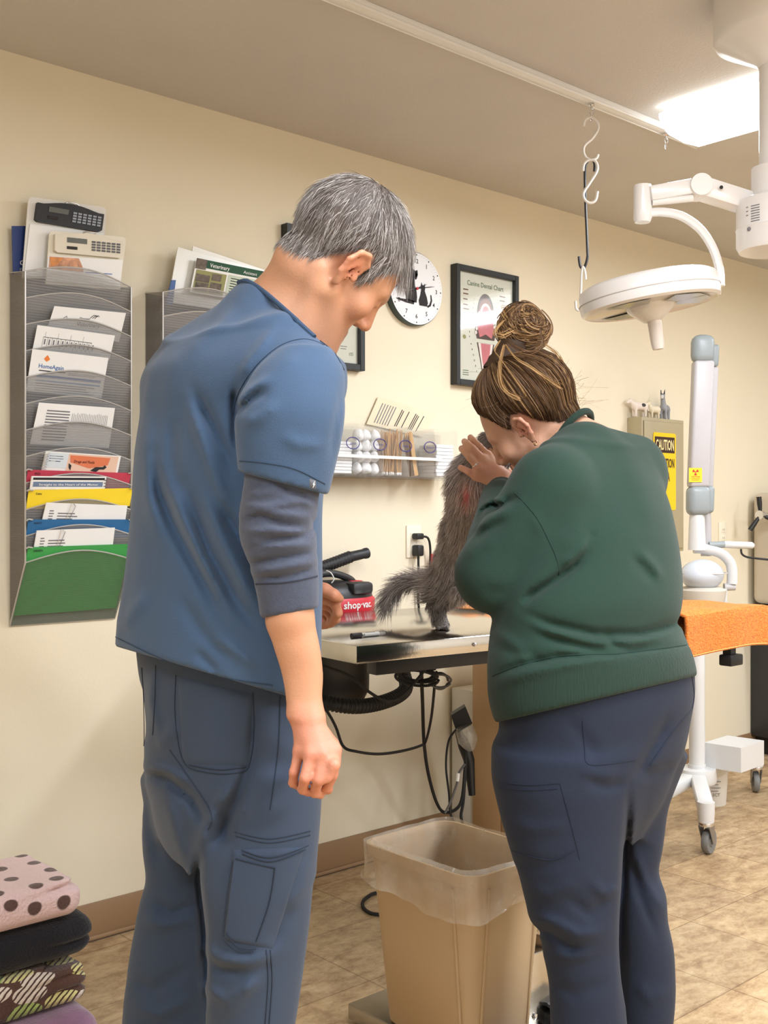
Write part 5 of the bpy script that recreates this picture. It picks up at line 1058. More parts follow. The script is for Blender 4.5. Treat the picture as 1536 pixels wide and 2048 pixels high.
# ================================================================ shared figure pieces
SKIN = mat('skin', (214, 160, 128), .5, bump=.12, bscale=260, var=.04, vscale=25, attr='Col', sss=.12)
EYE = mat('eye_white', (235, 230, 225), .15)
def loc(P, O, R, s=1.): return ((P-np.asarray(O, f32)) @ R)/s
def headsdf(q, fem=False):
    qs = q.copy(); qs[:, 0] = np.abs(qs[:, 0])
    d = ell(q, (0, -.014, .05), (.076, .099, .088))
    d = smin(d, ell(q, (0, .046, .0), (.060, .050, .080)), .03)
    d = smin(d, ell(q, (0, .048, -.06), (.046, .043, .048)), .02)
    jw = .050 if fem else .056
    d = smin(d, cone(qs, (jw, .004, -.048), (.017, .076, -.099), .016 if fem else .019, .015 if fem else .017), .03)
    d = smin(d, cone(qs, (0, .079, -.101), (.010, .08, -.101), .015, .014), .014)
    d = smin(d, ell(qs, (.046, .060, -.018), (.022, .022, .02)), .02)
    d = smin(d, cone(qs, (.008, .091, .030), (.046, .073, .028), .008 if fem else .0115, .008), .014)
    d = smax(d, -ell(qs, (.033, .105, .008), (.020, .020, .013)), .012)
    d = smin(d, ell(qs, (.032, .0775, .009), (.0145, .0135, .0125)), .003)       # lowered lid over the eye
    d = smax(d, -cone(qs, (.021, .0925, .0045), (.043, .0875, .0045), .0011, .0008), .002)   # lash line
    d = smin(d, cone(q, (0, .092, .022), (0, .113, -.020), .008, .0115 if not fem else .010), .012)
    d = smin(d, ell(qs, (.0115, .102, -.027), (.009, .011, .008)), .006)
    d = smax(d, -ell(qs, (.0065, .106, -.036), (.0035, .005, .005)), .003)
    d = smax(d, -ell(q, (0, .105, -.045), (.004, .006, .010)), .006)
    d = smin(d, cone(qs, (0, .0945, -.0565), (.021, .083, -.0605), .0062, .0028), .005)
    d = smin(d, cone(qs, (0, .0925, -.0685), (.018, .083, -.0655), .0070, .003), .005)
    d = smax(d, -cone(qs, (0, .101, -.0622), (.024, .088, -.0632), .0014, .0010), .003)
    # ear
    if fem: qs = qs*1.14-np.array((.011, -.001, 0), f32)
    al = np.array((.49, -.87, 0)); nn = np.array((.87, .49, 0)); Re = np.stack([al, nn, np.array((0, 0, 1.))], 1).astype(f32)
    e = ell(qs, (.0835, -.005, .004), (.018, .0042, .030), Re)
    rim = [(.074, .012, .008), (.079, .011, .026), (.086, -.003, .0365), (.093, -.018, .028), (.0945, -.0235, .006), (.088, -.017, -.016), (.080, -.005, -.030)]
    e = smin(e, chain(qs, rim, [.0035, .0042, .0046, .0048, .0044, .0042, .0072], .004), .004)
    e = smax(e, -ell(qs, (.0885, .001, -.001), (.009, .0095, .0135)), .004)
    e = smin(e, ell(qs, (.0775, .0115, -.004), (.004, .0055, .007)), .004)
    e = smin(e, cone(qs, (.085, -.003, .014), (.0905, -.0125, -.008), .0028, .003), .003)
    return smin(d, e/1.14 if fem else e, .006)
def skin_colors(base, q, extra=None):
    """q: vertex positions in head coordinates"""
    n = len(q); c = np.tile(np.array(lin(base)), (n, 1)); xs = np.abs(q[:, 0])
    def blend(w, rgb): c[:] = c*(1-w[:, None])+np.array(lin(rgb))*w[:, None]
    near = np.linalg.norm(q-np.array((0, .02, 0)), axis=1) < .2
    g = lambda p, r: np.exp(-(((np.stack([xs, q[:, 1], q[:, 2]], 1)-np.array(p))/r)**2).sum(1))*near
    blend(.55*g((.087, -.006, .003), .025), (205, 112, 88))
    blend(.35*g((.04, .075, -.02), .03), (208, 125, 100))
    blend(.35*g((0, .112, -.022), .016), (205, 120, 98))
    blend(.75*g((.006, .094, -.0625), np.array((.018, .012, .0075))), (168, 92, 82))
    return c, blend, g
def hand(P, wrist, mcps, fingers, thumb, rw=.021):
    """palm fan plus five separate fingers; everything is a list of (point, radius)"""
    d = None
    for (p, r) in mcps:
        e = cone(P, wrist, p, rw, r); d = e if d is None else smin(d, e, .012)
    for a, b in zip(mcps[:-1], mcps[1:]): d = smin(d, cone(P, a[0], b[0], a[1]*.92, b[1]*.92), .008)
    for fg in fingers: d = smin(d, chain(P, [p for p, _ in fg], [r for _, r in fg], .003), .0035)
    d = smin(d, chain(P, [p for p, _ in thumb], [r for _, r in thumb], .004), .008)
    return d
def cutline(P, x0, y0, x1, y1):
    """positive below the photo line through the two points"""
    px = CX+F*P[:, 0]/P[:, 1]; py = YH-F*(P[:, 2]-CZ)/P[:, 1]
    return (py-(y0+(px-x0)*(y1-y0)/(x1-x0)))*P[:, 1]/F
def shoe(parent, ankle_xy, heading, m, sole_m):
    """laced sneaker standing on the floor"""
    h = Vector((math.cos(heading), math.sin(heading), 0)); s = Vector((-h.y, h.x, 0)); o = Vector((ankle_xy[0], ankle_xy[1], 0))
    R = Matrix((h, s, UZ)).transposed()
    a = MB()
    secs = [(-.075, .030, .075), (-.04, .038, .085), (.02, .040, .080), (.09, .046, .058), (.15, .044, .042), (.185, .030, .032), (.198, .010, .026)]
    vs = []; n = 14
    for x, w, t in secs:
        for j in range(n):
            an = math.pi*j/(n-1); vs.append(o+h*x+s*(w*math.cos(an))+UZ*(.018+(t-.018)*max(0., math.sin(an))**.7))
    fs = [[i*n+j, i*n+j+1, (i+1)*n+j+1, (i+1)*n+j] for i in range(len(secs)-1) for j in range(n-1)]
    fs += [list(range(n))[::-1], [(len(secs)-1)*n+j for j in range(n)]]
    a.add(vs, fs, m, True)
    for k in range(4):
        x = .035+k*.022; a.tube([o+h*x+s*.022+UZ*(.074-k*.006), o+h*(x+.008)+UZ*(.083-k*.008), o+h*(x+.016)-s*.022+UZ*(.074-k*.006)], .0025, sole_m, 6)
    u = a.build('shoe', parent)
    b = MB(); pts = []
    for x, w, t in secs: pts.append(o+h*x+s*w)
    for x, w, t in secs[::-1]: pts.append(o+h*x-s*w)
    b.slab([p+UZ*.001 for p in pts], UZ, .022, sole_m); off = b.build('sole', u)
# ================================================================ the man in blue scrubs
def build_man():
    root = thing('person', 'grey haired man in blue scrubs, head bowed, seen from behind', 'person', W(-.2, 1.86, 0))
    O = vp(673, 531, 1.84); R = frame((.55, .47, -.69), (.70, .03, .70))
    hp = lambda p: O+R @ np.array(p, f32)
    fore = Stack([(1190, 538, 620, 1.630, .8), (1225, 535, 624, 1.630, .8), (1245, 533, 629, 1.630, .78), (1290, 546, 639, 1.630, .75), (1350, 564, 646, 1.630, .68), (1400, 572, 645, 1.625, .62), (1435, 574, 650, 1.620, .55)])
    wr = vp(611, 1432, 1.630)
    mc = [(vp(599, 1502, 1.610), 0.0089), (vp(622, 1509, 1.595), 0.0094), (vp(646, 1509, 1.595), 0.0097), (vp(669, 1500, 1.607), 0.0097)]
    fi = [[(vp(599, 1502, 1.610), 0.0086), (vp(588, 1545, 1.605), 0.0075), (vp(586, 1566, 1.617), 0.0070), (vp(597, 1573, 1.635), 0.0061)],
          [(vp(622, 1509, 1.595), 0.0092), (vp(610, 1556, 1.585), 0.0082), (vp(605, 1579, 1.607), 0.0075), (vp(618, 1585, 1.630), 0.0067)],
          [(vp(646, 1509, 1.595), 0.0094), (vp(637, 1560, 1.585), 0.0084), (vp(629, 1585, 1.610), 0.0078), (vp(641, 1589, 1.635), 0.0070)],
          [(vp(669, 1500, 1.607), 0.0094), (vp(665, 1549, 1.600), 0.0084), (vp(654, 1575, 1.620), 0.0078), (vp(657, 1580, 1.645), 0.0070)]]
    th = [(vp(632, 1450, 1.650), 0.0131), (vp(664, 1490, 1.685), 0.0111), (vp(668, 1530, 1.585), 0.0090), (vp(655, 1556, 1.585), 0.0074)]
    # far hand resting by the table edge
    wl = vp(612, 1178, 2.26)
    ml = [(vp(645, 1195, 2.22), .011), (vp(648, 1206, 2.24), .0112), (vp(648, 1216, 2.265), .0112), (vp(644, 1224, 2.29), .0105)]
    fl = [[(vp(645, 1195, 2.22), .0112), (vp(671, 1208, 2.20), .0105), (vp(676, 1226, 2.205), .0098), (vp(668, 1237, 2.22), .0085)],
          [(vp(648, 1206, 2.24), .0112), (vp(670, 1220, 2.23), .0105), (vp(672, 1238, 2.235), .0098), (vp(662, 1246, 2.25), .0085)],
          [(vp(648, 1216, 2.265), .0112), (vp(664, 1232, 2.26), .0102), (vp(662, 1246, 2.265), .0092), (vp(652, 1250, 2.275), .008)],
          [(vp(644, 1224, 2.29), .0105), (vp(656, 1238, 2.29), .0092), (vp(653, 1250, 2.295), .0082), (vp(645, 1252, 2.30), .0075)]]
    tl = [(vp(622, 1172, 2.22), .016), (vp(650, 1180, 2.185), .0135), (vp(668, 1190, 2.175), .0118), (vp(679, 1197, 2.18), .009)]
    n0 = vp(570, 658, 1.90)
    def body(P):
        q = loc(P, O, R)
        d = headsdf(q)
        d = smin(d, cone(P, n0, hp((0, -.032, -.045)), .062, .056), .03)
        d = smin(d, cone(P, vp(604, 648, 1.80), hp((.056, -.030, -.035)), .012, .008), .025)       # neck muscle
        d = smin(d, cone(P, vp(555, 680, 1.88), vp(480, 1080, 1.9), .095, .10), .05)
        d = smin(d, cone(P, vp(480, 1080, 1.9), vp(455, 1420, 1.87), .10, .085), .05)
        d = smin(d, cone(P, vp(360, 760, 2.02), vp(600, 775, 1.68), .045, .045), .05)
        d = smin(d, cone(P, vp(603, 780, 1.67), vp(566, 1110, 1.63), .040, .034), .03)
        d = smin(d, cone(P, vp(566, 1110, 1.63), vp(580, 1230, 1.63), .034, .034), .02)
        d = smin(d, fore(P), .012)
        d = smin(d, hand(P, wr, mc, fi, th, .019), .012)
        for (k0, k1) in ((0, 1), (1, 2), (2, 3)):                       # knuckle tendons
            pass
        d = smin(d, chain(P, [vp(360, 770, 2.02), vp(470, 1040, 2.16), wl], [.045, .038, .026], .02), .03)
        d = smin(d, hand(P, wl, ml, fl, tl, .020), .012)
        for (hx, kx, ax, D, yb) in ((520, 510, 480, 1.80, 2440), (372, 352, 330, 2.02, 2290)):
            d = smin(d, chain(P, [vp(hx, 1450, D), vp(kx, 1860, D), vp(ax, yb, D)], [.045, .034, .03], .02), .02)
        return d
    v, q = sdf_mesh(body, (-.62, 1.44, .03), (.16, 2.5, 1.83), .0036)
    v = relax(v, q, 1, .3)
    hq = loc(v.astype(f32), O, R).astype(float)
    c, blend, g = skin_colors((197, 144, 110), hq)
    px = CX+F*v[:, 0]/v[:, 1]; py = YH-F*(v[:, 2]-CZ)/v[:, 1]
    handm = np.clip((py-1390)/60, 0, 1)*(v[:, 1] < 1.95)*(px > 560)
    blend(.65*handm, (206, 132, 108))
    for p, r in mc: blend(.4*np.exp(-((v-p)**2).sum(1)/.010**2), (205, 112, 92))
    for fg in fi: blend(.35*np.exp(-((v-fg[1][0])**2).sum(1)/.009**2), (205, 116, 96))
    far = (v[:, 1] > 2.14)*(v[:, 2] > .9)*(v[:, 2] < 1.2); blend(.55*far, (200, 130, 102))
    # jaw shadow of shaved beard, brow
    beard = np.clip((-.035-hq[:, 2])/.02, 0, 1)*np.clip((hq[:, 1]-.0)/.03, 0, 1)*(np.linalg.norm(hq, axis=1) < .16)
    blend(.30*beard, (150, 112, 96)); blend(.6*g((.03, .092, .036), np.array((.022, .012, .005))), (110, 96, 86))
    blend(.8*g((.032, .0915, .0045), np.array((.012, .004, .0012))), (70, 52, 44))
    blend(.5*np.clip(1-np.abs(hq[:, 0])/.03, 0, 1)*0, (0, 0, 0))
    # scalp under the hair
    yl = [-.13, -.075, -.05, -.03, -.012, .012, .016, .030, .040, .055, .075, .11]; zl = [-.055, -.058, -.04, .005, .040, .042, .0, -.004, .040, .062, .075, .080]
    line = np.interp(hq[:, 1], yl, zl); up = hq[:, 2]-line
    inhead = np.linalg.norm(hq-np.array((0, -.01, .03)), axis=1) < .145
    ear = (np.abs(hq[:, 0]) > .081) & (hq[:, 2] < .040) & (hq[:, 2] > -.04) & (hq[:, 1] > -.03)
    hm = np.clip(up/.012+.3, 0, 1)*inhead*(~ear)
    blend(.75*hm, (120, 110, 104))
    vr = to_room(v)
    b = np_mesh('body', vr, q, [SKIN], root, c)
    # ---- hair: close cap and combed strands
    HAIR = mat('grey_hair', (120, 112, 108), .55, attr='Col', bump=.2, bscale=500, spec=.35)
    nrm = vnormals(v, q)
    fm = (hm[q] > .55).all(1); qi = q[fm]; ids = np.unique(qi); rem = -np.ones(len(v), int); rem[ids] = np.arange(len(ids))
    th_ = .002+.007*np.clip(up[ids]/.05, 0, 1)*np.clip((hq[ids, 2]+.06)/.1, .3, 1)
    cv = v[ids]+nrm[ids]*th_[:, None]
    cc = np.tile(np.array(lin((86, 76, 70))), (len(ids), 1))*(1+.25*field_noise(cv.astype(f32), 120, 5))[:, None]
    crown = np.array((0., -.055, .132))
    w = RNG.choice(len(ids), 8200); rt = ids[w]; k = 5
    hn = nrm[rt] @ R; hpz = hq[rt]
    dirn = hpz-crown; dirn = dirn-(dirn*hn).sum(1, keepdims=True)*hn; dirn /= np.maximum(np.linalg.norm(dirn, axis=1, keepdims=True), 1e-6)
    dirn = dirn+np.array((0, .15, -.25))*(hpz[:, 2:3] < .06)+np.array((0, -.55, 0))*((hpz[:, 1:2] < .06)*(hpz[:, 2:3] < .07)*(hpz[:, 1:2] > -.05))+RNG.normal(size=dirn.shape)*.22
    dirn = dirn-(dirn*hn).sum(1, keepdims=True)*hn*.9; dirn /= np.linalg.norm(dirn, axis=1, keepdims=True)
    ln = RNG.uniform(.014, .026, len(rt))*np.clip(.55+up[rt]/.06, .5, 1.5)
    front = (hpz[:, 1] > .05)*(hpz[:, 2] > .06); ln = ln*(1+.45*front)
    base = v[rt]+nrm[rt]*(th_[w]*.8)[:, None]
    dv = dirn @ R.T.astype(float); t = np.linspace(0, 1, k)[None, :, None]
    lift = np.where(front, .12, .14)+RNG.normal(size=len(rt))*.08
    paths = base[:, None]+dv[:, None]*ln[:, None, None]*t+nrm[rt][:, None]*(ln*lift)[:, None, None]*(t*(1.5-t))
    paths[:, :, 2] -= (t[:, :, 0]**2)*(ln*np.where(front, .75, .12))[:, None]
    gr = np.clip(RNG.beta(1.2, 2.0, len(rt))+.22*field_noise(base.astype(f32), 110, 17), 0, 1); dark = np.array(lin((66, 55, 49))); lite = np.array(lin((212, 204, 196)))
    cols = dark*(1-gr[:, None])+lite*gr[:, None]
    sv, sq, scol = ribbons(base, paths, RNG.uniform(.0007, .0014, len(rt)), cols)
    allv = np.concatenate([cv, sv]); allq = np.concatenate([rem[qi], sq+len(cv)])
    np_mesh('hair', to_room(allv), allq, [HAIR], root, np.concatenate([cc, scol]))
    # ---- scrub top
    SCRUB = mat('scrub_cloth', (58, 81, 108), .9, bump=.18, bscale=420, var=.05, vscale=5, sheen=.15)
    SEAM = mat('scrub_seam', (42, 60, 82), .9)
    tor = Stack([(690, 335, 625, 1.87, .66), (740, 284, 648, 1.87, .64), (780, 270, 668, 1.87, .63), (830, 265, 668, 1.87, .63), (930, 253, 660, 1.86, .63), (1000, 247, 651, 1.86, .63),
                 (1100, 237, 650, 1.86, .63), (1200, 225, 649, 1.86, .64), (1290, 215, 647, 1.86, .65), (1420, 205, 644, 1.86, .66)], math.radians(-50))
    slv = Stack([(690, 566, 660, 1.640, .9), (730, 520, 684, 1.640, .9), (780, 488, 691, 1.635, .9), (830, 472, 690, 1.630, .9), (880, 472, 683, 1.630, .9), (930, 475, 671, 1.630, .9), (1010, 480, 652, 1.630, .88)])
    FD = [([(388, 778), (420, 840), (450, 903), (474, 954)], 11, -0.0159), ([(372, 790), (405, 880), (440, 980), (470, 1060)], 13, 0.0116),
          ([(470, 770), (468, 820), (474, 930)], 8, -0.0203), ([(305, 911), (320, 985), (348, 1048), (385, 1120), (419, 1185), (442, 1243)], 14, -0.0188),
          ([(330, 930), (360, 1030), (410, 1130), (450, 1210)], 14, 0.0130), ([(372, 970), (395, 1040), (419, 1107), (450, 1160), (473, 1204), (528, 1282)], 13, -0.0188),
          ([(400, 960), (440, 1070), (480, 1150), (520, 1230)], 13, 0.0130), ([(434, 989), (465, 1050), (497, 1107), (536, 1204)], 12, -0.0188),
          ([(300, 800), (290, 900), (300, 1000), (320, 1090)], 16, 0.0087), ([(345, 820), (345, 930), (360, 1010)], 14, -0.0072),
          ([(360, 1190), (400, 1260), (470, 1330)], 14, -0.0072), ([(420, 1270), (470, 1300), (520, 1340)], 12, 0.0087), ([(390, 1300), (440, 1350)], 10, -0.0072),
          ([(300, 1180), (260, 1230), (240, 1260)], 14, 0.0058), ([(480, 610), (420, 660), (360, 720)], 20, 0.0058), ([(560, 640), (500, 720), (478, 760)], 10, 0.0072)]
    SD = [([(472, 830), (500, 800), (540, 775)], 9, -.009), ([(474, 812), (500, 780), (545, 750)], 8, .008), ([(480, 850), (520, 835), (560, 800)], 12, .006),
          ([(690, 760), (670, 850), (660, 930)], 8, -.004), ([(560, 870), (600, 890), (650, 890)], 12, .004), ([(600, 700), (560, 740), (520, 800)], 18, .004)]
    NB = n0+.5*(hp((0, -.03, -.03))-n0); NT = hp((0, -.03, -.03))
    def scrub(P):
        d = tor(P, grow=0)
        u = cone(P, vp(548, 658, 1.885), vp(362, 756, 2.02), .090, .064)
        u = smin(u, cone(P, vp(562, 645, 1.885), vp(620, 738, 1.86), .088, .045), .03)
        u = smin(u, cone(P, vp(545, 655, 1.89), vp(607, 768, 1.67), .072, .056), .03)
        u = smin(u, ell(P, vp(618, 752, 1.88), (.048, .06, .06)), .05)
        d = smin(d, u, .085)
        d = d-strokes(P, FD)-.0022*field_noise(P, 22, 3)
        d = smax(d, cutline(P, 222, 1290, 560, 1388), .004)
        # neck hole
        d = smax(smax(d, -cone(P, NB, NT, .067, .064), .004), -cutline(P, 490, 551, 650, 690), .006)
        e = slv(P)-strokes(P, SD)-.002*field_noise(P, 24, 8)
        e = smax(e, cutline(P, 478, 944, 655, 990), .003)
        d = smin(d, e, .010)
        # far sleeve
        fs = cone(P, vp(366, 770, 2.05), vp(436, 960, 2.13), .060, .066)
        fs = smax(fs, cutline(P, 300, 930, 500, 930), .004)
        return smin(d, fs, .02)
    sv, sq = sdf_mesh(scrub, (-.56, 1.44, .80), (.08, 2.4, 1.68), .0048); sv = relax(sv, sq, 1, .4)
    top = np_mesh('scrub_top', to_room(sv), sq, [SCRUB], root)
    bt = bvh_of(top)
    for s_ in ([(228, 1272), (330, 1320), (430, 1352), (545, 1370)], [(480, 922), (530, 926), (590, 938), (650, 968)],
               [(648, 690), (610, 678), (560, 692), (510, 735), (478, 785), (466, 830)], [(640, 682), (665, 700), (688, 740)]):
        mb = MB(); seam(mb, bt, s_, .0008, SEAM)
        if mb.v: mb.build('seam', root)
    mb = MB(); p = on_surface(bt, [(478, 566), (500, 563), (530, 582), (556, 606), (582, 632), (606, 655), (628, 675)], .001)
    if len(p) > 3: mb.tube(smooth_path(p[::4]+[p[-1]], 3), .0042, mat('scrub_collar', (50, 71, 96), .85, bump=.1), 8)
    mb.build('collar', root)
    mb = MB(); patch(mb, bt, [(619, 957), (632, 961), (632, 979), (619, 976)], mat('label_grey', (96, 98, 104), .8, bump=.1), .0022, 4, 4)
    lg = mb.build('logo_tag', root); lg['label'] = 'small grey tag with a white mark on the sleeve hem'
    l, nn_ = cast(bt, 625.5, 968)
    if l:
        mb = MB(); n_ = nn_.normalized(); xd = n_.cross(UZ)*-1; xd = xd.normalized(); yd = n_.cross(xd).normalized(); yd = yd if yd.z > 0 else -yd; o = l+n_*.003
        mb.poly([o+xd*-.002+yd*.0, o+xd*.001+yd*.006, o+xd*.0005+yd*.001, o+xd*.002+yd*.0005, o+xd*-.0012+yd*-.006, o+xd*-.0004+yd*-.001], mat('tag_white', (235, 235, 235), .6))
        mb.build('tag_mark', lg)
    # ---- long sleeve of the shirt worn beneath
    UND = mat('undershirt_knit', (66, 72, 88), .92, bump=.35, bscale=700, var=.10, vscale=160, sheen=.2)
    us = Stack([(890, 492, 655, 1.630, .86), (960, 488, 642, 1.630, .88), (1005, 483, 637, 1.630, .9), (1040, 478, 634, 1.630, .92), (1085, 483, 633, 1.630, .92), (1130, 498, 636, 1.630, .9), (1180, 511, 637, 1.630, .86), (1250, 522, 635, 1.630, .84)])
    UD = [([(478, 1010), (530, 1013), (613, 1003)], 7, .007), ([(480, 1044), (520, 1030), (559, 1048), (624, 1055)], 6, -.0085), ([(480, 1030), (530, 1022), (580, 1030), (628, 1034)], 7, .006),
          ([(482, 1065), (540, 1060), (622, 1066)], 8, .007), ([(494, 1097), (548, 1080), (613, 1070)], 6, -.0085), ([(488, 1085), (550, 1092), (632, 1088)], 8, .006),
          ([(494, 1131), (556, 1117), (631, 1104)], 6, -.0085), ([(500, 1145), (560, 1136), (634, 1122)], 7, .006), ([(509, 1160), (577, 1153), (633, 1135)], 5, -.007),
          ([(490, 985), (520, 990), (560, 975)], 9, .005), ([(545, 960), (580, 985), (632, 1000)], 7, -.0075), ([(555, 990), (600, 1000), (632, 1012)], 7, .005), ([(590, 1080), (624, 1060), (632, 1030)], 6, -.005)]
    fsl = [vp(425, 930, 2.13), vp(470, 1040, 2.16), vp(556, 1122, 2.21)]
    def under(P):
        d = us(P)-strokes(P, UD)-.0012*field_noise(P, 60, 4)
        d = smax(d, cutline(P, 527, 1236, 632, 1217), .003)
        return d
    def under_far(P): return chain(P, fsl, [.055, .05, .042], .02)-.003*field_noise(P, 60, 6)
    uv, uq = sdf_mesh(under, (-.34, 1.46, 1.0), (-.02, 1.9, 1.34), .0042); uv = relax(uv, uq, 1, .3)
    und = np_mesh('undershirt_sleeve', to_room(uv), uq, [UND], root); bu = bvh_of(und)
    uv, uq = sdf_mesh(under_far, (-.45, 2.0, 1.0), (-.1, 2.34, 1.36), .006); np_mesh('undershirt_sleeve', to_room(uv), uq, [UND], root)
    mb = MB(); seam(mb, bu, [(512, 1168), (560, 1166), (600, 1160), (634, 1152)], .0012, mat('undershirt_seam', (44, 48, 60), .9)); mb.build('cuff_seam', root)
    # ---- trousers
    PANT = mat('scrub_trousers_cloth', (48, 62, 82), .86, bump=.15, bscale=420, var=.06, vscale=5, sheen=.12)
    PSEAM = mat('trousers_seam', (32, 42, 57), .9)
    hips = Stack([(1290, 258, 642, 1.88, .68), (1400, 269, 640, 1.88, .68), (1500, 276, 639, 1.88, .68), (1600, 279, 636, 1.88, .66), (1700, 300, 622, 1.88, .6)], math.radians(-50))
    rl = Stack([(1540, 436, 634, 1.79, .95), (1640, 412, 631, 1.79, .95), (1700, 396, 628, 1.79, .95), (1760, 390, 625, 1.79, .93), (1830, 396, 620, 1.79, .92), (1900, 403, 612, 1.79, .92),
                (2000, 408, 598, 1.79, .9), (2060, 410, 588, 1.79, .9), (2280, 412, 556, 1.79, .95), (2478, 405, 545, 1.79, 1.1)])
    ll = Stack([(1540, 280, 452, 2.0, .9), (1640, 283, 446, 2.0, .92), (1700, 287, 448, 2.0, .92), (1762, 292, 448, 2.0, .92), (1800, 281, 446, 2.0, .92), (1850, 271, 444, 2.0, .92),
                (1900, 262, 442, 2.0, .92), (2000, 250, 440, 2.0, .92), (2060, 245, 438, 2.0, .95), (2322, 255, 402, 2.0, 1.1)])
    PD = [([(505, 1390), (510, 1450), (500, 1530), (480, 1590), (440, 1680), (420, 1700)], 13, -0.0182), ([(480, 1545), (440, 1600), (410, 1660), (396, 1720)], 12, 0.0117),
          ([(285, 1545), (340, 1560), (385, 1600), (415, 1660)], 10, -0.0130), ([(280, 1530), (330, 1540), (380, 1570)], 10, 0.0091),
          ([(400, 1700), (393, 1760), (405, 1860), (410, 2048)], 8, -0.0208), ([(540, 1390), (510, 1500), (490, 1600), (470, 1680)], 14, 0.0104),
          ([(400, 1880), (430, 1920), (500, 1925), (560, 1900)], 13, 0.0117), ([(410, 1905), (440, 1940), (500, 1945)], 10, -0.0117), ([(390, 1960), (450, 2000), (530, 1950)], 12, 0.0091),
          ([(300, 1800), (350, 1830), (395, 1800)], 11, -0.0104), ([(280, 1840), (330, 1850), (390, 1830)], 12, 0.0091), ([(262, 1960), (310, 1980), (380, 1930)], 13, -0.0078),
          ([(290, 1560), (300, 1650), (330, 1750)], 14, -0.0078), ([(330, 1580), (350, 1660), (370, 1740)], 14, 0.0078), ([(255, 2010), (320, 2030), (390, 1990)], 12, 0.0078),
          ([(420, 1600), (450, 1640), (460, 1700)], 12, -0.0078), ([(590, 1800), (560, 1850), (540, 1900)], 14, -0.0065), ([(620, 1700), (600, 1780), (570, 1830)], 14, 0.0052),
          ([(312, 1330), (300, 1400), (320, 1480)], 10, 0.0052), ([(285, 1340), (290, 1440), (285, 1490)], 7, -0.0078), ([(360, 1440), (330, 1480), (310, 1490)], 12, 0.0065), ([(520, 1950), (480, 2000), (440, 2040)], 13, 0.0078)]
    def pants(P):
        d = smin(rl(P), ll(P), .006)
        d = smin(d, hips(P), .035)
        return d-strokes(P, PD)-.0025*field_noise(P, 20, 12)
    pv, pq = sdf_mesh(pants, (-.58, 1.46, .02), (.0, 2.35, 1.0), .0055); pv = relax(pv, pq, 1, .4)
    tr = np_mesh('scrub_trousers', to_room(pv), pq, [PANT], root); bp = bvh_of(tr)
    mb = MB()
    for s_ in ([(352, 1350), (350, 1420), (356, 1480), (366, 1520), (384, 1538), (440, 1548), (488, 1543), (500, 1525), (508, 1470), (506, 1385)],
               [(378, 1530), (440, 1540), (492, 1534)], [(560, 1392), (556, 1500), (540, 1620)], [(470, 1664), (540, 1678), (620, 1662)], [(472, 1672), (540, 1686), (620, 1670)],
               [(532, 1900), (536, 1960), (530, 2048)], [(540, 1900), (544, 1960), (538, 2048)], [(284, 1335), (288, 1400), (290, 1480), (284, 1500)], [(312, 1330), (310, 1400), (306, 1470)],
               [(340, 1500), (420, 1620), (416, 1660)]):
        mb = MB(); seam(mb, bp, s_, .0008, PSEAM)
        if mb.v: mb.build('seam', root)
    mb = MB(); patch(mb, bp, [(356, 1352), (505, 1388), (498, 1532), (366, 1526)], PANT, .0022, 20, 20); mb.build('back_pocket', root)
    mb = MB(); patch(mb, bp, [(466, 1700), (610, 1694), (545, 1898), (448, 1880)], PANT, .004, 24, 30); cp = mb.build('cargo_pocket', root); bc = bvh_of(cp)
    mb = MB()
    for s_ in ([(484, 1698), (540, 1714), (612, 1690)], [(486, 1706), (540, 1722), (606, 1698)], [(474, 1716), (520, 1728), (548, 1734)], [(548, 1734), (538, 1800), (512, 1880)], [(449, 1872), (475, 1900), (508, 1904)], [(455, 1862), (478, 1892), (512, 1896)], [(468, 1720), (455, 1800), (449, 1870)]):
        mb = MB(); seam(mb, bp, s_, .0009, PSEAM, .0052)
        if mb.v: mb.build('pocket_seam', cp)
    SH = mat('shoe_black', (34, 36, 42), .6, bump=.1); SO = mat('shoe_sole', (215, 212, 205), .7)
    for (x, y, D) in ((478, 2478, 1.79), (330, 2322, 2.0)):
        p = V(x, y, D); shoe(root, (p.x, p.y), math.radians(-2), SH, SO)
    return root
build_man()
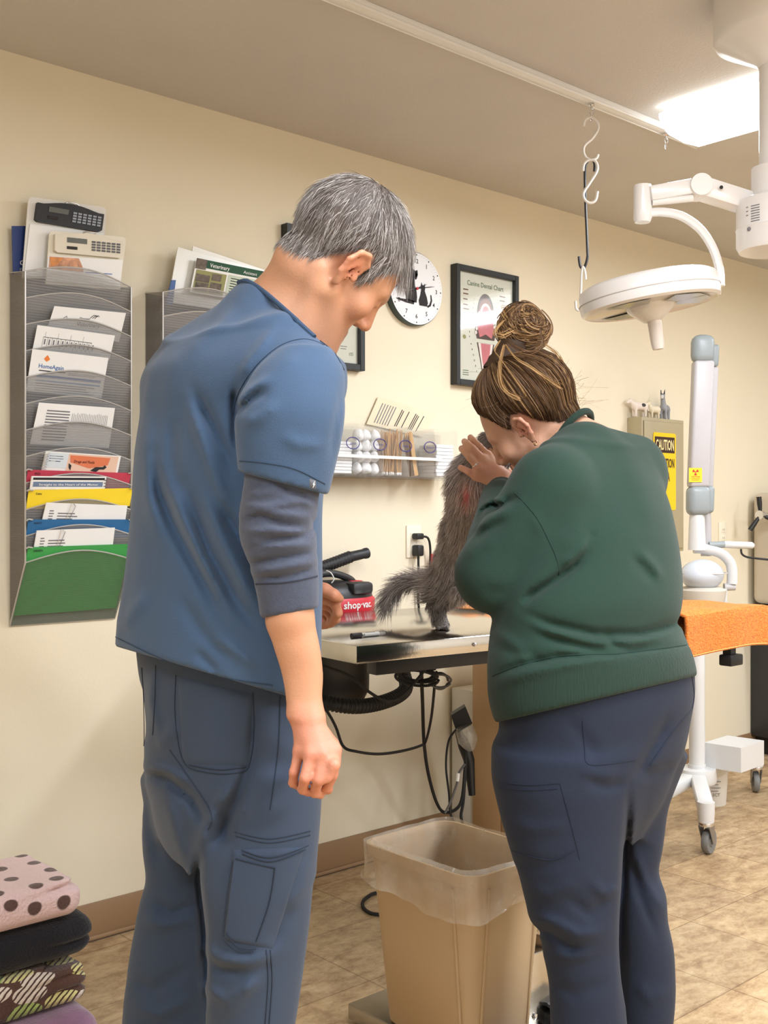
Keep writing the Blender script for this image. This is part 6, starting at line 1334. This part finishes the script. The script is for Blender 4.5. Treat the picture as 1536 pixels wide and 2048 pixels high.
# ================================================================ the woman in the green sweatshirt
def build_woman():
    root = thing('person', 'woman in dark green sweatshirt with messy bun, cuddling the grey cat', 'person', W(.42, 2.18, 0))
    O = vp(1066, 846, 2.34); R = frame((-.68, .48, -.56), (-.62, .0, .79)); S = 1.0
    hp = lambda p: O+(R @ np.array(p, f32))*S
    wr = vp(1004, 962, 2.50)
    mc = [(vp(976, 911, 2.505), .0098), (vp(966, 920, 2.492), .0100), (vp(957, 935, 2.487), .0098), (vp(952, 953, 2.495), .0092)]
    fi = [[(vp(976, 911, 2.505), .0095), (vp(958, 893, 2.507), .0086), (vp(947, 881, 2.522), .0078), (vp(941, 875, 2.54), .0078)],
          [(vp(966, 920, 2.492), .0098), (vp(945, 897, 2.492), .0088), (vp(934, 887, 2.508), .0080), (vp(929, 883, 2.53), .0080)],
          [(vp(957, 935, 2.487), .0096), (vp(939, 914, 2.487), .0086), (vp(928, 902, 2.502), .0078), (vp(923, 897, 2.522), .0078)],
          [(vp(952, 953, 2.495), .0088), (vp(938, 944, 2.492), .0079), (vp(927, 938, 2.502), .0070), (vp(921, 935, 2.515), .0070)]]
    th = [(vp(1000, 945, 2.53), .015), (vp(988, 915, 2.56), .012), (vp(982, 895, 2.575), .010), (vp(980, 885, 2.58), .008)]
    # far hand under the cat's chin
    w2 = vp(1062, 972, 2.62)
    m2 = [(vp(1030, 950, 2.64), .0098), (vp(1028, 960, 2.65), .010), (vp(1027, 970, 2.655), .0098), (vp(1028, 980, 2.655), .0092)]
    f2 = [[(p, r), (p+np.array((-.03, .0, .012), f32), r*.9), (p+np.array((-.05, .0, .022), f32), r*.82), (p+np.array((-.062, -.006, .032), f32), r*.7)] for p, r in m2]
    t2 = [(vp(1055, 962, 2.6), .014), (vp(1040, 945, 2.6), .012), (vp(1030, 934, 2.6), .010), (vp(1022, 926, 2.6), .008)]
    n0 = vp(1188, 902, 2.27)
    def body(P):
        d = headsdf(loc(P, O, R, S), True)*S
        d = smin(d, cone(P, n0, hp((0, -.035, -.045)), .056, .050), .03)
        d = smin(d, cone(P, vp(1185, 970, 2.26), vp(1190, 1200, 2.17), .065, .10), .04)
        d = smin(d, cone(P, vp(1190, 1200, 2.18), vp(1195, 1430, 2.16), .10, .09), .04)
        d = smin(d, cone(P, vp(1115, 985, 2.13), vp(1245, 965, 2.32), .035, .035), .03)
        d = smin(d, chain(P, [vp(1105, 985, 2.11), vp(985, 1155, 2.13), vp(1000, 1000, 2.45), wr], [.045, .040, .030, .024], .02), .03)
        d = smin(d, hand(P, wr, mc, fi, th, .022), .010)
        d = smin(d, chain(P, [vp(1245, 970, 2.34), vp(1200, 1120, 2.55), w2], [.035, .038, .023], .02), .03)
        d = smin(d, hand(P, w2, m2, f2, t2, .020), .010)
        for pts in ([(1125, 1470, 2.09), (1155, 1860, 2.09), (1180, 2230, 2.09)], [(1290, 1470, 2.27), (1272, 1780, 2.27), (1288, 2140, 2.26)]):
            d = smin(d, chain(P, [vp(*p) for p in pts], [.05, .036, .03], .02), .02)
        return d
    v, q = sdf_mesh(body, (.0, 1.85, .03), (.72, 2.75, 1.46), .0036)
    v = relax(v, q, 1, .3)
    hq = loc(v.astype(f32), O, R, S).astype(float)
    c, blend, g = skin_colors((214, 164, 134), hq)
    blend(.35*((v[:, 1] > 2.4)*(v[:, 2] < 1.32)*(np.linalg.norm(hq, axis=1) > .15)), (222, 158, 136))
    blend(.55*g((.032, .093, .035), np.array((.022, .012, .004))), (120, 90, 70))
    blend(.85*g((.032, .0915, .0042), np.array((.013, .006, .0016))), (60, 44, 38))
    for fg in fi: blend(.8*np.exp(-((v-fg[3][0])**2).sum(1)/.006**2), (226, 150, 140))
    yl = [-.13, -.09, -.06, -.035, -.02, .0, .012, .020, .030, .045, .065, .085, .11]; zl = [-.05, -.052, -.035, -.005, .030, .040, .028, .01, .028, .058, .080, .092, .1]
    line = np.interp(hq[:, 1], yl, zl); up = hq[:, 2]-line
    inhead = np.linalg.norm(hq-np.array((0, -.01, .03)), axis=1) < .145
    ear = (np.abs(hq[:, 0]) > .081) & (hq[:, 2] < .040) & (hq[:, 2] > -.04) & (hq[:, 1] > -.03)
    hm = np.clip(up/.012+.3, 0, 1)*inhead*(~ear)
    blend(.85*hm, (96, 72, 52))
    np_mesh('body', to_room(v), q, [SKIN], root, c)
    # ---- hair
    HAIR = mat('brown_hair', (106, 78, 54), .6, attr='Col', bump=.2, bscale=500, spec=.25)
    nrm = vnormals(v, q)
    qi = q[(hm[q] > .5).all(1)]; ids = np.unique(qi); rem = -np.ones(len(v), int); rem[ids] = np.arange(len(ids))
    th_ = .001+.012*np.clip(up[ids]/.04, 0, 1)
    cv = v[ids]+nrm[ids]*th_[:, None]
    dk = np.array(lin((74, 54, 38))); lt = np.array(lin((178, 140, 92))); md = np.array(lin((112, 84, 58)))
    cc = np.tile(dk*.8, (len(ids), 1))
    BC = vp(1046, 656, 2.36).astype(float)                     # bun
    knot = hp((0, -.022, .142)).astype(float)                  # where the hair is gathered
    hc = hp((0, -.015, .045)).astype(float)
    w = RNG.choice(len(ids), 3600); rt = ids[w]; k = 11
    t = np.linspace(0, 1, k)[None, :, None]
    st = v[rt]+nrm[rt]*(th_[w]*.9+.001)[:, None]
    a = st-hc; b = knot-hc; ra = np.linalg.norm(a, axis=1); rb = np.linalg.norm(b)
    an = a/ra[:, None]; bn = b/rb; om = np.arccos(np.clip(an @ bn, -1, 1))[:, None, None]
    sl = (np.sin((1-t)*om)*an[:, None]+np.sin(t*om)*bn[None, None])/np.maximum(np.sin(om), 1e-3)
    # follow the cap: nearest cap radius along the way
    from mathutils.kdtree import KDTree
    kd = KDTree(len(ids)); dirs = (cv-hc); dr = np.linalg.norm(dirs, axis=1); dn = dirs/dr[:, None]
    for i, p in enumerate(dn): kd.insert(p, i)
    kd.balance()
    rad = np.empty(sl.shape[:2])
    for i in range(sl.shape[0]):
        for j in range(k):
            s = sl[i, j]; rad[i, j] = dr[kd.find(s/np.linalg.norm(s))[1]]
    lift = RNG.uniform(.000, .006, len(rt))[:, None]*np.sin(np.pi*t[:, :, 0])+.0015
    paths = hc+sl/np.linalg.norm(sl, axis=2, keepdims=True)*(rad+lift)[:, :, None]
    tt = t[:, :, 0]; pull = np.clip((tt-.85)/.15, 0, 1)[:, :, None]; paths = paths*(1-pull*.7)+(BC+np.array((0, 0, -.03)))*pull*.7
    gr = np.clip(RNG.beta(1.2, 2.4, len(rt)), 0, 1)[:, None]; cols = np.where(gr < .5, dk+(md-dk)*gr*2, md+(lt-md)*(gr-.5)*2)
    V1, Q1, C1 = ribbons(st, paths, RNG.uniform(.0012, .0022, len(rt)), cols, False)
    # bun: coils round a knot
    n = 1100; k2 = 14; u = RNG.uniform(0, 2*np.pi, n); ph = RNG.uniform(.15, 1.0, n); t2_ = np.linspace(0, 1, k2)[None, :]
    ax = np.array((.25, -.75, .45)); ax /= np.linalg.norm(ax); e1 = np.cross(ax, (0, 0, 1.)); e1 /= np.linalg.norm(e1); e2 = np.cross(ax, e1)
    ang = u[:, None]+t2_*RNG.uniform(1.2, 2.6, n)[:, None]; pol = (ph[:, None]-.5)*2.5+t2_*RNG.uniform(-.9, .9, n)[:, None]
    rr = .051*(1+RNG.normal(size=(n, 1))*.05+.04*np.sin(3*ang))
    bp_ = BC+rr[:, :, None]*(np.cos(pol)[:, :, None]*(np.cos(ang)[:, :, None]*e1*1.08+np.sin(ang)[:, :, None]*e2)+np.sin(pol)[:, :, None]*ax*.85)
    gr = np.clip(RNG.beta(1.6, 1.8, n), 0, 1)[:, None]; cols = np.where(gr < .5, dk+(md-dk)*gr*2, md+(lt-md)*(gr-.5)*2)
    V2, Q2, C2 = ribbons(None, bp_, RNG.uniform(.0018, .0036, n), cols, False)
    bs, bq = sdf_mesh(lambda P: np.minimum(ell(P, BC, (.046, .044, .044)), cone(P, knot-np.array((0, 0, .02)), BC, .036, .03))-.0025*field_noise(P, 150, 9), BC-.09, BC+.09, .005)
    C3 = np.tile(dk*.7, (len(bs), 1))
    # loose locks drawn over the crown, and fly-away wisps
    L = []; LC = []
    def lock(pts, n_, spread, col, wv=.0011):
        for _ in range(n_):
            o_ = RNG.normal(size=3)*spread; L.append([np.array(p)+o_*(.4+i/len(pts))+RNG.normal(size=3)*spread*.25 for i, p in enumerate(pts)]); LC.append(col*(1+RNG.normal()*.15))
    P_ = lambda x, y, D=2.20: vp(x, y, D).astype(float)
    D0 = 2.222
    lock([P_(1008, 690, 2.27), P_(1000, 725, 2.245), P_(1000, 760, 2.235), P_(1012, 785, 2.23), P_(1040, 800, 2.23)], 10, .0028, lt)
    lock([P_(1012, 690, 2.27), P_(1030, 715, 2.235), P_(1062, 735, 2.225), P_(1090, 755, 2.225), P_(1120, 775, 2.24)], 12, .0028, lt)
    lock([P_(1000, 680, 2.27), P_(990, 700, 2.26), P_(1000, 715, 2.25), P_(1040, 770, 2.225), P_(1052, 790, 2.225)], 7, .0026, lt*.85)
    lock([P_(1080, 660, 2.31), P_(1085, 690, 2.27), P_(1060, 705, 2.25), P_(1030, 695, 2.25), P_(1015, 680, 2.27)], 12, .003, md)
    lock([P_(1010, 640, 2.33), P_(995, 655, 2.31), P_(990, 668, 2.30), P_(1005, 672, 2.29), P_(1020, 664, 2.30)], 9, .003, lt)
    lock([P_(1092, 690, 2.30), P_(1115, 710, 2.29), P_(1130, 740, 2.30), P_(1142, 770, 2.31), P_(1150, 800, 2.31)], 10, .004, lt*.8)
    lock([P_(1020, 618, 2.35), P_(1005, 612, 2.34), P_(1004, 622, 2.33), P_(1016, 640, 2.32), P_(1030, 650, 2.31)], 4, .003, lt)
    for _ in range(70):                                        # fuzz at nape and crown
        i = RNG.integers(len(ids)); p = cv[i]; nn = nrm[ids[i]]
        if p[2] < hc[2]-.07: continue
        dv = nn*.6+RNG.normal(size=3)*.7+np.array((.3, 0, .1)); dv /= np.linalg.norm(dv); l = RNG.uniform(.02, .05); be = RNG.normal(size=3)*.4
        L.append([p+dv*l*s+be*l*s*s for s in np.linspace(0, 1, 5)]); LC.append(md*1.3)
    for _ in range(34):
        p = P_(1150+RNG.uniform(-14, 12), 800+RNG.uniform(-30, 40), 2.33); dv = RNG.normal(size=3)+np.array((1.0, 0, -.2)); dv /= np.linalg.norm(dv); l = RNG.uniform(.02, .05); be = RNG.normal(size=3)*.5
        L.append([p+dv*l*s+be*l*s*s for s in np.linspace(0, 1, 5)]); LC.append(lt*.9)
    Lp = np.array([[np.array(x) for x in smooth_path([Vector(p) for p in pl], 4)] for pl in L])
    V4, Q4, C4 = ribbons(None, Lp, np.where(np.arange(len(Lp)) < 64, .0011, .00045), np.array(LC), False)
    o = 0; AV = []; AQ = []; AC = []
    for vv, qq, c_ in ((cv, rem[qi], cc), (V1, Q1, C1)):
        AV.append(vv); AQ.append(qq+o); AC.append(c_); o += len(vv)
    np_mesh('hair', to_room(np.concatenate(AV)), np.concatenate(AQ), [HAIR], root, np.concatenate(AC))
    o = 0; AV = []; AQ = []; AC = []
    for vv, qq, c_ in ((bs, bq, C3), (V2, Q2, C2), (V4, Q4, C4)):
        AV.append(vv); AQ.append(qq+o); AC.append(c_); o += len(vv)
    np_mesh('hair_bun', to_room(np.concatenate(AV)), np.concatenate(AQ), [HAIR], root, np.concatenate(AC))
    # earring, ring
    mb = MB(); e = to_room(hp((-.089, -.008, -.034))[None])[0]; mb.tube([Vector(e)+Vector((math.cos(a_)*.004, 0, math.sin(a_)*.0045)) for a_ in np.linspace(0, 6.0, 12)], .0009, mat('gold', (222, 180, 110), .25, 1.), 6)
    mb.build('earring', root)
    mb = MB(); a_ = fi[2][0][0].astype(float)*.72+fi[2][1][0].astype(float)*.28; dv = (fi[2][1][0]-fi[2][0][0]).astype(float); ar = Vector(to_room(a_[None])[0]); dr_ = Vector(to_room(dv[None])[0])
    x_ = dr_.orthogonal().normalized(); y_ = dr_.normalized().cross(x_)
    SIL = mat('silver', (225, 225, 228), .18, 1.)
    mb.tube([ar+(x_*math.cos(b_)+y_*math.sin(b_))*.0102 for b_ in np.linspace(0, 2*math.pi, 20)[:-1]], .0011, SIL, 6, True)
    tc = (Vector((0, 0, CZ))-ar).normalized(); mb.ball(ar+tc*.011, .0024, mat('gem', (245, 245, 250), .05, 0, spec=1.), seg=8); mb.build('ring', root)
    # ---- sweatshirt
    SW = mat('sweatshirt_fleece', (27, 54, 43), .95, bump=.22, bscale=500, var=.06, vscale=6, sheen=.08)
    RB = mat('sweatshirt_rib', (25, 48, 37), .95, bump=.4, bscale=300, stretch=(1, 1, .08), sheen=.06); SS = mat('sweatshirt_seam', (30, 54, 47), .95)
    tor = Stack([(905, 1085, 1292, 2.25, .62), (945, 1050, 1322, 2.24, .66), (1000, 1020, 1347, 2.22, .7), (1060, 1000, 1363, 2.20, .72), (1120, 990, 1372, 2.19, .74), (1200, 982, 1375, 2.17, .74), (1240, 978, 1370, 2.17, .74),
                 (1265, 974, 1374, 2.17, .74), (1300, 970, 1392, 2.16, .74), (1345, 968, 1404, 2.16, .74), (1390, 970, 1407, 2.16, .74), (1470, 996, 1400, 2.16, .74)], math.radians(42))
    FD = [([(1186, 1092), (1150, 1130), (1110, 1160), (1063, 1190), (1040, 1212)], 9, -.022), ([(1190, 1070), (1150, 1112), (1120, 1135)], 12, .010),
          ([(1040, 1222), (1091, 1246), (1189, 1268), (1280, 1268), (1345, 1250), (1374, 1236)], 9, -.013), ([(1050, 1236), (1100, 1262), (1190, 1286), (1290, 1282), (1385, 1258)], 10, .011),
          ([(1060, 1262), (1130, 1285), (1185, 1298), (1230, 1300)], 8, -.010), ([(1210, 1262), (1225, 1290), (1260, 1300), (1330, 1285)], 8, -.010), ([(1056, 1290), (1130, 1300), (1190, 1312), (1290, 1302), (1390, 1278)], 10, .009),
          ([(985, 1352), (1040, 1330), (1126, 1312), (1230, 1310), (1320, 1298), (1390, 1288)], 7, -.012), ([(990, 1372), (1050, 1350), (1130, 1330), (1260, 1318)], 9, .006),
          ([(1000, 1300), (1060, 1310), (1100, 1330)], 10, -.006), ([(985, 1262), (1030, 1290), (1060, 1330)], 12, .006),
          ([(1260, 1110), (1290, 1140), (1310, 1165)], 10, -.006), ([(1275, 1100), (1305, 1130), (1325, 1160)], 10, .006), ([(1190, 1060), (1180, 1080), (1170, 1110)], 8, -.006),
          ([(1240, 900), (1290, 980), (1310, 1060)], 26, .006), ([(1120, 900), (1170, 940), (1220, 930)], 16, .004), ([(1160, 1000), (1150, 1060), (1120, 1110)], 18, .005)]
    AD = [([(970, 1030), (1000, 1012), (1040, 990)], 8, -.010), ([(958, 1045), (965, 1022), (985, 1008), (1005, 1020)], 5, -.008), ([(965, 1010), (990, 1000), (1015, 1003)], 6, .006),
          ([(950, 1060), (985, 1035), (1030, 1015)], 9, .007), ([(940, 1090), (975, 1060), (1020, 1040)], 9, -.005), ([(1060, 1020), (1080, 1060), (1100, 1100), (1120, 1140)], 12, .004), ([(925, 1120), (960, 1090), (1000, 1080)], 14, .004),
          ([(960, 1180), (1000, 1185), (1050, 1180)], 14, -.004)]
    s0, s1, s2 = vp(1104, 978, 2.11), vp(990, 1148, 2.12), vp(1001, 1000, 2.43)
    f0, f1, f2_ = vp(1258, 955, 2.34), vp(1205, 1115, 2.54), vp(1085, 990, 2.60)
    hn = hp((0, -.03, -.02)); nb = n0+.38*(hn-n0)
    def sweat(P):
        d = tor(P)-strokes(P, FD)-.003*field_noise(P, 16, 21)
        u = smin(cone(P, vp(1172, 920, 2.24), vp(1258, 938, 2.34), .076, .074), cone(P, vp(1165, 925, 2.22), s0, .074, .076), .03)
        d = smin(d, u, .05)
        d = smax(d, cutline(P, 993, 1446, 1405, 1350), .006)
        e = chain(P, [s0, s1], [.084, .076], .02)
        fa = cone(P, s1, s2, .072, .046)
        e = smin(e, fa, .02)-strokes(P, AD)-.003*field_noise(P, 20, 5)
        d = smin(d, e, .016)
        # ribbed cuff narrows at the wrist
        d = smin(d, cone(P, vp(1000, 1002, 2.42), vp(1003, 984, 2.465), .041, .036), .006)
        d = smin(d, chain(P, [f0, f1, f2_], [.075, .068, .042], .02), .03)
        d = smax(d, -cone(P, nb, hn, .060, .056), .004)
        return smax(d, -cutline(P, 1062, 903, 1190, 832)*1.0 if False else d, .004)
    sv, sq = sdf_mesh(sweat, (.08, 1.82, .76), (.70, 2.75, 1.42), .0052); sv = relax(sv, sq, 1, .4)
    px = CX+F*sv[:, 0]/sv[:, 1]; py = YH-F*(sv[:, 2]-CZ)/sv[:, 1]
    band = (py-(1352+(px-990)*(1290-1352)/400) > 0)
    fz = band[sq].all(1)
    cf = ((sv-np.array(vp(1003, 986, 2.46)))**2).sum(1) < .036**2
    midx = np.where(fz | cf[sq].any(1), 1, 0)
    top = np_mesh('sweatshirt', to_room(sv), sq, [SW, RB], root, midx=midx); bt = bvh_of(top)
    for s_ in ([(1030, 985), (1070, 1030), (1095, 1075), (1115, 1120), (1118, 1150)], [(985, 1352), (1040, 1330), (1126, 1311), (1230, 1308), (1320, 1297), (1390, 1287)]):
        mb = MB(); seam(mb, bt, s_, .0009, SS)
        if mb.v: mb.build('seam', root)
    mb = MB(); ax_ = (hn-n0)/np.linalg.norm(hn-n0); c_ = n0+ax_*.058; a1 = np.cross(ax_, (0, 0, 1.)); a1 /= np.linalg.norm(a1); a2 = np.cross(ax_, a1)
    mb.tube([Vector(to_room((c_+(a1*math.cos(b_)+a2*math.sin(b_))*.061)[None])[0]) for b_ in np.linspace(0, 2*math.pi, 40)[:-1]], .0075, RB, 10, True); mb.build('neckband', root)
    # ---- trousers
    PT = mat('navy_trousers_cloth', (23, 33, 52), .88, bump=.15, bscale=420, var=.06, vscale=5, sheen=.04); PS = mat('navy_seam', (24, 33, 52), .9)
    hips = Stack([(1310, 985, 1400, 2.17, .70), (1400, 990, 1400, 2.17, .72), (1445, 992, 1392, 2.17, .72), (1500, 988, 1380, 2.17, .72), (1550, 989, 1360, 2.17, .7), (1610, 1004, 1336, 2.17, .66), (1680, 1040, 1300, 2.17, .55)], math.radians(42))
    nl = Stack([(1500, 990, 1268, 2.09, .86), (1560, 991, 1264, 2.09, .88), (1600, 1000, 1260, 2.09, .88), (1700, 1020, 1254, 2.09, .9), (1760, 1040, 1250, 2.09, .92), (1850, 1064, 1242, 2.09, .95), (1885, 1083, 1240, 2.09, .95),
                (1920, 1090, 1243, 2.09, .95), (2000, 1100, 1250, 2.09, .95), (2060, 1102, 1253, 2.09, .95), (2262, 1106, 1258, 2.09, 1.0)])
    fl_ = Stack([(1500, 1212, 1378, 2.28, 1.1), (1545, 1214, 1358, 2.28, 1.15), (1600, 1214, 1338, 2.28, 1.2), (1700, 1212, 1322, 2.27, 1.2), (1742, 1210, 1317, 2.27, 1.15), (1785, 1212, 1330, 2.26, 1.1), (1830, 1214, 1333, 2.26, 1.1),
                 (1900, 1222, 1347, 2.26, 1.0), (1950, 1226, 1350, 2.26, 1.0), (2048, 1230, 1345, 2.26, 1.0), (2168, 1232, 1338, 2.26, 1.05)])
    PD = [([(1345, 1420), (1315, 1480), (1290, 1525), (1264, 1560)], 11, -.009), ([(1256, 1566), (1210, 1574), (1165, 1556)], 12, -.006), ([(1275, 1552), (1320, 1546), (1350, 1528)], 12, -.006), ([(1150, 1540), (1200, 1552), (1240, 1548)], 14, .004),
          ([(1258, 1570), (1256, 1640), (1250, 1720), (1245, 1850), (1246, 2040)], 7, -.014), ([(1045, 1850), (1100, 1868), (1140, 1895), (1170, 1900)], 9, -.010), ([(1060, 1830), (1110, 1845), (1160, 1872), (1215, 1860)], 11, .009),
          ([(1080, 1905), (1140, 1915), (1190, 1905)], 11, .007), ([(1130, 1790), (1180, 1830), (1220, 1790)], 12, -.006), ([(1180, 1760), (1210, 1790), (1240, 1770)], 10, .006), ([(1260, 1680), (1290, 1760), (1330, 1830)], 9, .007), ([(1255, 1700), (1280, 1790), (1315, 1880)], 8, -.007),
          ([(1010, 1640), (1070, 1660), (1150, 1650)], 14, .004), ([(1025, 1720), (1080, 1735), (1150, 1715)], 14, -.004), ([(1040, 1770), (1100, 1790), (1160, 1760)], 14, .005), ([(1100, 1960), (1150, 1990), (1220, 1960)], 14, -.005), ([(1270, 1960), (1300, 2000), (1340, 1980)], 12, .005), ([(1130, 1430), (1170, 1480), (1200, 1520)], 14, -.004)]
    def pants(P):
        d = smin(nl(P), fl_(P), .006); d = smin(d, hips(P), .035)
        return d-strokes(P, PD)-.002*field_noise(P, 20, 14)
    pv, pq = sdf_mesh(pants, (.12, 1.8, .02), (.72, 2.6, 1.1), .0055); pv = relax(pv, pq, 1, .4)
    tr = np_mesh('scrub_trousers', to_room(pv), pq, [PT], root); bp = bvh_of(tr)
    for s_ in ([(1000, 1564), (1060, 1570), (1120, 1566)], [(1000, 1576), (1060, 1580), (1115, 1577)], [(1120, 1566), (1140, 1640), (1160, 1720)], [(1165, 1440), (1170, 1500), (1180, 1530), (1270, 1520)], [(1383, 1352), (1388, 1390), (1384, 1415)], [(1385, 1415), (1340, 1470), (1300, 1530)],
               [(1020, 1700), (1100, 1720), (1150, 1700)]):
        mb = MB(); seam(mb, bp, s_, .0008, PS)
        if mb.v: mb.build('seam', root)
    SH = mat('clog_navy', (30, 34, 44), .55, bump=.1); SO = mat('clog_sole', (60, 60, 62), .7)
    for (x, y, D) in ((1180, 2262, 2.09), (1290, 2168, 2.26)):
        p = V(x, y, D); shoe(root, (p.x, p.y), math.radians(88), SH, SO)
build_woman()
# ================================================================ the grey cat
def build_cat():
    root = thing('cat', 'fluffy grey cat with a neck wound, one hind paw on the steel table', 'cat', V(885, 1258, 2.93))
    FUR = mat('cat_fur', (120, 112, 106), .85, attr='Col', bump=.3, bscale=300, spec=.2)
    hc = vp(990, 893, 2.60)
    sp = [vp(898, 1168, 2.88), vp(912, 1120, 2.84), vp(925, 1060, 2.77), vp(940, 1005, 2.70), vp(938, 958, 2.65), vp(955, 920, 2.62)]
    hd = frame((.75, -.1, -.62), (.6, 0, .75))                       # muzzle points right and down
    pt = lambda p: hc+hd @ np.array(p, f32)
    tail = [vp(868, 1172, 2.90), vp(838, 1158, 2.92), vp(805, 1164, 2.94), vp(780, 1188, 2.95), vp(768, 1216, 2.95)]
    legA = [vp(888, 1185, 2.90), vp(872, 1208, 2.915), vp(879, 1238, 2.93), vp(884, 1252, 2.935)]
    def cat(P):
        d = chain(P, sp, [.050, .046, .045, .046, .043, .036], .03)
        q = loc(P, hc, hd)
        h = ell(q, (0, 0, 0), (.040, .044, .038)); h = smin(h, ell(q, (0, .036, -.012), (.020, .018, .015)), .014)
        qs = q.copy(); qs[:, 0] = np.abs(qs[:, 0])
        h = smin(h, cone(qs, (.022, -.004, .030), (.031, -.008, .062), .015, .002), .006)
        h = smin(h, ell(qs, (.024, .012, -.016), (.016, .016, .016)), .01)
        d = smin(d, h, .02)
        d = smin(d, cone(P, vp(900, 1165, 2.88), vp(884, 1192, 2.905), .045, .036), .03)
        d = smin(d, chain(P, legA, [.030, .021, .017, .017], .012), .02)
        paw = smin(ell(P, vp(885, 1251, 2.925), (.018, .022, .013)), cone(P, vp(878, 1254, 2.905), vp(892, 1254, 2.905), .009, .009), .008)
        for dx in (-9, -3, 3, 9): paw = smin(paw, ell(P, vp(885+dx, 1256, 2.900-.002*abs(dx)), (.0055, .0075, .007)), .002)
        d = smin(d, smax(paw, .8972-P[:, 2], .003), .008)
        d = smin(d, chain(P, [vp(915, 1160, 2.85), vp(945, 1178, 2.80), vp(922, 1186, 2.79)], [.036, .022, .016], .012), .015)
        for (x, y) in ((914, 1180), (913, 1186), (916, 1192)): d = smin(d, ell(P, vp(x, y, 2.782), (.008, .008, .006)), .003)
        d = smin(d, chain(P, [vp(945, 985, 2.66), vp(985, 1010, 2.62), vp(1015, 985, 2.60)], [.028, .019, .017], .012), .015)
        d = smin(d, chain(P, [vp(960, 990, 2.72), vp(1000, 1015, 2.70), vp(1030, 995, 2.67)], [.028, .019, .017], .012), .015)
        return smin(d, chain(P, tail, [.019, .016, .015, .014, .009], .01), .012)
    v, q = sdf_mesh(cat, (-.06, 2.5, .88), (.36, 3.04, 1.36), .0036); v = relax(v, q, 1, .4)
    nrm = vnormals(v, q); px = CX+F*v[:, 0]/v[:, 1]; py = YH-F*(v[:, 2]-CZ)/v[:, 1]
    base = np.array(lin((110, 104, 101))); c = np.tile(base, (len(v), 1))*(1+.22*field_noise(v.astype(f32), 70, 3))[:, None]
    head = np.exp(-((v-hc)**2).sum(1)/.055**2); c = c*(1-.45*head)[:, None]
    wd = .7*np.exp(-(((px-932)/6)**2+((py-992)/18)**2))*(v[:, 1] < 2.70)
    pale = np.exp(-(((px-938)/20)**2+((py-985)/30)**2))*(v[:, 1] < 2.70)
    c = c*(1-.8*pale[:, None])+np.array(lin((190, 165, 160)))*.8*.6*pale[:, None]
    c = c*(1-wd[:, None])+np.array(lin((176, 66, 74)))*wd[:, None]
    np_mesh('body', to_room(v), q, [FUR], root, np.clip(c*1.7, 0, 1))
    # coat
    S = np.array(sp+tail[::-1])
    n = 20000; area = np.linalg.norm(np.cross(v[q[:, 1]]-v[q[:, 0]], v[q[:, 2]]-v[q[:, 0]]), axis=1); fi = RNG.choice(len(q), n, p=area/area.sum())
    a, b = RNG.uniform(size=(2, n, 1)); p = v[q[fi, 0]]*(1-a)*(1-b)+v[q[fi, 1]]*a*(1-b)+v[q[fi, 2]]*a*b+v[q[fi, 3]]*(1-a)*b; nn = nrm[q[fi, 0]]; cl = c[q[fi, 0]]
    ppx = CX+F*p[:, 0]/p[:, 1]; ppy = YH-F*(p[:, 2]-CZ)/p[:, 1]
    keep = RNG.uniform(size=n) > .93*np.exp(-(((ppx-933)/13)**2+((ppy-990)/26)**2)); p, nn, cl, ppx, ppy = p[keep], nn[keep], cl[keep], ppx[keep], ppy[keep]
    # lie direction: from head to tail, down the legs
    path = np.array([hc]+sp[::-1]+tail); dd = np.gradient(path, axis=0); dd /= np.linalg.norm(dd, axis=1, keepdims=True)
    ni = ((p[:, None]-path[None])**2).sum(2).argmin(1); fl = dd[ni]
    leg = (ppy > 1205)*(ppx > 850); fl = np.where(leg[:, None], np.array((0, 0, -1.)), fl)
    ln = RNG.uniform(.012, .022, len(p)); ln *= np.where(leg, .35, 1); ln *= np.where(((p-hc)**2).sum(1) < .05**2, .45, 1); tl = (ppx < 868)*(ppy > 1130); ln *= np.where(tl, 1.7, 1); ln *= np.where((ppx < 930)*(ppx > 880)*(ppy < 980)*(ppy > 895), 1.3, 1)
    ln *= np.where(ppy > 1250, .25, 1)
    clump = np.stack([field_noise(p.astype(f32), 170, s_) for s_ in (31, 32, 33)], 1)*1.1
    dv = nn*.60+fl*.75+clump*.5+RNG.normal(size=p.shape)*.16; dv /= np.linalg.norm(dv, axis=1, keepdims=True)
    t = np.linspace(0, 1, 4)[None, :, None]; paths = p[:, None]+dv[:, None]*ln[:, None, None]*t+(fl*.35-np.array((0, 0, .2)))[:, None]*ln[:, None, None]*t*t
    paths[:, :, 2] = np.maximum(paths[:, :, 2], .897)
    sh = RNG.uniform(.7, 1.5, len(p))[:, None]; V_, Q_, C_ = ribbons(None, paths, RNG.uniform(.0010, .0018, len(p)), np.clip(cl*sh, 0, 1))
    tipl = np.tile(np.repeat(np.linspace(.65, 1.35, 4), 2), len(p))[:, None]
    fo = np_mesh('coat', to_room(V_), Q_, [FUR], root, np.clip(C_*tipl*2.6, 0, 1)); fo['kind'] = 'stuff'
    mb = MB()
    for s_ in (-1, 1):
        e = Vector(to_room(pt((.019*s_, .034, .008))[None])[0]); mb2 = MB(); mb2.ball(e, .0062, mat('cat_eye', (150, 140, 60), .1), seg=10); mb2.build('eye', root)
    mb.ball(Vector(to_room(pt((0, .054, -.008))[None])[0]), (.005, .005, .004), mat('cat_nose', (70, 58, 58), .4), seg=8); mb.build('nose', root)
build_cat()
